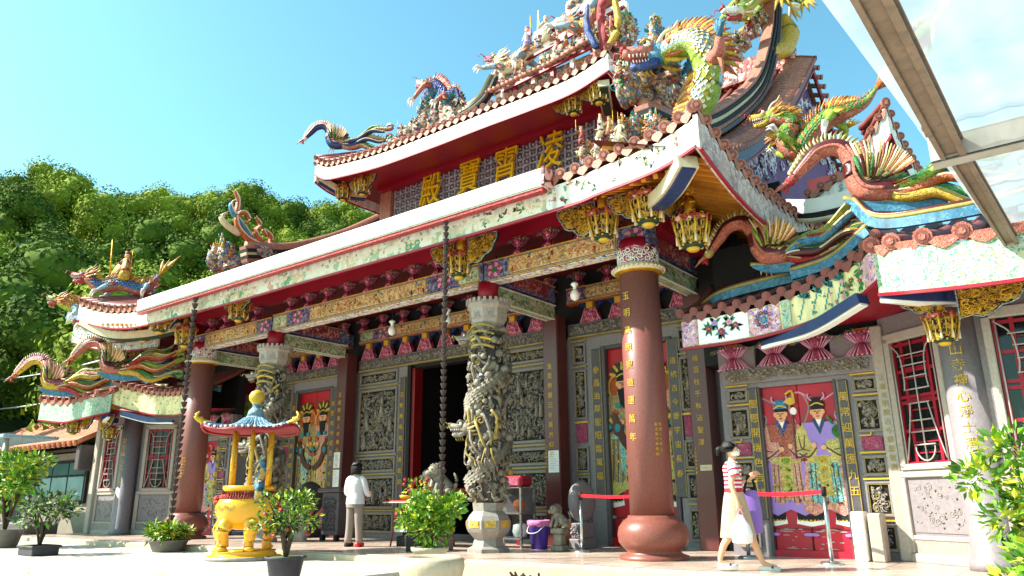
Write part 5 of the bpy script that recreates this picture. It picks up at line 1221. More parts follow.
# ================================================================ SIDE WINGS
def frame(p0, p1):
    a = math.atan2(p1[1]-p0[1], p1[0]-p0[0]); return Mx.Translation(V((p0[0], p0[1], 0))) @ Mx.Rotation(a, 4, 'Z'), math.hypot(p1[0]-p0[0], p1[1]-p0[1]), a
def window_wall(root, p0, p1, z1, grille, seed):
    T, L_, a = frame(p0, p1)
    mb = MB(); mb.T = T; mb.box(0, 0, 0, L_, .25, z1, 'stonegrey')
    mb.bbox(.02, -.05, 1.14, L_-.02, .02, 1.24, 'stonepale', .012); mb.bbox(.02, -.07, 0, L_-.02, .02, .12, 'stonepale', .012)
    for s0, s1 in ((.02, .14), (L_-.14, L_-.02)): mb.bbox(s0, -.055, .12, s1, .02, 1.14, 'stonepale', .012)
    mb.box(.14, -.03, .12, L_-.14, 0, .3, 'stone'); mb.bbox(.14, -.045, .3, L_-.14, .0, .36, 'stonepale', .01)
    mb.build('stone_wall', root)
    mb = MB(); mb.T = T; mb.box(.16, -.012, .4, L_-.16, 0, 1.1, 'stonegrey'); r = random.Random(seed)
    for i in range(60):
        s = r.uniform(.03, .06); mb.stamp(r.choice((CURL, CURL3, PETAL)), 'stone', Mx.Translation(V((r.uniform(.24, L_-.24), -.015, r.uniform(.48, 1.02)))) @ Mx.Rotation(r.random()*6, 4, 'Y') @ Mx.Rotation(pi/2, 4, 'X') @ Mx.Diagonal(V((s, s, s*.3))).to_4x4(), True)
    mb.build('etched_panel', root)
    w0, w1, q0, q1 = .12, L_-.12, 1.26, 3.16
    mb = MB(); mb.T = T
    for (x0, z0, x1, zz) in ((w0, q0, w0+.1, q1), (w1-.1, q0, w1, q1), (w0, q1-.08, w1, q1+.06), (w0, q0-.02, w1, q0+.06)): mb.bbox(x0, -.08, z0, x1, .02, zz, 'stonepale', .012)
    fr = mb.build('window', root)
    mb = MB(); mb.T = T; mb.box(w0+.1, -.004, q0, w1-.1, 0, q1, 'glassdark'); mb.build('pane', fr)
    mb = MB(); mb.T = T; a0, a1 = w0+.11, w1-.11; W_ = a1-a0
    for x in (a0, a0+W_*.2, a0+W_*.78, a1-.05): mb.box(x, -.035, q0+.04, x+.05, -.006, q1-.08, 'crimson')
    for z in (q0+.05, q0+.5, q0+.9, q0+.98, q0+1.35, q1-.16): mb.box(a0, -.034, z, a1, -.008, z+.045, 'crimson')
    for z in [q0+.2+.15*i for i in range(10)]: mb.box(a0+W_*.2, -.032, z, a0+W_*.8, -.01, z+.02, 'crimson' if not grille else 'darkred')
    mb.build('lattice', fr)
    mb = MB(); mb.T = T; m = 'whitesteel'; y = -.06; cx = (a0+a1)/2
    tb = lambda P, r_=.011: mb.tube([(p[0], y, p[1]) for p in P], r_, m, 5)
    tb([(cx, q0+.05), (cx, q1-.1)])
    for sg in (-1, 1):
        tb(spline([(cx+sg*W_*.48, 0, q1-.12), (cx+sg*W_*.3, 0, q1-.3), (cx+sg*W_*.26, 0, q1-.62), (cx+sg*W_*.28, 0, q1-.8)], 5) and [(p.x, p.z) for p in spline([(cx+sg*W_*.48, 0, q1-.12), (cx+sg*W_*.3, 0, q1-.3), (cx+sg*W_*.26, 0, q1-.62), (cx+sg*W_*.28, 0, q1-.8)], 5)])
        tb([(p.x, p.z) for p in spline([(cx+sg*W_*.2, 0, q0+.9), (cx+sg*W_*.28, 0, q0+.6), (cx+sg*W_*.44, 0, q0+.12)], 5)])
        tb([(cx+sg*W_*.46, q0+.05), (cx+sg*W_*.46, q1-.1)])
    for z, w in ((q1-.3, .34), (q1-.45, .3), (q1-.62, .28), (q1-.8, .3), (q0+.9, .24), (q0+.66, .24), (q0+.5, .28)): tb([(cx-W_*w, z), (cx+W_*w, z)])
    tb([(cx+W_*.22*cos(t), q0+.3-.2*sin(t)) for t in [i/10*pi for i in range(11)]]); tb([(cx-W_*.24, q0+.32), (cx+W_*.24, q0+.32)]); tb([(a0, q0+.06), (a1, q0+.06)])
    mb.build('steel_grille', fr)
    return T, L_, a
def rtext(root, name, txt, T, x, zt, size, step, board=None, y=-.05):
    mb = MB(); mb.T = T
    if board: mb.bbox(x-board, y, zt-step*len(txt)+step*.2, x+board, .01, zt+step*.9, 'stonedark', .01)
    vtext(mb, txt, x, y, zt, size, step, 'goldpaint', .01); return mb.build(name, root)
def wing(sx, label):
    root = thing('temple_wing', (sx*10.5, 1.2, 0), label, 'temple wing')
    wy = 1.45 if sx > 0 else 1.5
    lo, hi = (7.38, 9.98) if sx > 0 else (-9.98, -7.38)
    mb = MB(); d0, d1 = (8.02, 9.24) if sx > 0 else (-9.2, -7.98)
    mb.box(lo, wy, 0, d0, wy+.3, 3.35, 'stonegrey'); mb.box(d1, wy, 0, hi, wy+.3, 3.35, 'stonegrey'); mb.box(d0, wy, 2.64, d1, wy+.3, 3.0, 'stonegrey'); mb.box(lo, wy+.1, 2.95, hi, wy+.35, 5.2, 'dark')
    mb.build('stone_wall', root)
    k = 100 if sx > 0 else 200
    pan = ((7.5, 7.86), (9.5, 9.86)) if sx > 0 else ((-7.86, -7.5), (-9.86, -9.5))
    for (x0, x1) in pan:
        for (z0, z1, f) in ((.12, .5, 0), (.6, 1.1, 0), (1.18, 1.48, 0), (1.82, 2.34, 1), (2.42, 2.66, 0)):
            k += 1; wpanel(x0, z0, x1, z1, wy, 1.1, k, f, root, 'stonecarve' if f or z0 > .5 else 'stonegrey', b=.035)
        mb = MB(); mb.bbox(x0+.03, wy-.035, 1.56, x1-.03, wy, 1.76, 'pink', .01); mb.box(x0+.02, wy-.045, 1.765, (x0+x1)/2, wy, 1.785, 'goldpaint'); mb.box((x0+x1)/2-.01, wy-.045, 1.785, (x0+x1)/2+.01, wy, 1.83, 'goldpaint'); mb.box((x0+x1)/2, wy-.045, 1.825, x1-.02, wy, 1.845, 'goldpaint'); mb.build('pink_plaque', root)
        for z in (.55, 1.14, 1.52, 2.38, 2.7): mb = MB(); mb.box(x0-.01, wy-.055, z-.012, x1+.01, wy, z+.012, 'goldpaint'); mb.build('gilt_band', root)
    mb = MB(); mb.bbox(lo+.08, wy-.1, 2.72, hi-.1, wy+.02, 2.98, 'stonegrey', .012); relief(mb, lo+.14, 2.74, hi-.16, 2.96, wy-.1, 'stonecarve', 1.2, 77, acc='goldline'); mb.build('carved_lintel', root)
    tb_ = ((7.94, '聖恩開瑞色吉祥'), (9.36, '萬常迎萬匯九五')) if sx > 0 else ((-7.9, '聖恩開瑞色吉祥'), (-9.3, '萬常迎萬匯九五'))
    for x, t in tb_: textboard(x, t, wy, 2.38, .235, .14, .55, 2.64, root, .075)
    mb = MB(); mb.bbox(d0-.02, wy-.02, 0, d0+.03, wy+.2, 2.66, 'stonedark', .01); mb.bbox(d1-.03, wy-.02, 0, d1+.02, wy+.2, 2.66, 'stonedark', .01); mb.box(d0, wy, 0, d1, wy+.2, .1, 'doorpink'); mb.build('door_frame', root)
    DA = dict(rib='stone', rib2='lilac', robe='brocade_pink', robe2='lilac', sash='brocade_gold', dot='lime', top='salmon', collar='blue', sleeve='brocade_pink', line='maroon', hat='skyblue', hatrib='lightpink', hold='goldpaint')
    DB = dict(DA, rib='lightpink', robe='brocade_teal', robe2='brocade_pink', sash='brocade_gold', dot='yellow', top='lilac', sleeve='brocade_gold', collar='navy', hold='green', hat='dark')
    double_door(d0+.03, d1-.03, .1, 2.64, wy+.08, root, (DA, DB), 'doorpink', False, .3, 7)
    # lotus frieze over the lintel
    for i in range(5): put(LOT, root, (sx*(7.66+i*.69), wy-.02, 2.99), s=(1.2, .8, .92)) if i < 4 else None
    # corner wall with window, round column, outer wall with window
    if sx > 0: a, b = (9.98, 1.42), (10.98, .72)
    else: a, b = (-10.98, .72), (-9.98, 1.42)
    T, L_, an = window_wall(root, a, b, 3.5, sx < 0, 5)
    mb = MB(); mb.bbox(sx*9.95-.09, wy-.12, 0, sx*9.95+.09, wy+.1, 3.4, 'stonepale', .02); vtext(mb, '正道光明照古今慈悲普濟', sx*9.95-.0, wy-.12, 2.6, .09, .13, 'goldline', .008); mb.build('pilaster', root)
    cx, cy = sx*11.12, .45
    mb = MB(); mb.lathe([(.3, 0), (.3, .1), (.25, .16), (.24, 3.5)], 'stonegrey', (cx, cy, 0), 32)
    ctext(mb, '山寺禪心淨土清', cx, cy, .24, R(-95 if sx > 0 else -70), 2.72, .15, .2, 'yellow'); mb.build('round_column', root)
    if sx > 0: c, d = (11.3, .36), (12.7, .36)
    else: c, d = (-12.7, .36), (-11.3, .36)
    window_wall(root, c, d, 3.5, True, 9)
    mb = MB(); e = sx*12.8; mb.bbox(e-.13, .2, 0, e+.13, .55, 3.5, 'stonepale', .02); mb.box(min(e, sx*13), .4, 0, max(e, sx*13), 4, 3.5, 'stonegrey'); mb.build('pilaster', root)
    # eaves: door section and outer section
    E1 = [(sx*7.3, .25, 3.78), (sx*8.3, .2, 3.78), (sx*9.1, .1, 3.84), (sx*9.7, -.05, 3.95), (sx*10.15, -.28, 4.06), (sx*10.5, -.55, 4.2)]
    T1 = [(sx*7.3, 1.7, 4.55), (sx*9, 1.7, 4.6), (sx*10.6, 1.4, 4.7)]
    if sx < 0: E1 = [(p[0], p[1], p[2]+.18) for p in E1]; T1 = [(p[0], p[1], p[2]+.15) for p in T1]
    E2 = [(sx*10.45, -.6, 4.05), (sx*10.9, -1.0, 3.92), (sx*11.6, -1.08, 3.86), (sx*12.4, -1.12, 3.86), (sx*13.6, -1.3, 4.0)]
    if sx < 0: E2 = [(p[0], p[1], p[2]+.05) for p in E2]
    T2 = [(sx*10.7, 1.2, 4.75), (sx*12, 1.2, 4.7), (sx*13.2, 1.2, 4.7)]
    mb = MB(); roof(mb, E1, T1, .235, .065, mat='tile', disc='tile' if sx > 0 else 'tilepale'); roof(mb, E2, T2, .4, .1, disc='salmon'); mb.build('roof_tiles', root)
    mb = MB(); fascia(mb, E1, .12, .44 if sx > 0 else .55, 'ceramicyellow', n=50, edge='crimson')
    if sx > 0:   # painted porcelain panels on the board
        P = resample(spline(E1, 6), 60)
        def bd(u): i = min(58, int(u*59)); p = P[i].lerp(P[i+1], u*59-i); return p
        def onboard(u0, u1, m, out=.01):
            q = [bd(u0+(u1-u0)*t/8) for t in range(9)]; vs = []
            for p in q: vs += [(p.x, p.y-out, p.z-.13), (p.x, p.y-out, p.z-.54)]
            mb.add(vs, [[2*t, 2*t+1, 2*t+3, 2*t+2] for t in range(8)], m)
        onboard(0, .08, 'ceramicpink'); onboard(.085, .33, 'porcelain'); onboard(.335, .48, 'ceramicpink'); onboard(.49, .53, 'ceramicgreen'); onboard(.9, 1, 'ceramicpink')
        def at(u, dz): p = bd(u); return Mx.Translation(V((p.x, p.y-.016, p.z-.33+dz)))
        r = random.Random(6)
        for u, z, m, s in ((.14, .02, 'pink', .05), (.2, -.05, 'pink', .06), (.17, .1, 'lilac', .05), (.27, .02, 'pink', .05), (.24, .08, 'lightpink', .05)):
            for q in range(7): leafp(mb, 0, 0, .13, r.random()*6.28, r.choice(('green', 'darkgreen', 'teal')), at(u, z), .35)
            flower(mb, 0, 0, s, m, at(u, z-.0) @ Mx.Translation(V((0, -.006, 0))))
        for q in range(10): a_ = q/10*6.283; flower(mb, .11*cos(a_), .11*sin(a_), .035, 'pink' if q % 2 else 'blue', at(.405, 0))
        flower(mb, 0, 0, .07, 'skyblue', at(.405, 0)); 
        for q in range(4):   # bamboo and blossom on the yellow ground
            u = .57+.06*q
            for t in range(5):
                M_ = at(u+.008*t, -.17+.07*t); mb.add([(-.008, 0, 0), (.008, 0, 0), (.014, 0, .075), (-.002, 0, .075)], [[0, 1, 2, 3]], 'teal', False, M_)
            for w_ in range(9): leafp(mb, 0, 0, .13, R(20*w_-10+r.uniform(-10, 10)), 'darkgreen' if w_ % 2 else 'teal', at(u+.03, .12), .22)
        for q in range(12):
            u = r.uniform(.78, .9); flower(mb, 0, 0, .03, r.choice(('pink', 'red', 'lightpink')), at(u, r.uniform(-.15, .15)))
            for w_ in range(3): leafp(mb, 0, 0, .09, r.random()*6.28, 'green', at(u+.01, r.uniform(-.15, .15)), .4)
    mb.build('painted_fascia', root)
    mb = MB(); fascia(mb, E2, .1, .54, 'ceramicgreen', n=40, edge='crimson')
    if sx > 0:
        P = resample(spline(E2, 6), 40)
        for (u, m, rr_) in ():
            p = P[u]; mb.T = Mx.Translation(V((p.x, p.y-.012, p.z-.45))); mb.poly([(rr_*1.1*cos(t), rr_*.7*max(-.4, sin(t))) for t in [i/10*6.283 for i in range(10)]], 0, .004+.0005*u, {'lime': 'ceramicgreen', 'yellow': 'ceramicyellow'}.get(m, 'scenegreen'))
            for w_ in range(6): leafp(mb, (w_-3)*.04, .02, .12, R(40+20*w_), 'green', None, .4)
        mb.T = Mx.Identity(4)
    mb.build('painted_fascia', root)
    mb = MB()      # crimson soffit, navy and white tongue boards
    for E_, yb, zb in ((E1, wy, 3.4), (E2, .5, 3.42)):
        P = resample(spline(E_, 6), 30); mb.grid([[p+V((0, .06, -.54)), V((p.x, yb, zb+.1))] for p in P], 'crimson')
    mb.build('soffit', root)
    mb = MB()
    for (pts, m) in ((((sx*8.55, .35, 3.12), (sx*9.4, .05, 3.2), (sx*10.2, -.35, 3.42)), 'navy'), (((sx*10.45, -.6, 3.35), (sx*10.9, -.5, 3.28), (sx*11.35, 0, 3.3)), 'navy')):
        P = spline(pts, 6); mb.tube([p-V((0, 0, .04)) for p in P], [.03, .06, .06], 'porcelain', 4, flat=1.6, smooth=False); mb.tube([p+V((0, -.0, .02)) for p in P], [.04, .1, .1], m, 4, flat=1.5, smooth=False)
    mb.build('corner_bracket_board', root)
    put(lp, root, (sx*11.05, -.25, 3.12), 0, .82); put(wb, root, (sx*11.0, -.4, 3.42), 0, (-.7, .8, .7)); put(wb, root, (sx*11.28, -.4, 3.42), 0, (1.3, 1, 1)); put(gf, root, (sx*11.05, -.3, 3.1), 0, .6)
    if sx < 0: put(lp, root, (sx*12.2, -.8, 3.35), 0, .9); put(wb, root, (sx*12.0, -.6, 3.5), 0, (1, 1, 1))
    # blue boat-shaped ridge courses behind the tiles
    mb = MB()
    for pts in (((sx*7.35, 1.0, 4.0), (sx*7.9, .8, 4.12), (sx*9.3, .7, 4.2)), ((sx*9.1, .35, 4.12), (sx*9.7, .3, 4.2), (sx*10.3, .1, 4.5)), ((sx*10.2, -.1, 4.85), (sx*10.5, -.3, 4.45), (sx*11.2, -.5, 4.3), (sx*12.2, -.5, 4.32), (sx*13.3, -.5, 4.6))):
        P = spline(pts, 7); mb.tube(P, .09, 'ceramicblue', 4, smooth=False, flat=.6); mb.tube([p+V((0, 0, .1)) for p in P], .035, 'goldline', 5)
        mb.tube([p+V((0, .05, .15)) for p in P], .035, 'maroon', 5)
    mb.build('ridge_course', root)
    return root
LOT = lotus('lotus_bracket', None, 'wing')
wr = wing(1, 'right temple wing with painted pink double door, striped tile eave and grey round column')
wl_ = wing(-1, 'left temple wing with white barred window, round grey column and small tiled eave')
# upper pavilion storeys over the wings
mb = MB(); E = [(8.8, 3.0, 6.42), (9.4, 2.95, 6.62), (9.85, 2.9, 7.02), (10.35, 2.9, 7.7)]; S_ = [(10.35, 2.9, 7.75), (10.4, 3.6, 7.3), (10.45, 5, 7.1), (10.45, 7, 7.2)]
roof(mb, E, [(8.6, 4.3, 6.85), (9.2, 4.3, 7.1), (9.7, 4.3, 7.7)], .24, .07); roof(mb, S_, [(9.7, 4.0, 7.9), (9.7, 5, 7.8), (9.7, 7, 7.8)], .26, .07)
mb.build('pavilion_roof_tiles', wr)
mb = MB(); fascia(mb, E, .1, .5, 'fascia_floral', n=30); fascia(mb, S_, .1, .5, 'fascia_floral', out=(1, 0, 0), n=30); mb.build('pavilion_fascia', wr)
mb = MB(); mb.box(8.5, 4.2, 4.5, 9.6, 7.5, 6.6, 'darkred'); mb.grid([[V((10.3, 3.0+i*.5, 7.1-.03*i)), V((9.5, 3.6+i*.5, 7.2))] for i in range(9)], 'crimson'); mb.grid([[V((10.3-i*.2, 2.95, 7.1-.12*i)), V((9.6-i*.16, 4.2, 7.2))] for i in range(8)], 'maroon')
for i in range(12): mb.tube([(10.3, 3.1+i*.35, 7.08), (9.6, 3.5+i*.35, 7.12)], .04, 'rafter', 4)
P = spline([(10.25, 3.0, 7.15), (10.0, 3.5, 6.9), (9.7, 4.1, 7.0)], 5); mb.tube(P, .12, 'cream', 4, flat=1.5, smooth=False); mb.tube([p-V((0, 0, .04)) for p in P], .1, 'darkgreen', 4, flat=1.3, smooth=False)
mb.build('pavilion_wall', wr)
mb = MB(); P = spline([(8.6, 2.2, 5.95), (9.2, 2.0, 5.75), (9.9, 2.0, 5.8), (10.4, 2.2, 6.2)], 6); mb.tube(P, .18, 'porcelain', 4, smooth=False, flat=.8); mb.tube([p-V((0, 0, .2)) for p in P], .08, 'dark', 4, flat=1.5); mb.tube([p-V((0, .1, .28)) for p in P], .05, 'cream', 4); mb.build('ridge_course', wr)
mb = MB(); E = [(-12.3, -1.2, 6.35), (-11.5, -.8, 6.1), (-10.9, -.5, 6.0), (-10.2, -.2, 6.0), (-9.3, 0, 6.0)]
roof(mb, E, [(-12.0, 2, 7.0), (-10.5, 2, 7.0), (-9.2, 2, 7.0)], .26, .08); mb.build('pavilion_roof_tiles', wl_)
mb = MB(); fascia(mb, E, .1, .55, 'ceramicwhite', n=30); mb.build('pavilion_fascia', wl_)
mb = MB(); mb.box(-12.2, 1.0, 4.2, -9.0, 4, 6.5, 'crimson'); mb.box(-11.3, .94, 4.9, -10.4, 1.0, 5.8, 'lattice'); mb.box(-10.1, .94, 4.9, -9.6, 1.0, 5.8, 'redpattern'); mb.box(-12.3, -.6, 5.6, -9.0, 1.0, 5.7, 'darkred'); mb.build('pavilion_wall', wl_)
for x in (-11.6, -10.9, -10.2): put(lp, wl_, (x, .3, 5.6), 0, .9)
P = spline([(-12.7, -1.2, 6.6), (-12.0, -1.0, 6.35), (-11.0, -.6, 6.3)], 6); mb = MB(); mb.tube(P, .16, 'skyblue', 4, smooth=False); mb.tube([p+V((0, 0, .16)) for p in P], .05, 'cream', 5); mb.build('ridge_course', wl_)
for o in (lp, wb, gf, LOT): hide_proto(o)
# ================================================================ ROOF SCULPTURES (each rests on a roof)
phoenix('glazed phoenix with a thin curved pink neck at the left tip of the upper roof', (-4.85, 2.5, 11.42), (-.9, -.6, .0), 1.0, 2, ['green', 'salmon', 'navy', 'lime', 'salmon', 'navy', 'cream'], neck=('salmon', 'cream', 'navy'), fringe='cream', boat=False)
phoenix('phoenix with maroon fringed neck and rainbow tail above the flowered eave by the pink door', (8.75, .45, 4.42), (-1, -.1, -.03), 1.0, 1, ['lime', 'red', 'skyblue', 'navy', 'green', 'maroon', 'yellow'], neck=('maroon', 'goldline', 'salmon'))
phoenix('large phoenix with crimson neck and spread wing below the green dragon at the right', (10.35, .05, 4.95), (-1, -.2, .1), 1.1, 3, ['green', 'yellow', 'lime', 'red', 'navy', 'orange', 'skyblue'], neck=('maroon', 'red', 'salmon'), fringe='goldline')
phoenix('phoenix with brown neck and striped tail on the inner ridge of the left wing eave', (-10.1, -.95, 4.55), (-.75, -.7, 0), 1.15, 4, ['green', 'yellow', 'red', 'navy', 'lime', 'orange', 'skyblue'], neck=('maroon', 'orange', 'salmon'), fringe='yellow')
phoenix('phoenix with pink neck at the far left tip of the left wing eave', (-12.2, -1.65, 4.2), (-.75, -.7, 0), 1.12, 5, ['lime', 'red', 'yellow', 'navy', 'green', 'orange', 'salmon'], neck=('pink', 'orange', 'yellow'), fringe='salmon')
GREEN = dict(back='lime', belly='salmon', scale='green', fin='yellow', mane='yellow', mane2='orange', leg='lime', head='lime', snout='yellow', jaw='yellow', nose='orange', claw='white', brow='red')
dragon('green and yellow dragon with raised rear claw leaping between the purple gable and the canopy', [(10.55, 1.0, 7.1), (10.35, .9, 6.85), (10.1, .8, 6.75), (9.8, .8, 6.72), (9.5, .8, 6.5), (9.3, .75, 6.3), (9.15, .7, 6.5), (9.25, .7, 6.8), (9.0, .6, 6.95)], .155, .4, (-1, -.25, -.12), GREEN, (.35, .72), seed=2, ls=.9)
dragon('big ceramic dragon with open jaws, orange mane and pale scaled coils above the right corner', [(7.2, .7, 6.9), (7.5, .6, 7.25), (7.85, .6, 7.65), (8.0, .6, 8.2), (7.9, .55, 8.7), (7.6, .5, 8.85), (7.2, .4, 8.72)], .25, .8, (-.8, -.6, -.12), dict(back='paleblue', belly='lime', scale='cream', leg='salmon', mane='flame', mane2='yellow', jaw='blue', head='skyblue', snout='salmon', claw='skyblue'), (.12, .55), seed=3, ls=.8)
dragon('blue backed dragon with a warrior rider on the left corner of the main eave', [(-8.75, -.45, 7.4), (-8.9, -.6, 7.1), (-9.1, -.8, 6.9), (-9.5, -1.2, 7.05), (-9.85, -1.6, 6.95), (-10.1, -1.9, 7.2)], .17, .52, (-.75, -.65, .0), dict(back='blue', belly='salmon', head='red', snout='salmon', scale='skyblue'), (.3, .7), seed=4, ls=.6)
dragon('small orange dragon head leaning out below the eave at the far left', [(-10.6, -1.6, 6.3), (-10.8, -1.9, 6.45), (-11.0, -2.2, 6.6)], .17, .45, (-.8, -.6, .1), dict(back='orange', belly='lime', head='orange', scale='yellow', snout='lime'), (.4,), seed=5)
dragon('blue and red dragon curled over green foliage on the left of the upper roof', [(.35, 2.5, 11.25), (.2, 2.5, 11.55), (-.1, 2.5, 11.45), (-.35, 2.5, 11.8), (-.6, 2.5, 12.0), (-.8, 2.5, 11.75), (-.95, 2.5, 12.1)], .16, .38, (-.8, -.3, .5), dict(back='blue', belly='skyblue', scale='blue', leg='salmon', mane='darkgreen', mane2='redcarve', fin='orange', head='cream'), (.35, .7), seed=6)
dragon('pale gold dragon with pink nose at the left end of the upper openwork ridge', [(3.0, 3, 11.95), (2.5, 3, 12.1), (2.0, 2.95, 11.9), (1.6, 2.9, 11.85), (1.4, 2.9, 12.2)], .18, .5, (-.9, -.3, .1), dict(back='goldline', belly='cream', scale='salmon', head='goldline', snout='pink', mane='white', mane2='cream', jaw='pink'), (.4, .75), seed=7)
dragon('yellow dragon with open red mouth behind the upper roof corner', [(5.4, 3.0, 12.9), (5.0, 3, 12.6), (4.5, 3.0, 12.5), (4.1, 3, 12.1), (3.8, 3, 12.2), (3.7, 2.95, 12.45)], .2, .5, (-.9, -.35, -.05), dict(back='yellow', belly='salmon', scale='goldline', head='orange', mane='skyblue', mane2='salmon'), (.4, .75), seed=8)
dragon('green dragon stretched along the high ridge above the purple gable', [(6.5, 12.6, 17.2), (6.5, 11.6, 17.1), (6.5, 10.6, 16.3), (6.4, 9.6, 16.0), (6.4, 8.6, 15.2), (6.3, 7.9, 14.3)], .33, .7, (-.6, -.9, -.3), dict(back='lime', belly='yellow', scale='lime', head='cream', mane='cream', leg='lime', claw='yellow'), (.4, .7), seed=9)
dragon('green claw of a dragon reaching out from behind the canopy', [(11.6, .9, 8.0), (11.3, .8, 7.6), (11.0, .8, 7.35)], .13, .2, (-1, -.3, .1), GREEN, (.4,), seed=11)
w = thing('warrior_figure', (-9.35, -1.2, 7.1), 'ceramic warrior in yellow cape riding the blue dragon at the left corner', 'ceramic figure')
mb = MB(); r = random.Random(4); statuette(mb, (-9.35, -1.2, 7.15), .9, r, ['yellow', 'red', 'white']); mb.build('body', w)
mb = MB(); mb.tube([(-9.45, -1.1, 7.9), (-9.75, -1.2, 7.6), (-9.9, -1.25, 7.3)], [.08, .16, .22], 'yellow', 6, flat=.4); mb.tube([(-9.6, -1.5, 7.2), (-9.75, -1.5, 8.4)], .02, 'gold', 5); mb.build('cape', w)
w = thing('warrior_figure', (2.35, 3, 12.0), 'small ceramic warrior with raised weapons standing behind the pale gold dragon', 'ceramic figure')
mb = MB(); statuette(mb, (2.35, 2.9, 12.05), .8, random.Random(8), ['stonegrey', 'lilac', 'red']); mb.tube([(2.7, 2.85, 12.1), (2.75, 2.85, 13.1)], .02, 'white', 5); mb.build('body', w)
w = thing('warrior_figure', (2.95, 3, 12.1), 'small pale ceramic soldier nearest the openwork bars of the upper ridge', 'ceramic figure')
mb = MB(); statuette(mb, (2.95, 2.9, 12.15), .75, random.Random(12), ['white', 'cream', 'blue']); mb.build('body', w)

# ================================================================ CUP CHAINS, LAMPS, NOTICES
def chain(label, x, y, z0, z1, s, m):
    root = thing('rain_chain', (x, y, z0), label, 'rain chain', 'cup chains hanging from the gutter')
    mb = MB(); n = int((z1-z0)/(.115*s)); mb.tube([(x, y, z0), (x, y, z1)], .012, m, 5)
    for i in range(n): z = z0+i*(z1-z0)/n; mb.lathe([(.028*s, 0), (.05*s, .06*s), (.056*s, .085*s), (.03*s, .088*s)], m, (x, y, z), 8, smooth=False)
    mb.build('cups', root)
chain('dark cup chain hanging from the gutter in front of the central doorway', 3.9, -1.75, .25, 5.68, 1.0, 'rust')
chain('brown cup chain hanging beside the left smooth red column', -4.25, -1.75, .2, 5.68, 1.35, 'rust')
for (x, y, z, l) in ((3.15, .6, 4.8, 'white globe bulb hanging left of the right carved column'), (.1, .6, 4.85, 'white globe bulb hanging above the standing woman'), (5.1, .5, 4.8, 'white globe bulb hanging in the right bay under the beam'), (1.8, .6, 4.85, 'white globe bulb hanging beside the front cup chain')):
    t = thing('hanging_bulb', (x, y, z-.3), l, 'light bulb', 'bulbs under the porch beams')
    mb = MB(); mb.tube([(x, y, z-.05), (x, y, z+.95)], .008, 'dark', 4); mb.build('cord', t)
    mb = MB(); mb.lathe([(.03, .0), (.07, -.03), (.075, -.05), (.03, -.1), (.035, -.14)], 'porcelain', (x, y, z), 12); mb.build('lamp_holder', t)
    mb = MB(); mb.lathe([(.03, 0), (.05, -.03), (.085, -.09), (.09, -.14), (.07, -.2), (.02, -.23)], 'bulb', (x, y, z-.13), 14); mb.build('globe', t)
def notice(x, y, z0, z1, w, label, m='paper', lines=10):
    mb = MB(); mb.box(x-w/2, y-.006, z0, x+w/2, y, z1, m)
    r = random.Random(int(x*100))
    for i in range(lines):
        zz = z1-.05-(z1-z0-.08)*i/lines; mb.box(x-w*.38, y-.008, zz, x-w*.38+w*r.uniform(.4, .76), y-.006, zz+.006, 'stonegrey')
    tag(mb.build('paper_notice', None), label, 'notice')
notice(3.42, 2.118, 1.42, 1.86, .26, 'white paper notice taped to the pillar right of the carved dragon column')
notice(-3.42, 2.118, 1.72, 2.12, .24, 'upper white sheet taped to the brown pillar behind the woman')
notice(-3.42, 2.118, 1.25, 1.68, .24, 'lower white sheet taped to the brown pillar behind the woman')
notice(6.72, 2.118, 1.36, 1.46, .22, 'small printed plate on the brown pillar nearest the pink door', 'cream', 2)

# ================================================================ INCENSE BURNER
bx, by, bz = -.4, -2.4, -.12
t = thing('incense_burner', (bx, by, bz), 'yellow round incense burner on three legs under a small blue roof', 'incense burner')
mb = MB(); mb.lathe([(.66, 0), (.68, .03), (.66, .07), (.58, .08), (.55, .14), (.57, .16)], 'urnyellow', (bx, by, bz), 48, mats=['stone', 'stone', 'urnyellow', 'urnyellow', 'urnyellow', 'urnyellow']); mb.build('base_plate', t)
mb = MB(); mb.lathe([(.18, .52), (.38, .56), (.5, .68), (.57, .84), (.57, .96), (.5, 1.08), (.44, 1.14), (.43, 1.2), (.47, 1.24), (.47, 1.3), (.42, 1.3), (.4, 1.24)], 'urnyellow', (bx, by, bz), 56)
r = random.Random(3)
for i in range(16):
    a = R(-120)+i*.07; mb.stamp(CURL, 'goldline', Mx.Translation(V((bx+.575*cos(a), by+.575*sin(a), bz+.9+.03*sin(i*1.3)))) @ Mx.Rotation(a+pi/2, 4, 'Z') @ Mx.Rotation(pi/2, 4, 'X') @ Mx.Diagonal(V((.05, .04, .02))).to_4x4(), True)
mb.build('bowl', t)
for a in (R(-150), R(-85), R(-25), R(90)):
    mb = MB(); c, s_ = cos(a), sin(a)
    mb.tube(spline([(bx+.42*c, by+.42*s_, bz+.66), (bx+.52*c, by+.52*s_, bz+.5), (bx+.46*c, by+.46*s_, bz+.3), (bx+.48*c, by+.48*s_, bz+.17)], 5), [.14, .12, .08, .1], 'urnyellow', 10)
    mb.ball((bx+.56*c, by+.56*s_, bz+.54), (.09, .09, .07), 'goldpaint'); mb.ball((bx+.5*c, by+.5*s_, bz+.2), (.1, .1, .05), 'urnyellow')
    for q in (-.05, .05): mb.ball((bx+.64*c-q*s_, by+.64*s_+q*c, bz+.57), .018, 'dark', hi=False)
    for q in range(4): mb.stamp(CURL3, 'goldline', Mx.Translation(V((bx+.57*c, by+.57*s_, bz+.45-.06*q))) @ Mx.Rotation(a+pi/2, 4, 'Z') @ Mx.Rotation(pi/2, 4, 'X') @ Mx.Diagonal(V((.06, .06, .04))).to_4x4(), True)
    mb.build('leg', t)
mb = MB()      # red ribbon gathered round the neck
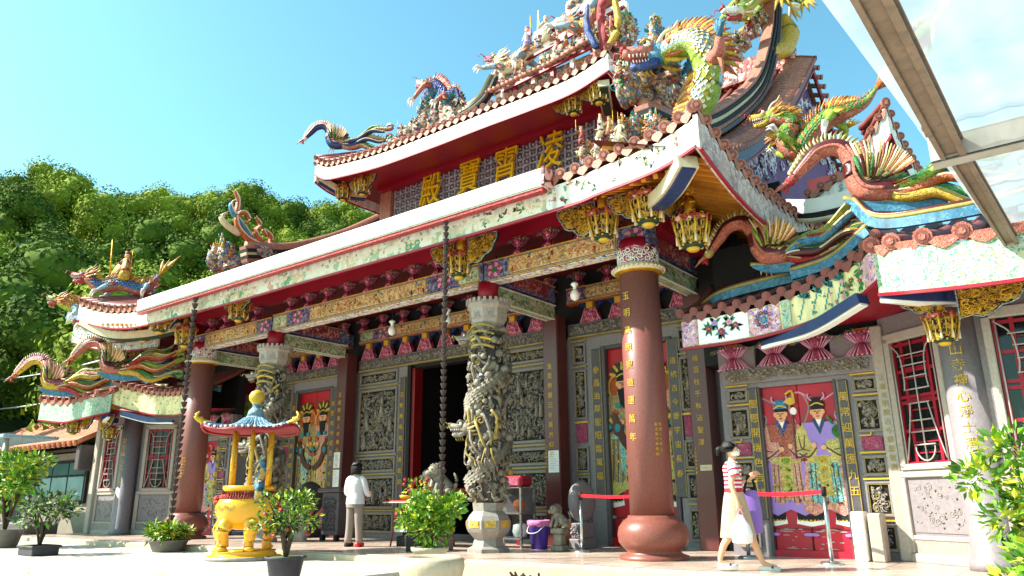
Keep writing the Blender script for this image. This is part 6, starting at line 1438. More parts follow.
for i in range(60):
    a = i/60*6.283; mb.tube([(bx+.47*cos(a), by+.47*sin(a), bz+1.2), (bx+(.47+.008*(i % 2))*cos(a), by+(.47+.008*(i % 2))*sin(a), bz+1.13), (bx+(.52)*cos(a), by+.52*sin(a), bz+1.07)], [.02, .024, .02], 'red', 5)
for i in range(9): mb.ball((bx+.56*cos(R(-150+i*4)), by+.56*sin(R(-150+i*4)), bz+1.05+.05*sin(i*2.2)), (.06, .06, .05), 'red')
mb.build('ribbon', t)
for a in (R(-160), R(-95), R(-35), R(90), R(30)):
    mb = MB(); mb.tube([(bx+.38*cos(a), by+.38*sin(a), bz+1.26), (bx+.38*cos(a), by+.38*sin(a), bz+2.3)], .038, 'goldpaint', 10)
    for q in range(16): mb.stamp(CURL3, 'gold', Mx.Translation(V((bx+.38*cos(a), by+.38*sin(a), bz+1.33+q*.06))) @ Mx.Rotation(q*.9, 4, 'Z') @ Mx.Diagonal(V((.055, .055, .06))).to_4x4(), True)
    mb.build('post', t)
mb = MB(); rs, G = 48, []
for i, (rr, z) in enumerate(((.12, .44), (.2, .34), (.32, .24), (.5, .17), (.7, .13), (.82, .14))):
    G.append([V((bx+rr*(1+(.16 if i > 3 else .05*i/3)*max(0, cos(3*a)))*cos(a+.2), by+rr*(1+(.16 if i > 3 else .05*i/3)*max(0, cos(3*a)))*sin(a+.2), bz+2.2+z+(.1*max(0, cos(3*a))**3 if i > 3 else 0))) for a in [j/rs*6.283 for j in range(rs+1)]])
mb.grid(G, 'paleblue'); mb.grid([[p-V((0, 0, .035)) for p in row] for row in G], 'crimson')
for j in range(rs):
    P = [G[i][j] for i in range(1, 6)]; mb.tube([p+V((0, 0, .012)) for p in P], .017, 'skyblue' if j % 2 else 'paleblue', 5)
    mb.ball(G[5][j], .028, 'white', hi=False); q = G[5][j].lerp(G[5][j+1], .5)-V((0, 0, .04)); mb.ball(q, (.02, .02, .04), 'salmon', hi=False)
mb.tube([p-V((0, 0, .05)) for p in G[5]], .03, 'crimson', 5)
for k in range(6):
    a = k/6*6.283*1+.2; a = .2+k/3*3.1416 if False else a
for k in range(3):
    a = .2+k*2.0944; e = V((bx+.98*cos(a), by+.98*sin(a), bz+2.46)); d = V((cos(a), sin(a), 0))
    mb.tube(spline([e-d*.2-V((0, 0, .06)), e, e+d*.1+V((0, 0, .08)), e+d*.04+V((0, 0, .17))], 4), [.05, .05, .04, .015], 'goldpaint', 7)
    mb.ball(e+V((0, 0, .03)), .05, 'gold')
mb.build('canopy_roof', t)
mb = MB(); mb.lathe([(.16, .4), (.13, .5), (.08, .55), (.07, .62), (.14, .7), (.15, .78), (.11, .86), (.03, .9)], 'urnyellow', (bx, by, bz+2.2), 24, mats=['paleblue', 'paleblue', 'skyblue', 'goldpaint', 'goldpaint', 'goldpaint', 'goldpaint', 'goldpaint']); mb.build('finial', t)
mb = MB(); mb.tube(spline([(bx+.5, by-.15, bz+1.05), (bx+.62, by-.2, bz+1.2), (bx+.55, by-.18, bz+1.38), (bx+.68, by-.2, bz+1.55), (bx+.62, by-.2, bz+1.75), (bx+.72, by-.2, bz+1.82)], 5), [.07, .09, .08, .06, .05, .02], 'skyblue', 8, mat2='goldline')
for q in range(8): mb.stamp(PETAL, 'skyblue' if q % 2 else 'cream', TRS((bx+.6+.03*sin(q), by-.2, bz+1.1+q*.08), (q, 1, q), .1))
dragon_head(mb, aim((bx+.6, by-.2, bz+1.35), (.6, -.5, .1)), .12, dict(DR, head='skyblue')); mb.build('dragon_handle', t)

# ================================================================ FLOOR THINGS
def pot_lathe(mb, c, r, h, m, lip=.03, k=28): mb.lathe([(r*.7, 0), (r*.74, .02), (r*.95, h*.9), (r*1.05, h*.92), (r*1.08, h), (r*.95, h), (r*.92, h*.9)], m, c, k)
def branchy(mb, c, h, sp, n, r, m='bark', rad=.02):
    tips = []
    for i in range(n):
        a = r.random()*6.28; q = r.uniform(.4, 1); e = V(c)+V((sp*q*cos(a), sp*q*sin(a), h*r.uniform(.55, 1)))
        mid = V(c)+V((sp*.25*cos(a+.6), sp*.25*sin(a+.6), h*.45)); mb.tube(spline([V(c), mid, e], 4), [rad, rad*.7, rad*.25], m, 5); tips.append(e)
    return tips
def potted(name_lab, loc, pr, ph, potm, lh, spread, nleaf, ls, mats, seed, square=False, nb=9, stem='bark', cat='potted plant', bare=.25):
    r = random.Random(seed); t = thing('potted_plant', loc, name_lab, cat); x, y, z = loc
    mb = MB()
    if square: 
        for k in range(1): mb.bbox(x-pr, y-pr*.7, z, x+pr, y+pr*.7, z+ph, potm, .02); mb.bbox(x-pr*1.08, y-pr*.78, z+ph-.05, x+pr*1.08, y+pr*.78, z+ph, potm, .01)
    else: pot_lathe(mb, loc, pr, ph, potm)
    mb.lathe([(pr*.85, 0), (pr*.8, .015)], 'hillsoil', (x, y, z+ph-.02), 16); mb.build('pot', t)
    mb = MB(); tips = branchy(mb, (x, y, z+ph-.03), lh, spread, nb, r, stem, .016+.012*lh); mb.build('stems', t)
    mb = MB(); per = nleaf//len(tips)
    for e in tips:
        s = spread*.42; leafy(mb, e-V((0, 0, .04)), (s, s, s*.8), per, ls, mats, r.random(), .1)
    leafy(mb, (x, y, z+ph+lh*(.5+bare*.5)), (spread*.9, spread*.9, lh*(.5-bare*.4)), nleaf//3, ls, mats, seed+1, .3)
    mb.build('foliage', t); return t
potted('dense bright green bush in a pale round pot left of the right carved column', (4.95, -3.1, -.3), .24, .58, 'potwhite', .7, .36, 1900, .085, ['leafbright', 'leaf', 'leafyellow', 'leafbright'], 1, nb=14, bare=0)
potted('tall bushy green plant in a grey pot in front of the neighbour house', (-9.1, -3.3, -.12), .42, .42, 'pot', 1.9, .75, 1500, .15, ['leaf', 'leafbright', 'leafbright', 'leafyellow'], 2, nb=12)
potted('small leafy bush in a dark square planter at the left', (-5.2, -4.0, -.12), .36, .2, 'potdark', 1.0, .5, 650, .12, ['leaf', 'leafbright', 'leafdark', 'stonepale'], 3, square=True, nb=10, bare=.4)
potted('low spiky plant in a grey bowl pot at the foot of the left red column', (-3.9, -1.95, -.12), .42, .24, 'pot', .3, .42, 520, .14, ['leafbright', 'leafyellow', 'leaf'], 4, nb=12, bare=0)
t = potted('slender citrus bush with orange fruits in a dark pot beside the incense burner', (3.7, -4.5, -.12), .25, .32, 'potdark', .82, .34, 900, .07, ['leaf', 'leafbright', 'leafdark', 'leafyellow'], 5, nb=12, bare=.35)
r = random.Random(2)
for i in range(11): mb = MB(); mb.ball((3.7+r.uniform(-.3, .3), -4.55+r.uniform(-.3, .2), .5+r.uniform(-.05, .5)), .03, 'orange' if i % 2 else 'red'); mb.build('fruit', t)
t = thing('stone_bowl', (5.75, -3.9, -.42), 'empty pale round stone bowl standing in front of the bright green bush', 'stone bowl')
mb = MB(); mb.lathe([(.16, .18), (.26, .24), (.36, .38), (.4, .54), (.39, .62), (.34, .66), (.31, .62), (.28, .4)], 'potwhite', (5.75, -3.9, -.42), 36); mb.build('bowl', t)
mb = MB(); mb.lathe([(.22, -.13), (.19, .16), (.16, .2)], 'potwhite', (5.75, -3.9, -.42), 24); mb.build('foot', t)
# driftwood-like rock beside the platform edge
mb = MB(); r = random.Random(8)
for i in range(26): mb.tube(spline([(5.95+r.uniform(-.25, .25), -2.3+r.uniform(-.15, .15), -.55), (5.95+r.uniform(-.3, .3), -2.35, -.3), (6.0+r.uniform(-.35, .35), -2.3, -.1+r.uniform(-.1, .05))], 4), [.05, .04, .015], 'woodbrown' if i % 3 else 'stone', 5)
tag(mb.build('root_carving', None), 'dark twisted root carving lying against the platform step', 'root carving')
# right foreground shrub
t = thing('foreground_shrub', (12.4, -4.4, -.55), 'bright green leafy shrub in the right foreground in front of the window wall', 'shrub'); r = random.Random(31)
mb = MB(); tips = []
for (x, y, z) in ((11.72, -4.9, 1.0), (11.9, -4.8, 1.18), (11.8, -4.6, .72), (12.0, -4.9, .85), (12.15, -4.6, 1.25), (12.0, -4.5, .6), (12.3, -4.7, 1.1), (12.2, -4.9, .75), (11.98, -5.2, .5), (12.1, -5.1, .35), (12.4, -4.6, .9), (12.3, -5, .45), (11.85, -4.9, .3), (12.05, -4.75, .2)):
    mb.tube(spline([(12.4, -4.4, -.55), (12.35, -4.5, z*.4), (x, y, z)], 5), [.025, .016, .006], 'bark', 5); tips.append(V((x, y, z)))
mb.build('stems', t)
mb = MB()
for e in tips: leafy(mb, e, (.16, .18, .13), 150 if e.z > .45 else 300, .085, ['leafbright', 'leafbright', 'leaf', 'leafyellow'], r.random(), .1)
mb.build('foliage', t)
# barrier posts with tape
def post(x, y, label, h=1.0):
    t = thing('barrier_post', (x, y, 0), label, 'barrier post', 'steel queue posts with red tape')
    mb = MB(); mb.lathe([(.16, 0), (.16, .02), (.13, .04), (.03, .05)], 'steel', (x, y, 0), 24); mb.build('base', t)
    mb = MB(); mb.lathe([(.028, .04), (.028, h-.1)], 'steel', (x, y, 0), 14); mb.build('pole', t)
    mb = MB(); mb.lathe([(.036, h-.12), (.036, h), (.028, h+.01)], 'dark', (x, y, 0), 14); mb.build('cap', t); return t
P3 = ((4.95, .7), (7.85, .85), (9.2, .35))
post(*P3[0], 'steel queue post beside the lion-headed stone drum'); post(*P3[1], 'steel queue post half hidden behind the walking woman'); post(*P3[2], 'steel queue post before the right leaf of the pink door', 1.02)
def tapeb(a, b, z, label):
    mb = MB(); n = 12
    G = [[V((a[0]+(b[0]-a[0])*i/n, a[1]+(b[1]-a[1])*i/n-.03, z-.03*sin(pi*i/n)+d)) for d in (-.028, .028)] for i in range(n+1)]
    mb.grid(G, 'tape'); mb.grid([[p+V((0, .004, 0)) for p in row[::-1]] for row in G], 'tape'); tag(mb.build('barrier_tape', None), label, 'barrier tape')
tapeb(P3[0], (6.3, .95), .95, 'red barrier tape stretched behind the right smooth column'); tapeb(P3[1], P3[2], .96, 'red barrier tape stretched across the pink door')
# carved drum stones beside the doors, small lion, cabinets
def drumstone(x, y, label, s=1, m='stonegrey'):
    t = thing('drum_stone', (x, y, 0), label, 'drum stone')
    mb = MB(); mb.bbox(x-.16*s, y-.3*s, 0, x+.16*s, y+.3*s, .2*s, m, .02); mb.bbox(x-.13*s, y-.24*s, .2*s, x+.13*s, y+.24*s, .5*s, m, .02)
    relief(mb, x-.13*s, .22*s, x+.13*s, .48*s, y-.24*s, m, 1.2, 5); mb.build('pedestal', t)
    mb = MB(); mb.T = Mx.Translation(V((x, y, .92*s))) @ Mx.Rotation(pi/2, 4, 'Y')
    mb.lathe([(.3*s, -.1*s), (.38*s, -.09*s), (.42*s, 0), (.38*s, .09*s), (.3*s, .1*s), (.1*s, .12*s)], m, (0, 0, 0), 32); mb.build('drum', t)
drumstone(-4.35, 2.05, 'dark round drum stone left of the brown pillar with white sheets', 1.05, 'stonedark'); drumstone(4.4, 1.6, 'tall grey drum stone at the left side of the red guardian door', .92)
def lion(x, y, z, s, label, m='dragonstone', ped=True):
    t = thing('stone_lion', (x, y, 0), label, 'stone lion'); r = random.Random(int(x*9))
    if ped:
        mb = MB(); mb.bbox(x-.2*s, y-.2*s, 0, x+.2*s, y+.2*s, z*.25, m, .02); mb.bbox(x-.14*s, y-.14*s, z*.25, x+.14*s, y+.14*s, z*.75, m, .015); mb.bbox(x-.2*s, y-.2*s, z*.75, x+.2*s, y+.2*s, z, m, .02); mb.build('pedestal', t)
    mb = MB(); mb.tube(spline([(x+.12*s, y+.1*s, z+.1*s), (x, y, z+.28*s), (x-.05*s, y-.06*s, z+.42*s)], 4), [.16*s, .15*s, .12*s], m, 10)
    mb.ball((x-.08*s, y-.12*s, z+.5*s), (.15*s, .15*s, .14*s), m); mb.ball((x-.14*s, y-.23*s, z+.45*s), (.09*s, .08*s, .07*s), m)
    for sd_ in (-1, 1):
        mb.tube([(x-.05*s+sd_*.08*s, y-.1*s, z+.32*s), (x-.08*s+sd_*.08*s, y-.16*s, z+.12*s), (x-.1*s+sd_*.08*s, y-.2*s, z+.02*s)], [.06*s, .045*s, .05*s], m, 7)
        mb.ball((x+.1*s+sd_*.11*s, y+.02*s, z+.08*s), (.08*s, .12*s, .08*s), m); mb.ball((x-.1*s+sd_*.06*s, y-.25*s, z+.53*s), .02*s, 'dark', hi=False)
    for i in range(36):
        a, b = r.random()*6.28, r.uniform(-.6, 1.3); mb.stamp(CURL, m, TRS((x-.06*s+.15*s*cos(a)*cos(b), y-.08*s+.15*s*sin(a)*cos(b), z+.5*s+.14*s*sin(b)), (r.random()*6, r.random()*6, 0), .06*s), True)
    mb.tube(spline([(x+.2*s, y+.15*s, z+.1*s), (x+.26*s, y+.2*s, z+.3*s), (x+.18*s, y+.2*s, z+.45*s)], 3), [.04*s, .05*s, .02*s], m, 6); mb.build('body', t)
lion(4.45, .75, .4, .62, 'small white stone lion on a pedestal left of the steel queue post'); lion(2.35, -.1, .98, .9, 'pale stone lion on a tall plinth just left of the right carved column'); lion(.55, 1.6, .95, .95, 'pale stone lion behind the red offering table', 'stonepale')
# glass display cabinet
cx, cy = 3.0, 1.25; t = thing('display_cabinet', (cx, cy, 0), 'steel framed glass display cabinet behind the right carved column', 'display cabinet')
mb = MB()
for a in (-.38, .38):
    for b in (-.22, .22): mb.box(cx+a-.02, cy+b-.02, .0, cx+a+.02, cy+b+.02, 1.12, 'steel')
for z in (.16, .62, 1.1): mb.bbox(cx-.4, cy-.24, z, cx+.4, cy+.24, z+.025, 'steel', .004)
mb.build('frame', t); mb = MB(); mb.box(cx-.36, cy-.21, .19, cx+.36, cy-.205, 1.1, 'clearglass'); mb.box(cx-.36, cy+.2, .19, cx+.36, cy+.21, 1.1, 'stonedark'); mb.build('glass', t)
mb = MB(); mb.lathe([(.12, .2), (.16, .3), (.14, .42), (.08, .45)], 'porcelain', (cx+.2, cy, 0), 16); mb.ball((cx+.2, cy-.03, .78), .13, 'orange'); mb.ball((cx+.2, cy-.04, .66), .07, 'salmon'); mb.lathe([(.1, .2), (.08, .55), (.04, .6)], 'navy', (cx-.1, cy, 0), 12); tag(mb.build('offerings', None), 'orange and white offerings inside the glass cabinet', 'offerings')
mb = MB(); mb.bbox(cx-.38, cy-.2, 1.13, cx+.38, cy+.2, 1.34, 'crimson', .05); mb.bbox(cx-.3, cy-.205, 1.16, cx+.3, cy-.2, 1.3, 'pink', .002); tag(mb.build('red_box', None), 'low red box lying on top of the glass cabinet', 'box')
# purple bucket with liner
t = thing('waste_bucket', (3.75, 1.1, 0), 'purple bucket with a pink liner at the foot of the brown pillar', 'bucket')
mb = MB(); mb.lathe([(.15, 0), (.2, .46), (.21, .47)], 'bucketpurple', (3.75, 1.1, 0), 24); mb.build('bucket_body', t)
mb = MB(); mb.lathe([(.19, .4), (.215, .44), (.22, .5), (.19, .52), (.17, .47)], 'liner', (3.75, 1.1, 0), 24, lobes=7, amp=.04); mb.build('liner', t)
mb = MB(); mb.tube(spline([(3.57, 1.02, .42), (3.65, .87, .3), (3.85, .87, .3), (3.93, 1.02, .42)], 5), .008, 'white', 5); mb.build('handle', t)
t = thing('brown_sack', (4.05, 1.6, 0), 'brown bag slumped against the pillar beside the purple bucket', 'bag'); mb = MB(); mb.lathe([(.16, 0), (.22, .12), (.19, .34), (.1, .48), (.04, .52)], 'woodbrown', (4.05, 1.6, 0), 16, lobes=5, amp=.1); mb.build('sack_body', t)
# white buckets and cabinet behind the left door
for (x, y, l) in ((-3.2, .9, 'white plastic bucket with printed label left of the grey altar cabinet'),):
    t = thing('white_bucket', (x, y, 0), l, 'bucket'); mb = MB(); mb.lathe([(.2, 0), (.24, .55), (.26, .56), (.26, .6), (.22, .6)], 'white', (x, y, 0), 24); mb.build('bucket_body', t)
    mb = MB()
    for q in range(9): a = R(-110+q*9); mb.ball((x+.235*cos(a), y+.235*sin(a), .3+.05*sin(q*2)), (.03, .03, .04), 'redcarve' if q % 2 else 'stonedark', hi=False)
    mb.build('printed_label', t)
t = thing('altar_cabinet', (-2.35, 1.3, 0), 'dark carved altar cabinet standing left of the woman in white', 'cabinet'); mb = MB()
mb.bbox(-2.65, 1.1, .12, -2.05, 1.55, 1.1, 'stonedark', .02); mb.bbox(-2.75, 1.02, 1.1, -1.95, 1.6, 1.2, 'stonedark', .02); relief(mb, -2.6, .2, -2.1, 1.0, 1.1, 'stonedark', 1, 5)
for a in (-2.6, -2.1): mb.bbox(a-.05, 1.08, 0, a+.05, 1.2, .14, 'dark', .01)
mb.build('body', t)
# red offering table and things on it
tx, ty = 1.25, .55; t = thing('offering_table', (tx, ty, 0), 'folding table with a red top and thin red legs beside the woman', 'table')
mb = MB(); mb.bbox(tx-.75, ty-.4, .86, tx+.75, ty+.4, .9, 'red', .01); mb.box(tx-.75, ty-.405, .85, tx+.75, ty-.395, .87, 'cream'); mb.build('tabletop', t)
for a, b in ((-.6, -.3), (.6, -.3), (-.6, .3), (.6, .3)): mb = MB(); mb.tube([(tx+a*.7, ty+b, .86), (tx+a, ty+b, 0)], .018, 'lacquer', 6); mb.build('leg', t)
mb = MB(); mb.lathe([(.1, 0), (.16, .05), (.17, .1), (.15, .1)], 'urnyellow', (tx-.45, ty, .9), 20); tag(mb.build('offering_dish', None), 'yellow dish on the left end of the red table', 'dish')
mb = MB(); mb.bbox(tx-.25, ty-.15, .9, tx+.05, ty+.15, 1.02, 'cream', .03); mb.ball((tx-.1, ty, 1.04), (.14, .13, .04), 'stonepale'); tag(mb.build('cloth_bundle', None), 'cream bundle lying on the middle of the red table', 'bundle')
mb = MB(); mb.bbox(tx+.15, ty-.12, .9, tx+.5, ty+.12, .95, 'tape', .01); tag(mb.build('red_packet', None), 'flat red packet on the right of the red table', 'packet')
t = thing('folding_chair', (tx-.35, ty-.1, 0), 'low rack of red and white offerings under the table', 'rack'); t.name = 'offering_rack'
mb = MB(); mb.ball((tx-.4, ty-.2, .62), (.2, .15, .14), 'red'); mb.build('red_bundle', t); mb = MB(); mb.bbox(tx-.6, ty-.25, .28, tx+.1, ty+.2, .34, 'white', .01); mb.bbox(tx-.55, ty-.2, .0, tx-.1, ty+.1, .2, 'dark', .02); mb.build('shelf', t)
t = thing('red_altar', (2.0, 1.9, 0), 'red lacquered altar table across the central doorway', 'altar table'); mb = MB(); mb.bbox(.2, 1.9, 1.05, 2.7, 2.3, 1.15, 'lacquer', .02)
r = random.Random(6)
for q in range(24): mb.stamp(CURL, 'lacquer', Mx.Translation(V((.3+q*.1, 1.89, .98))) @ Mx.Rotation(pi/2, 4, 'X') @ Mx.Diagonal(V((.07, .06, .04))).to_4x4(), True)
mb.build('tabletop', t)
for a in (.3, 2.6): mb = MB(); mb.bbox(a-.05, 1.95, 0, a+.05, 2.05, 1.05, 'lacquer', .01); mb.build('leg', t)
t = thing('flower_vase', (2.25, -.35, 0), 'vase of red flowers between the green bush and the carved column', 'flowers'); mb = MB(); mb.lathe([(.1, .62), (.13, .8), (.07, .95), (.09, 1.0)], 'porcelain', (2.25, -.6, 0), 16); mb.bbox(2.1, -.75, 0, 2.4, -.45, .62, 'dark', .01); mb.build('vase', t)
mb = MB(); leafy(mb, (2.25, -.62, 1.12), (.28, .2, .16), 120, .09, ['leaf', 'leafyellow'], 3)
r = random.Random(5)
for q in range(16): mb.ball((2.25+r.uniform(-.28, .28), -.66+r.uniform(-.15, .1), 1.12+r.uniform(-.1, .16)), .04, 'red', hi=False)
mb.build('blossoms', t)
# stone slabs right of the pink door, knocker drawer
for (x, y, h, l, m) in ((9.42, 1.1, .68, 'pale narrow stone slab right of the pink door', 'porcelain'), (9.66, 1.05, .66, 'second pale stone slab nearer the carved corner panel', 'stonepale')):
    mb = MB(); mb.bbox(x-.09, y-.06, 0, x+.09, y+.25, h, m, .02); tag(mb.build('stone_slab', None), l, 'stone slab')

# ================================================================ PEOPLE
def skin_body(name, verts, edges, rad, m, parent, root_i=0, lev=2):
    me = bpy.data.meshes.new(name); me.from_pydata([tuple(V(v)-wl(parent)) for v in verts], edges, []); me.update()
    ob = bpy.data.objects.new(name, me); COL.objects.link(ob); ob.parent = parent
    md = ob.modifiers.new('s', 'SKIN'); md.use_smooth_shade = True; md.branch_smoothing = .4
    for i, s in enumerate(me.skin_vertices[0].data):
        q = rad[i]; s.radius = (q, q) if not hasattr(q, '__len__') else q
    me.skin_vertices[0].data[root_i].use_root = True
    sb = ob.modifiers.new('u', 'SUBSURF'); sb.levels = lev; sb.render_levels = lev
    dg = bpy.context.evaluated_depsgraph_get(); m2 = bpy.data.meshes.new_from_object(ob.evaluated_get(dg))
    ob.modifiers.clear(); ob.data = m2; m2.materials.clear(); m2.materials.append(MATS[m])
    for p in m2.polygons: p.use_smooth = True
    return ob
def person(loc, rz, H, label, walk, build_clothes, arms):
    """walk: foot offsets; local frame: faces -y, x to the figure's left"""
    t = thing('person', loc, label, 'person'); s = H/1.6; M_ = Mx.Translation(V(loc)) @ Mx.Rotation(rz, 4, 'Z') @ Mx.Scale(s, 4)
    g = lambda x, y, z: M_ @ V((x, y, z))
    L, Rr = walk
    vs, es, rd = [], [], []
    def v(p, r_, par=None): vs.append(g(*p)); rd.append((r_[0]*s, r_[1]*s) if hasattr(r_, '__len__') else r_*s); (es.append((par, len(vs)-1)) if par is not None else None); return len(vs)-1
    hip = v((0, 0, .86), (.14, .1)); wa = v((0, 0, 1.0), (.12, .09), hip); ch = v((0, -.01, 1.18), (.14, .1), wa); sh = v((0, 0, 1.3), (.1, .07), ch)
    ne = v((0, -.005, 1.37), .048, sh); ja = v((0, -.03, 1.44), (.06, .068), ne); hd = v((0, -.02, 1.5), (.073, .09), ja); tp = v((0, -.01, 1.565), (.06, .07), hd)
    hands = []
    for sd_, A in zip((1, -1), arms):
        a = v((sd_*.15, 0, 1.27), .05, sh); e = v(A[0], .038, a); w = v(A[1], .027, e); h = v(A[2], (.034, .02), w); hands.append((A[1], A[2]))
    for sd_, F in zip((1, -1), (L, Rr)):
        a = v((sd_*.085, 0, .78), .085, hip); k = v(F[0], .055, a); c = v(((F[0][0]+F[1][0])/2, (F[0][1]+F[1][1])/2+.02, (F[0][2]+F[1][2])/2+.04), .05, k); an = v(F[1], .036, c); 
        to = v((F[1][0], F[1][1]-.09, F[1][2]-.035), (.036, .026), an); v((F[1][0], F[1][1]-.17, F[1][2]-.045), (.034, .018), to)
    b = skin_body('body', vs, es, rd, 'skin', t)
    # fingers, face: short chains fused into the body mesh as extra geometry
    mb = MB()
    for (w, h) in hands:
        W, Hh = V(w), V(h); d = (Hh-W).normalized(); a = V((1, 0, 0)).cross(d).normalized()
        for q in range(4):
            o = a*(q-1.5)*.018; p0 = Hh+o*.9; p1 = p0+d*(.035+.006*(q in (1, 2)))+V((0, -.006, 0)); p2 = p1+d*.028+V((0, -.018, 0))
            mb.tube([M_ @ (p0-d*.02), M_ @ p0, M_ @ p1, M_ @ p2], [.011*s, .011*s, .009*s, .006*s], 'skin', 7)
        p0 = W+d*.03; mb.tube([M_ @ p0, M_ @ (p0+a*-.035+d*.02), M_ @ (p0+a*-.038+d*.055)], [.013*s, .011*s, .007*s], 'skin', 7)
    for sd_ in (-1, 1):
        mb.ball(g(sd_*.031, -.1, 1.495), .012*s, 'white', hi=False); mb.ball(g(sd_*.031, -.109, 1.495), .007*s, 'dark', hi=False); mb.tube([g(sd_*.015, -.108, 1.515), g(sd_*.048, -.1, 1.518)], .004*s, 'hair', 5)
        mb.ball(g(sd_*.078, -.01, 1.485), (.012*s, .02*s, .028*s), 'skin')
    mb.tube([g(0, -.1, 1.505), g(0, -.122, 1.47), g(0, -.1, 1.462)], [.008*s, .014*s, .006*s], 'skin', 6); mb.tube([g(-.022, -.094, 1.437), g(0, -.102, 1.436), g(.022, -.094, 1.437)], .005*s, 'salmon', 5)
    # join face and fingers into the one body mesh
    ex = mb.build('extra', t); import bmesh
    bm = bmesh.new(); bm.from_mesh(b.data); n0 = len(b.data.materials)
    off = {}
    for i, mm in enumerate(ex.data.materials):
        if mm.name in [m.name for m in b.data.materials]: off[i] = [m.name for m in b.data.materials].index(mm.name)
        else: b.data.materials.append(mm); off[i] = len(b.data.materials)-1
    vm = [bm.verts.new(v_.co) for v_ in ex.data.vertices]
    for p in ex.data.polygons:
        try: f = bm.faces.new([vm[i] for i in p.vertices]); f.material_index = off[p.material_index]; f.smooth = True
        except ValueError: pass
    bm.to_mesh(b.data); bm.free(); bpy.data.objects.remove(ex)
    build_clothes(t, g, s, M_); return t
def loft(mb, rings, m, k=24, mats=None):
    """rings: (centre world, rx, ry, matrix rotation)"""
    G = []
    for (c, rx, ry, M_) in rings:
        R3 = M_.to_3x3().normalized(); G.append([V(c)+R3 @ V((rx*cos(j/k*6.2832), ry*sin(j/k*6.2832), 0)) for j in range(k+1)])
    for i in range(len(G)-1): mb.grid([G[i], G[i+1]], mats[i] if mats else m)
def hairdo(t, g, s, bun=False, cap=False):
    mb = MB(); r = random.Random(3)
    mb.ball(g(0, .012, 1.53), (.09*s, .103*s, .078*s), 'hair')
    for q in range(60):
        a = r.uniform(-.3, pi+.3); z0 = 1.56; p0 = g(.05*cos(a), .02+.05*sin(a), 1.595); p1 = g(.092*cos(a), .01+.1*sin(a), 1.52); p2 = g(.09*cos(a), .02+.1*sin(a), 1.37 if not bun else 1.47)
        mb.tube(spline([p0, p1, p2], 3), [.018*s, .018*s, .008*s], 'hair', 5)
    for q in range(10): a = R(-150+q*12); mb.tube(spline([g(.02*cos(a), -.02, 1.605), g(.075*cos(a), -.075, 1.56), g(.088*cos(a), -.08, 1.53)], 3), [.016*s, .014*s, .005*s], 'hair', 5)
    if bun: mb.tube(spline([g(0, .1, 1.52), g(0, .16, 1.5), g(0, .17, 1.42)], 4), [.03*s, .035*s, .01*s], 'hair', 7)
    mb.build('hair', t)
# the walking woman (faces right of the picture): stripes, mask, skirt, bags
def clothes_a(t, g, s, M_):
    mb = MB(); zs = [.93+.0262*i for i in range(16)]
    ring = lambda z, rx, ry: (g(0, 0, z), rx*s, ry*s, M_)
    pr = lambda z: (.16-.02*sin((z-.9)/.45*pi) if z < 1.25 else .16-(z-1.25)*.65, .125-.015*sin((z-.9)/.4*pi) if z < 1.25 else .125-(z-1.25)*.45)
    R_ = [ring(z, *pr(z)) for z in zs]; mats = [('stripewhite' if (i % 2 and i > 2) else 'stripered') for i in range(15)]; loft(mb, R_, None, 28, mats)
    loft(mb, [(g(0, 0, 1.32), .112*s, .092*s, M_), (g(0, 0, 1.345), .07*s, .065*s, M_)], 'stripewhite')
    for sd_, e in ((1, (.2, -.02, 1.14)), (-1, (-.2, -.02, 1.14))):
        P = spline([g(sd_*.11, 0, 1.3), g(sd_*.165, 0, 1.26), g(*e)], 5); mb.tube(P, [.06*s, .066*s, .062*s], 'stripewhite', 12, cap=False)
        for q in (3, 6, 9): mb.tube([P[q], P[min(q+1, len(P)-1)]], .0665*s, 'stripered', 12, cap=False)
    mb.build('striped_shirt', t)
    mb = MB(); loft(mb, [(g(0, -.01*i*.2, z), rx*s, ry*s, M_) for i, (z, rx, ry) in enumerate(((.97, .148, .115), (.88, .17, .14), (.7, .18, .175), (.55, .185, .2), (.4, .19, .225), (.39, .18, .215)))], 'skirt', 28); mb.build('skirt', t)
    hairdo(t, g, s, True)
    mb = MB(); loft(mb, [(g(0, -.045, z), rx*s, ry*s, M_) for z, rx, ry in ((1.482, .06, .062), (1.465, .072, .072), (1.44, .072, .07), (1.415, .055, .055))], 'white', 20); mb.build('face_mask', t)
    for sd_, f in ((1, (.08, -.29, .06)), (-1, (-.08, .23, .1))):
        mb = MB(); T = M_; c = V(f)
        mb.tube([M_ @ (c+V((0, .05, -.04))), M_ @ (c+V((0, -.08, -.055))), M_ @ (c+V((0, -.2, -.055)))], [.035*s, .045*s, .035*s], 'white', 10, flat=1.1)
        mb.tube([M_ @ (c+V((-.045, -.1, -.03))), M_ @ (c+V((0, -.11, .0))), M_ @ (c+V((.045, -.1, -.03)))], .014*s, 'stonedark', 6); mb.build('sandal', t)
wa_loc = (8.5, -1.15, 0); wrz = R(115)
person(wa_loc, wrz, 1.6, 'woman in striped shirt, beige skirt and face mask walking past the pink door', (((.08, -.16, .47), (.08, -.29, .08)), ((-.08, .07, .45), (-.08, .25, .12))), clothes_a,
       (((.22, -.03, 1.05), (.2, -.22, 1.12), (.19, -.27, 1.17)), ((-.22, .04, 1.05), (-.24, -.02, .84), (-.24, -.03, .75))))
Mw = Mx.Translation(V(wa_loc)) @ Mx.Rotation(wrz, 4, 'Z')
t = thing('shopping_bag', tuple(Mw @ V((-.27, -.05, .3))), 'white plastic shopping bag hanging from the walking woman’s hand', 'bag')
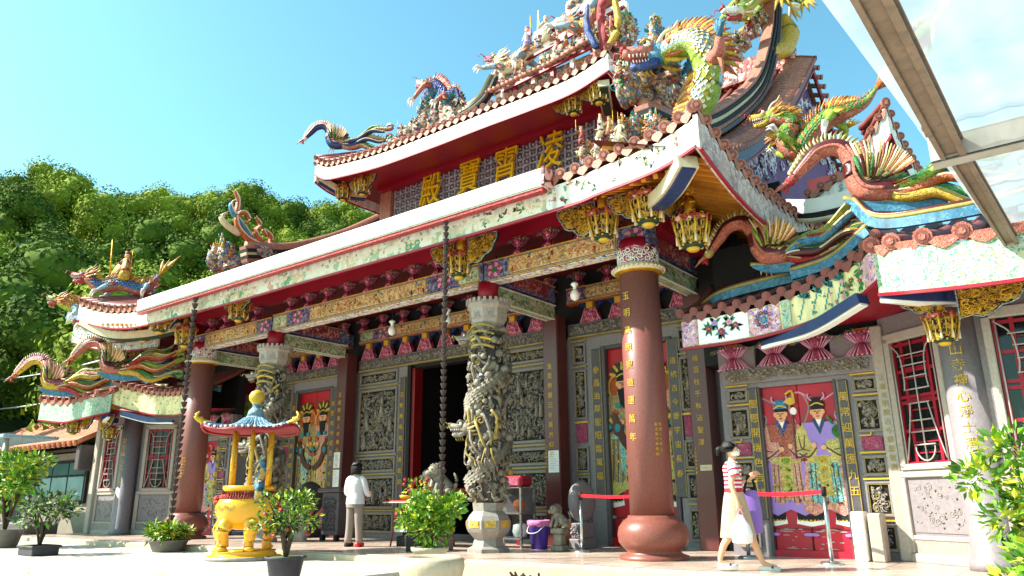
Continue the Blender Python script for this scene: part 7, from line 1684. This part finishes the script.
mb = MB(); loft(mb, [(Mw @ V((-.27, -.04, z)), rx, ry, Mw) for z, rx, ry in ((.33, .02, .05), (.35, .07, .12), (.45, .08, .13), (.56, .05, .1), (.62, .03, .06), (.68, .015, .03))], 'bagwhite', 20); mb.build('bag_body', t)
mb = MB(); mb.tube([Mw @ V((-.27, -.1, .6)), Mw @ V((-.25, -.04, .75)), Mw @ V((-.27, .03, .6))], .012, 'lightpink', 6); mb.build('handle', t)
t = thing('tote_bag', tuple(Mw @ V((.27, -.1, .5))), 'purple tote bag with black strap hanging at the walking woman’s far side', 'bag')
mb = MB(); loft(mb, [(Mw @ V((.27, -.22+.0*z, z)), rx, ry, Mw) for z, rx, ry in ((.42, .03, .05), (.46, .045, .12), (.7, .055, .13), (.95, .045, .1), (.98, .04, .09))], 'bagpurple', 20); mb.build('bag_body', t)
mb = MB(); mb.tube(spline([Mw @ V((.27, -.3, .95)), Mw @ V((.22, -.26, 1.12)), Mw @ V((.18, -.2, 1.15)), Mw @ V((.24, -.14, .95))], 5), .018, 'dark', 6); mb.build('handle', t)
# the standing woman seen from behind
def clothes_b(t, g, s, M_):
    mb = MB(); loft(mb, [(g(0, 0, z), rx*s, ry*s, M_) for z, rx, ry in ((.8, .195, .15), (.9, .188, .142), (1.02, .158, .12), (1.18, .172, .13), (1.27, .165, .115), (1.32, .11, .09), (1.36, .065, .065))], 'shirtwhite', 28)
    for sd_, A in ((1, ((.23, -.04, 1.02), (.19, -.2, .98))), (-1, ((-.23, -.04, 1.02), (-.19, -.2, .98)))):
        mb.tube(spline([g(sd_*.1, 0, 1.3), g(sd_*.17, 0, 1.25), g(*A[0]), g(*A[1])], 5), [.06*s, .064*s, .056*s, .045*s], 'shirtwhite', 12)
    mb.build('white_shirt', t)
    mb = MB()
    loft(mb, [(g(0, 0, z), rx*s, ry*s, M_) for z, rx, ry in ((.98, .15, .11), (.86, .185, .14), (.74, .19, .14))], 'trousers', 24)
    for sd_, F in ((1, ((.1, 0, .45), (.12, .02, .07))), (-1, ((-.1, .0, .45), (-.12, -.02, .07)))):
        mb.tube(spline([g(sd_*.085, 0, .84), g(*F[0]), g(*F[1])], 6), [.1*s, .085*s, .072*s, .07*s], 'trousers', 14)
    mb.build('trousers', t)
    for sd_ in (-1, 1): mb = MB(); mb.tube([g(sd_*.12, .08, .04), g(sd_*.12, -.05, .045), g(sd_*.12, -.14, .035)], [.045*s, .05*s, .04*s], 'tape' if sd_ < 0 else 'dark', 10); mb.build('shoe', t)
    hairdo(t, g, s)
person((.05, -.2, 0), R(196), 1.66, 'woman in white shirt and grey trousers standing with her back turned', (((.1, 0, .45), (.12, .02, .08)), ((-.1, 0, .45), (-.12, -.02, .08))), clothes_b,
       (((.23, -.04, 1.02), (.17, -.25, .98), (.14, -.32, 1.0)), ((-.23, -.04, 1.02), (-.17, -.25, .98), (-.14, -.32, 1.0))))
# ================================================================ GROUND
def sheet(name, x0, y0, x1, y1, z, m, n=1):
    mb = MB(); mb.add([(x0, y0, z), (x1, y0, z), (x1, y1, z), (x0, y1, z)], [[0, 1, 2, 3]], m)
    return tag(mb.build(name, None), kind='structure')
sheet('ground', -400, -400, 400, 400, -.56, 'slabplaza')
mb = MB(); mb.bbox(-13.6, -1.55, -.6, 13.2, 9, 0, 'slabfloor', .012); tag(mb.build('temple_floor', None), kind='structure')
mb = MB(); mb.bbox(-13.6, -1.62, -.6, 13.2, -1.555, -.02, 'kerb', .01); tag(mb.build('platform_kerb', None), kind='structure')
mb = MB(); mb.bbox(-40, -5.2, -.6, 3.9, -1.63, -.12, 'slabplaza', .015); tag(mb.build('forecourt', None), kind='structure')
mb = MB(); mb.bbox(-40, -5.5, -.6, 4.15, -5.205, -.26, 'kerb', .012); mb.bbox(3.905, -5.2, -.6, 4.15, -1.63, -.3, 'kerb', .012); tag(mb.build('forecourt_step', None), kind='structure')
mb = MB(); mb.bbox(4.2, -2.3, -.6, 13.2, -1.63, -.3, 'kerb', .012); tag(mb.build('platform_step', None), kind='structure')

# ================================================================ HILL AND TREES
cxh, cyh = 12.4, -10.9
def hill_h(az, r_):
    """ground height at azimuth (deg left of +y) and range from the viewpoint"""
    K = ((-40, 9), (20, 13.5), (37, 16.6), (46, 17.8), (50, 18.3), (56, 18.7), (62, 18.9), (65, 18.2), (68, 17.8), (71.5, 18.0), (76, 18.0), (90, 16), (140, 9))
    i = max(k for k in range(len(K)-1) if K[k][0] <= az); el = K[i][1]+(K[i+1][1]-K[i][1])*(az-K[i][0])/(K[i+1][0]-K[i][0])+.25*sin(az*.9)
    t = max(0, min(1, (r_-34)/74)); base = -.6+max(0, (r_-34))*0
    top = math.tan(R(el))*108
    h = base+top*(t**1.05)
    return h+1.5*mnoise.noise(V((az*.12, r_*.05, 0)))*t
mb = MB(); G = []
for a in range(-20, 131, 3):
    G.append([V((cxh-sin(R(a))*r_, cyh+cos(R(a))*r_, (hill_h(a, min(r_, 108)) if r_ <= 108 else hill_h(a, 108)-(r_-108)*.3)-.2)) for r_ in (34, 42, 50, 58, 66, 76, 86, 96, 108, 130, 180, 260)])
mb.grid(G, 'hillsoil'); tag(mb.build('hillside', None), kind='structure')
def tree_proto(i, mats, R_=3.6, conic=False, n=6500):
    r = random.Random(100+i); t = bpy.data.objects.new('hill_tree', None); COL.objects.link(t)
    mb = MB(); mb.tube(spline([(0, 0, 0), (.2, .1, 2.5), (0, 0, 5)], 4), [.35, .25, .15], 'bark', 7)
    lobes = []
    for k in range(13 if not conic else 9):
        a = r.random()*6.28
        if conic: z = 1.5+k*1.0; q = (1-k/9)*1.6; lobes.append((V((q*cos(a)*.6, q*sin(a)*.6, z)), .6+1.3*(1-k/9)))
        else: z = r.uniform(2.6, 6.6); q = r.uniform(.3, 1)*R_*.72*(1-.35*abs(z-4.4)/2.4); lobes.append((V((q*cos(a), q*sin(a), z)), r.uniform(1.1, 1.9)))
    for c, rr in lobes: mb.tube([(0, 0, min(4, c.z*.6)), c], [.12, .04], 'bark', 5)
    mb.build('trunk', t, local=True)
    mb = MB()
    for c, rr in lobes:
        core = []
        for vv in ICO2[0]: dv = V(vv); core.append(tuple(c+dv*rr*.66*(1+.35*mnoise.noise(dv*2.3+c))))
        mb.add(core, ICO2[1], mats[0], True)
        for q in range(n//len(lobes)):
            a, ct = r.random()*6.283, r.uniform(-.75, 1); st = math.sqrt(1-ct*ct); d = V((st*cos(a), st*sin(a), ct)); w = 1+.25*mnoise.noise(d*2.3+c)
            p = c+d*rr*w*r.uniform(.72, 1.12); e = d.cross(V((r.uniform(-1, 1), r.uniform(-1, 1), r.uniform(-1, 1)))).normalized()+V((0, 0, -.25)); k = r.uniform(.16, .36); nn = d+V((r.uniform(-.7, .7), r.uniform(-.7, .7), r.uniform(-.5, .7)))
            mb.stamp(LEAF, mats[0] if r.random() < .75 else mats[1], aim(p, e, nn, (k, k*1.3, k)))
    mb.build('crown', t, local=True); return t
protos = [(tree_proto(0, ('hilleaf_a', 'hilleaf_b')), 'yellowish green round-crowned tree among its neighbours on the hillside'), (tree_proto(1, ('hilleaf_b', 'hilleaf_a'), 4.0), 'bright lime green broad-crowned tree on the sunlit hillside'),
          (tree_proto(2, ('hilleaf_a', 'hilleaf_c'), 3.2), 'mid green bushy tree on the sunlit hillside'), (tree_proto(3, ('hilleaf_c', 'hilleaf_d'), 3.6), 'deep green tree standing in the darker folds of the hill'),
          (tree_proto(4, ('hilleaf_d', 'hilleaf_c'), 2.4, True, 1800), 'dark pointed conifer on the crest of the hill')]
r = random.Random(12); used = set(); n = 0
rings = [(37, 5.2), (43, 5.4), (49, 5.4), (56, 5.6), (63, 5.6), (71, 5.8), (80, 6.0), (90, 6.2), (100, 6.2), (105, 4.6), (109, 3.6)]
for rr, sp in rings:
    az = 42+r.random()*2
    while az < 79:
        q = rr+r.uniform(-2, 2); x, y, z = cxh-sin(R(az))*q, cyh+cos(R(az))*q, hill_h(az, q)-.6
        az_left = az > 67; crest = rr >= 104
        k = 4 if (crest and r.random() < .1) else (r.choice((3, 3, 4)) if (az_left and r.random() < .4 and rr < 60) or (az > 73 and rr > 85) else r.choice((0, 0, 1, 2, 2, 3, 3) if not crest else (0, 2, 2, 3)))
        s = r.uniform(.88, 1.3)*(1.0 if not crest else .95)*(.7 if k == 4 else 1)
        o = dup(protos[k][0], (x, y, z), r.random()*6.28, protos[k][1], (s, s, s*r.uniform(.85, 1.15)))
        o['category'] = 'tree'; o['group'] = ('trees with yellowish green crowns', 'trees with broad lime green crowns', 'mid green bushy trees', 'deep green trees', 'dark pointed conifers')[k]
        az += math.degrees(sp*r.uniform(.75, 1.1)/rr); n += 1
print('trees', n)
for p, _ in protos: hide_proto(p)

# ================================================================ NEIGHBOUR HOUSE, AWNING, WIRES
t = thing('neighbour_house', (-17, 3, -.5), 'low house with orange tiled roof and long glazed window at the far left', 'house')
mb = MB(); mb.box(-24, .6, -.5, -13.4, 6, 2.6, 'housewall'); mb.box(-13.4, .6, 2.55, -24, .7, 2.7, 'stonedark'); mb.build('wall', t)
mb = MB(); mb.bbox(-19, .5, .9, -13.9, .62, 2.3, 'dark', .02); fr = mb.build('window', t)
mb = MB(); 
for i in range(4): mb.box(-18.9+i*1.25, .47, 1.0, -17.75+i*1.25, .5, 1.75, 'windowglass'); mb.box(-18.9+i*1.25, .47, 1.82, -17.75+i*1.25, .5, 2.2, 'windowglass')
mb.build('pane', fr)
mb = MB(); roof(mb, [(-24, -.2, 2.75), (-18.7, -.2, 2.75), (-13.4, -.2, 2.75)], [(-24, 3.4, 4.6), (-18.7, 3.4, 4.6), (-13.4, 3.4, 4.6)], .38, .1, conc=1, mat='housetile', disc='housetile', drip=False); mb.build('roof', t)
mb = MB(); mb.bbox(-13.5, -.1, 1.9, -13.2, 3.4, 2.7, 'stonedark', .03); mb.build('gable_beam', t)
t = thing('metal_awning', (-14.5, -1.5, -.5), 'pale sheet metal awning on a thin post at the far left edge', 'awning')
mb = MB(); mb.bbox(-17, -2.5, 2.75, -12.6, -1.0, 2.85, 'paleblue', .02); mb.build('sheet', t); mb = MB(); mb.tube([(-12.9, -2.3, -.5), (-12.9, -2.3, 2.75)], .07, 'stonepale', 8); mb.tube([(-12.9, -2.3, 2.4), (-14.4, -2.3, 2.75)], .04, 'stonepale', 6); mb.build('post', t)
mb = MB(); mb.bbox(-22, -1.2, -.3, -13.7, -.2, .35, 'stonedark', .05); tag(mb.build('low_wall', None), 'low dark wall behind the potted plants at the far left', 'wall')
for (p0, p1, l) in (((-30, 2, 6.6), (-11, 1.5, 6.1), 'upper pale overhead wire left of the temple'), ((-30, 2, 5.2), (-11.5, 1.5, 5.0), 'middle pale overhead wire crossing behind the left phoenixes'), ((-30, 2, 4.1), (-12.5, 1.5, 3.9), 'lowest pale overhead wire above the neighbour house')):
    mb = MB(); mb.tube([V(p0).lerp(V(p1), i/10)-V((0, 0, .25*sin(pi*i/10))) for i in range(11)], .03, 'wire', 5); tag(mb.build('overhead_wire', None), l, 'wire')
# two leafy dark masses: trees standing behind the neighbour house
for i, (x, y, s) in enumerate(((-22, 9, 1.1), (-28, 7, 1.2), (-19, 13, 1.15), (-33, 12, 1.5))):
    r = random.Random(60+i); t = thing('shade_tree', (x, y, -.5), ('dark leafy tree behind the right end of the neighbour house', 'dark leafy tree behind the left end of the neighbour house', 'dark tree between the temple wing and the hill', 'tall dark tree at the far left edge below the hill')[i], 'tree')
    mb = MB(); mb.tube(spline([(x, y, -.5), (x+.3, y, 2), (x, y, 4)], 4), [.3, .25, .15], 'bark', 8); mb.build('trunk', t)
    mb = MB()
    for k in range(10): leafy(mb, (x+r.uniform(-2, 2)*s, y+r.uniform(-2, 2)*s, 2.6+r.uniform(-.8, 2.6)*s), (1.5*s, 1.5*s, 1.2*s), 420, .3, ['leafdark', 'leafdark', 'leaf'], k, .5)
    mb.build('crown', t)

# ================================================================ STEEL CANOPY
t = thing('steel_canopy', (12.5, -4, -.55), 'steel framed canopy with translucent sheets at the upper right', 'canopy'); Z = 3.6
def ibeam(a, b, w, h, m, nm):
    mb = MB(); T, L_, an = frame(a, b); mb.T = T
    mb.bbox(0, -w/2, Z, L_, -w*.22, Z+.02, m, .004); mb.bbox(0, w*.3, Z, L_, w/2, Z+.02, m, .004); mb.bbox(0, -w*.22, Z+.035, L_, w*.3, Z+.05, m, .002); mb.bbox(0, -w/2, Z+h-.02, L_, w/2, Z+h, m, .004); mb.bbox(0, -w*.36, Z+.02, L_, -w*.3, Z+h-.02, m, .002); mb.bbox(0, w*.3, Z+.02, L_, w*.36, Z+h-.02, m, .002)
    return mb.build(nm, t)
ibeam((11.72, -12), (11.83, -4.1), .19, .16, 'beamsteel', 'beam'); ibeam((12.9, -12), (12.9, -1.0), .2, .16, 'beamsteel', 'beam')
mb = MB(); mb.bbox(11.66, -4.1, Z+.0, 15, -4.08, Z+.2, 'whitesteel', .003); mb.bbox(11.66, -4.1, Z-.0, 15, -3.92, Z+.015, 'whitesteel', .003); mb.bbox(11.66, -4.1, Z+.2, 15, -3.92, Z+.215, 'whitesteel', .003); mb.build('cross_beam', t)
ibeam((11.86, -3.92), (11.98, -.9), .15, .12, 'beamsteel', 'beam')
mb = MB()
mb.lathe([(.022, 0), (.022, .05), (.012, .05), (.012, .09)], 'rust', (11.9, -4.3, Z+.02), 8); mb.build('bolt', t)
for q in range(4): mb = MB(); mb.box(11.66, -4.35+.06*q, Z+.22, 11.7, -4.32+.06*q, Z+.24, 'salmon'); mb.build('bolt', t)
for (y0, y1, dz_) in ((-12, -8.3, 0), (-8.4, -4.25, .012), (-4.35, -2.5, 0), (-2.6, -.9, .012)):
    mb = MB(); G = []
    for i in range(40): G.append([V((11.5+.06*(y+6.5)+i*.09, y, Z+.24+dz_+.012*sin(i*2.1))) for y in (y0, y1)])
    mb.grid(G, 'canopysheet'); mb.build('translucent_sheet', t)
mb = MB(); mb.bbox(11.6, -4.0, -.55, 11.6, -4.0, -.5, 'steel') if False else mb.bbox(14.6, -4.1, -.55, 14.8, -3.9, Z, 'whitesteel', .01); mb.build('support_post', t)
mb = MB(); mb.bbox(14.6, -11.9, -.55, 14.8, -11.7, Z, 'whitesteel', .01); mb.build('support_post', t)

# ================================================================ LIGHT, SKY, CAMERA
w = bpy.data.worlds.new('World'); sc.world = w; w.use_nodes = True
N, L = w.node_tree.nodes, w.node_tree.links
sky = N.new('ShaderNodeTexSky'); sky.sky_type = 'NISHITA'; sky.sun_disc = False
el, = (R(41),); sx_, sy_ = -.775, -.632
sky.sun_elevation = el; sky.sun_rotation = math.atan2(sx_, sy_)
sky.air_density = 1.0; sky.dust_density = 1.3; sky.ozone_density = 1.2
tm = N.new('ShaderNodeMix'); tm.data_type = 'RGBA'; tm.blend_type = 'MULTIPLY'; tm.inputs['Factor'].default_value = 1; tm.inputs['B'].default_value = (.8, 1.26, 1.04, 1)
hs = N.new('ShaderNodeHueSaturation'); hs.inputs['Saturation'].default_value = 1.08; L.new(sky.outputs[0], hs.inputs['Color']); L.new(hs.outputs['Color'], tm.inputs['A']); L.new(tm.outputs['Result'], N['Background'].inputs[0]); N['Background'].inputs[1].default_value = .115
s = bpy.data.lights.new('Sun', 'SUN'); s.energy = 5.0; s.angle = R(.5); s.color = (1, .95, .86)
so = bpy.data.objects.new('Sun', s); COL.objects.link(so)
d = V((sx_*cos(el), sy_*cos(el), sin(el))); so.rotation_euler = d.to_track_quat('Z', 'Y').to_euler(); so.location = (0, -20, 30)
cam = bpy.data.cameras.new('Camera'); co = bpy.data.objects.new('Camera', cam); COL.objects.link(co)
cam.sensor_width = 36; cam.lens = 750/1024*36; cam.clip_end = 2000; cam.clip_start = .05
ya, pt, ro = R(37.6), R(15.8), R(-.5)
f = V((-sin(ya)*cos(pt), cos(ya)*cos(pt), sin(pt))); rt = V((cos(ya), sin(ya), 0)); up = rt.cross(f)
r2 = rt*cos(ro)+up*sin(ro); u2 = -rt*sin(ro)+up*cos(ro)
co.matrix_world = Mx(((r2.x, u2.x, -f.x, 12.4), (r2.y, u2.y, -f.y, -10.9), (r2.z, u2.z, -f.z, .88), (0, 0, 0, 1)))
sc.camera = co
sc.render.resolution_x = 1024; sc.render.resolution_y = 576
v = sc.view_settings; v.view_transform = 'Standard'; v.look = 'None'; v.exposure = 1.38; v.gamma = 1; v.use_curve_mapping = False
sc.cycles.max_bounces = 6; sc.cycles.transparent_max_bounces = 8
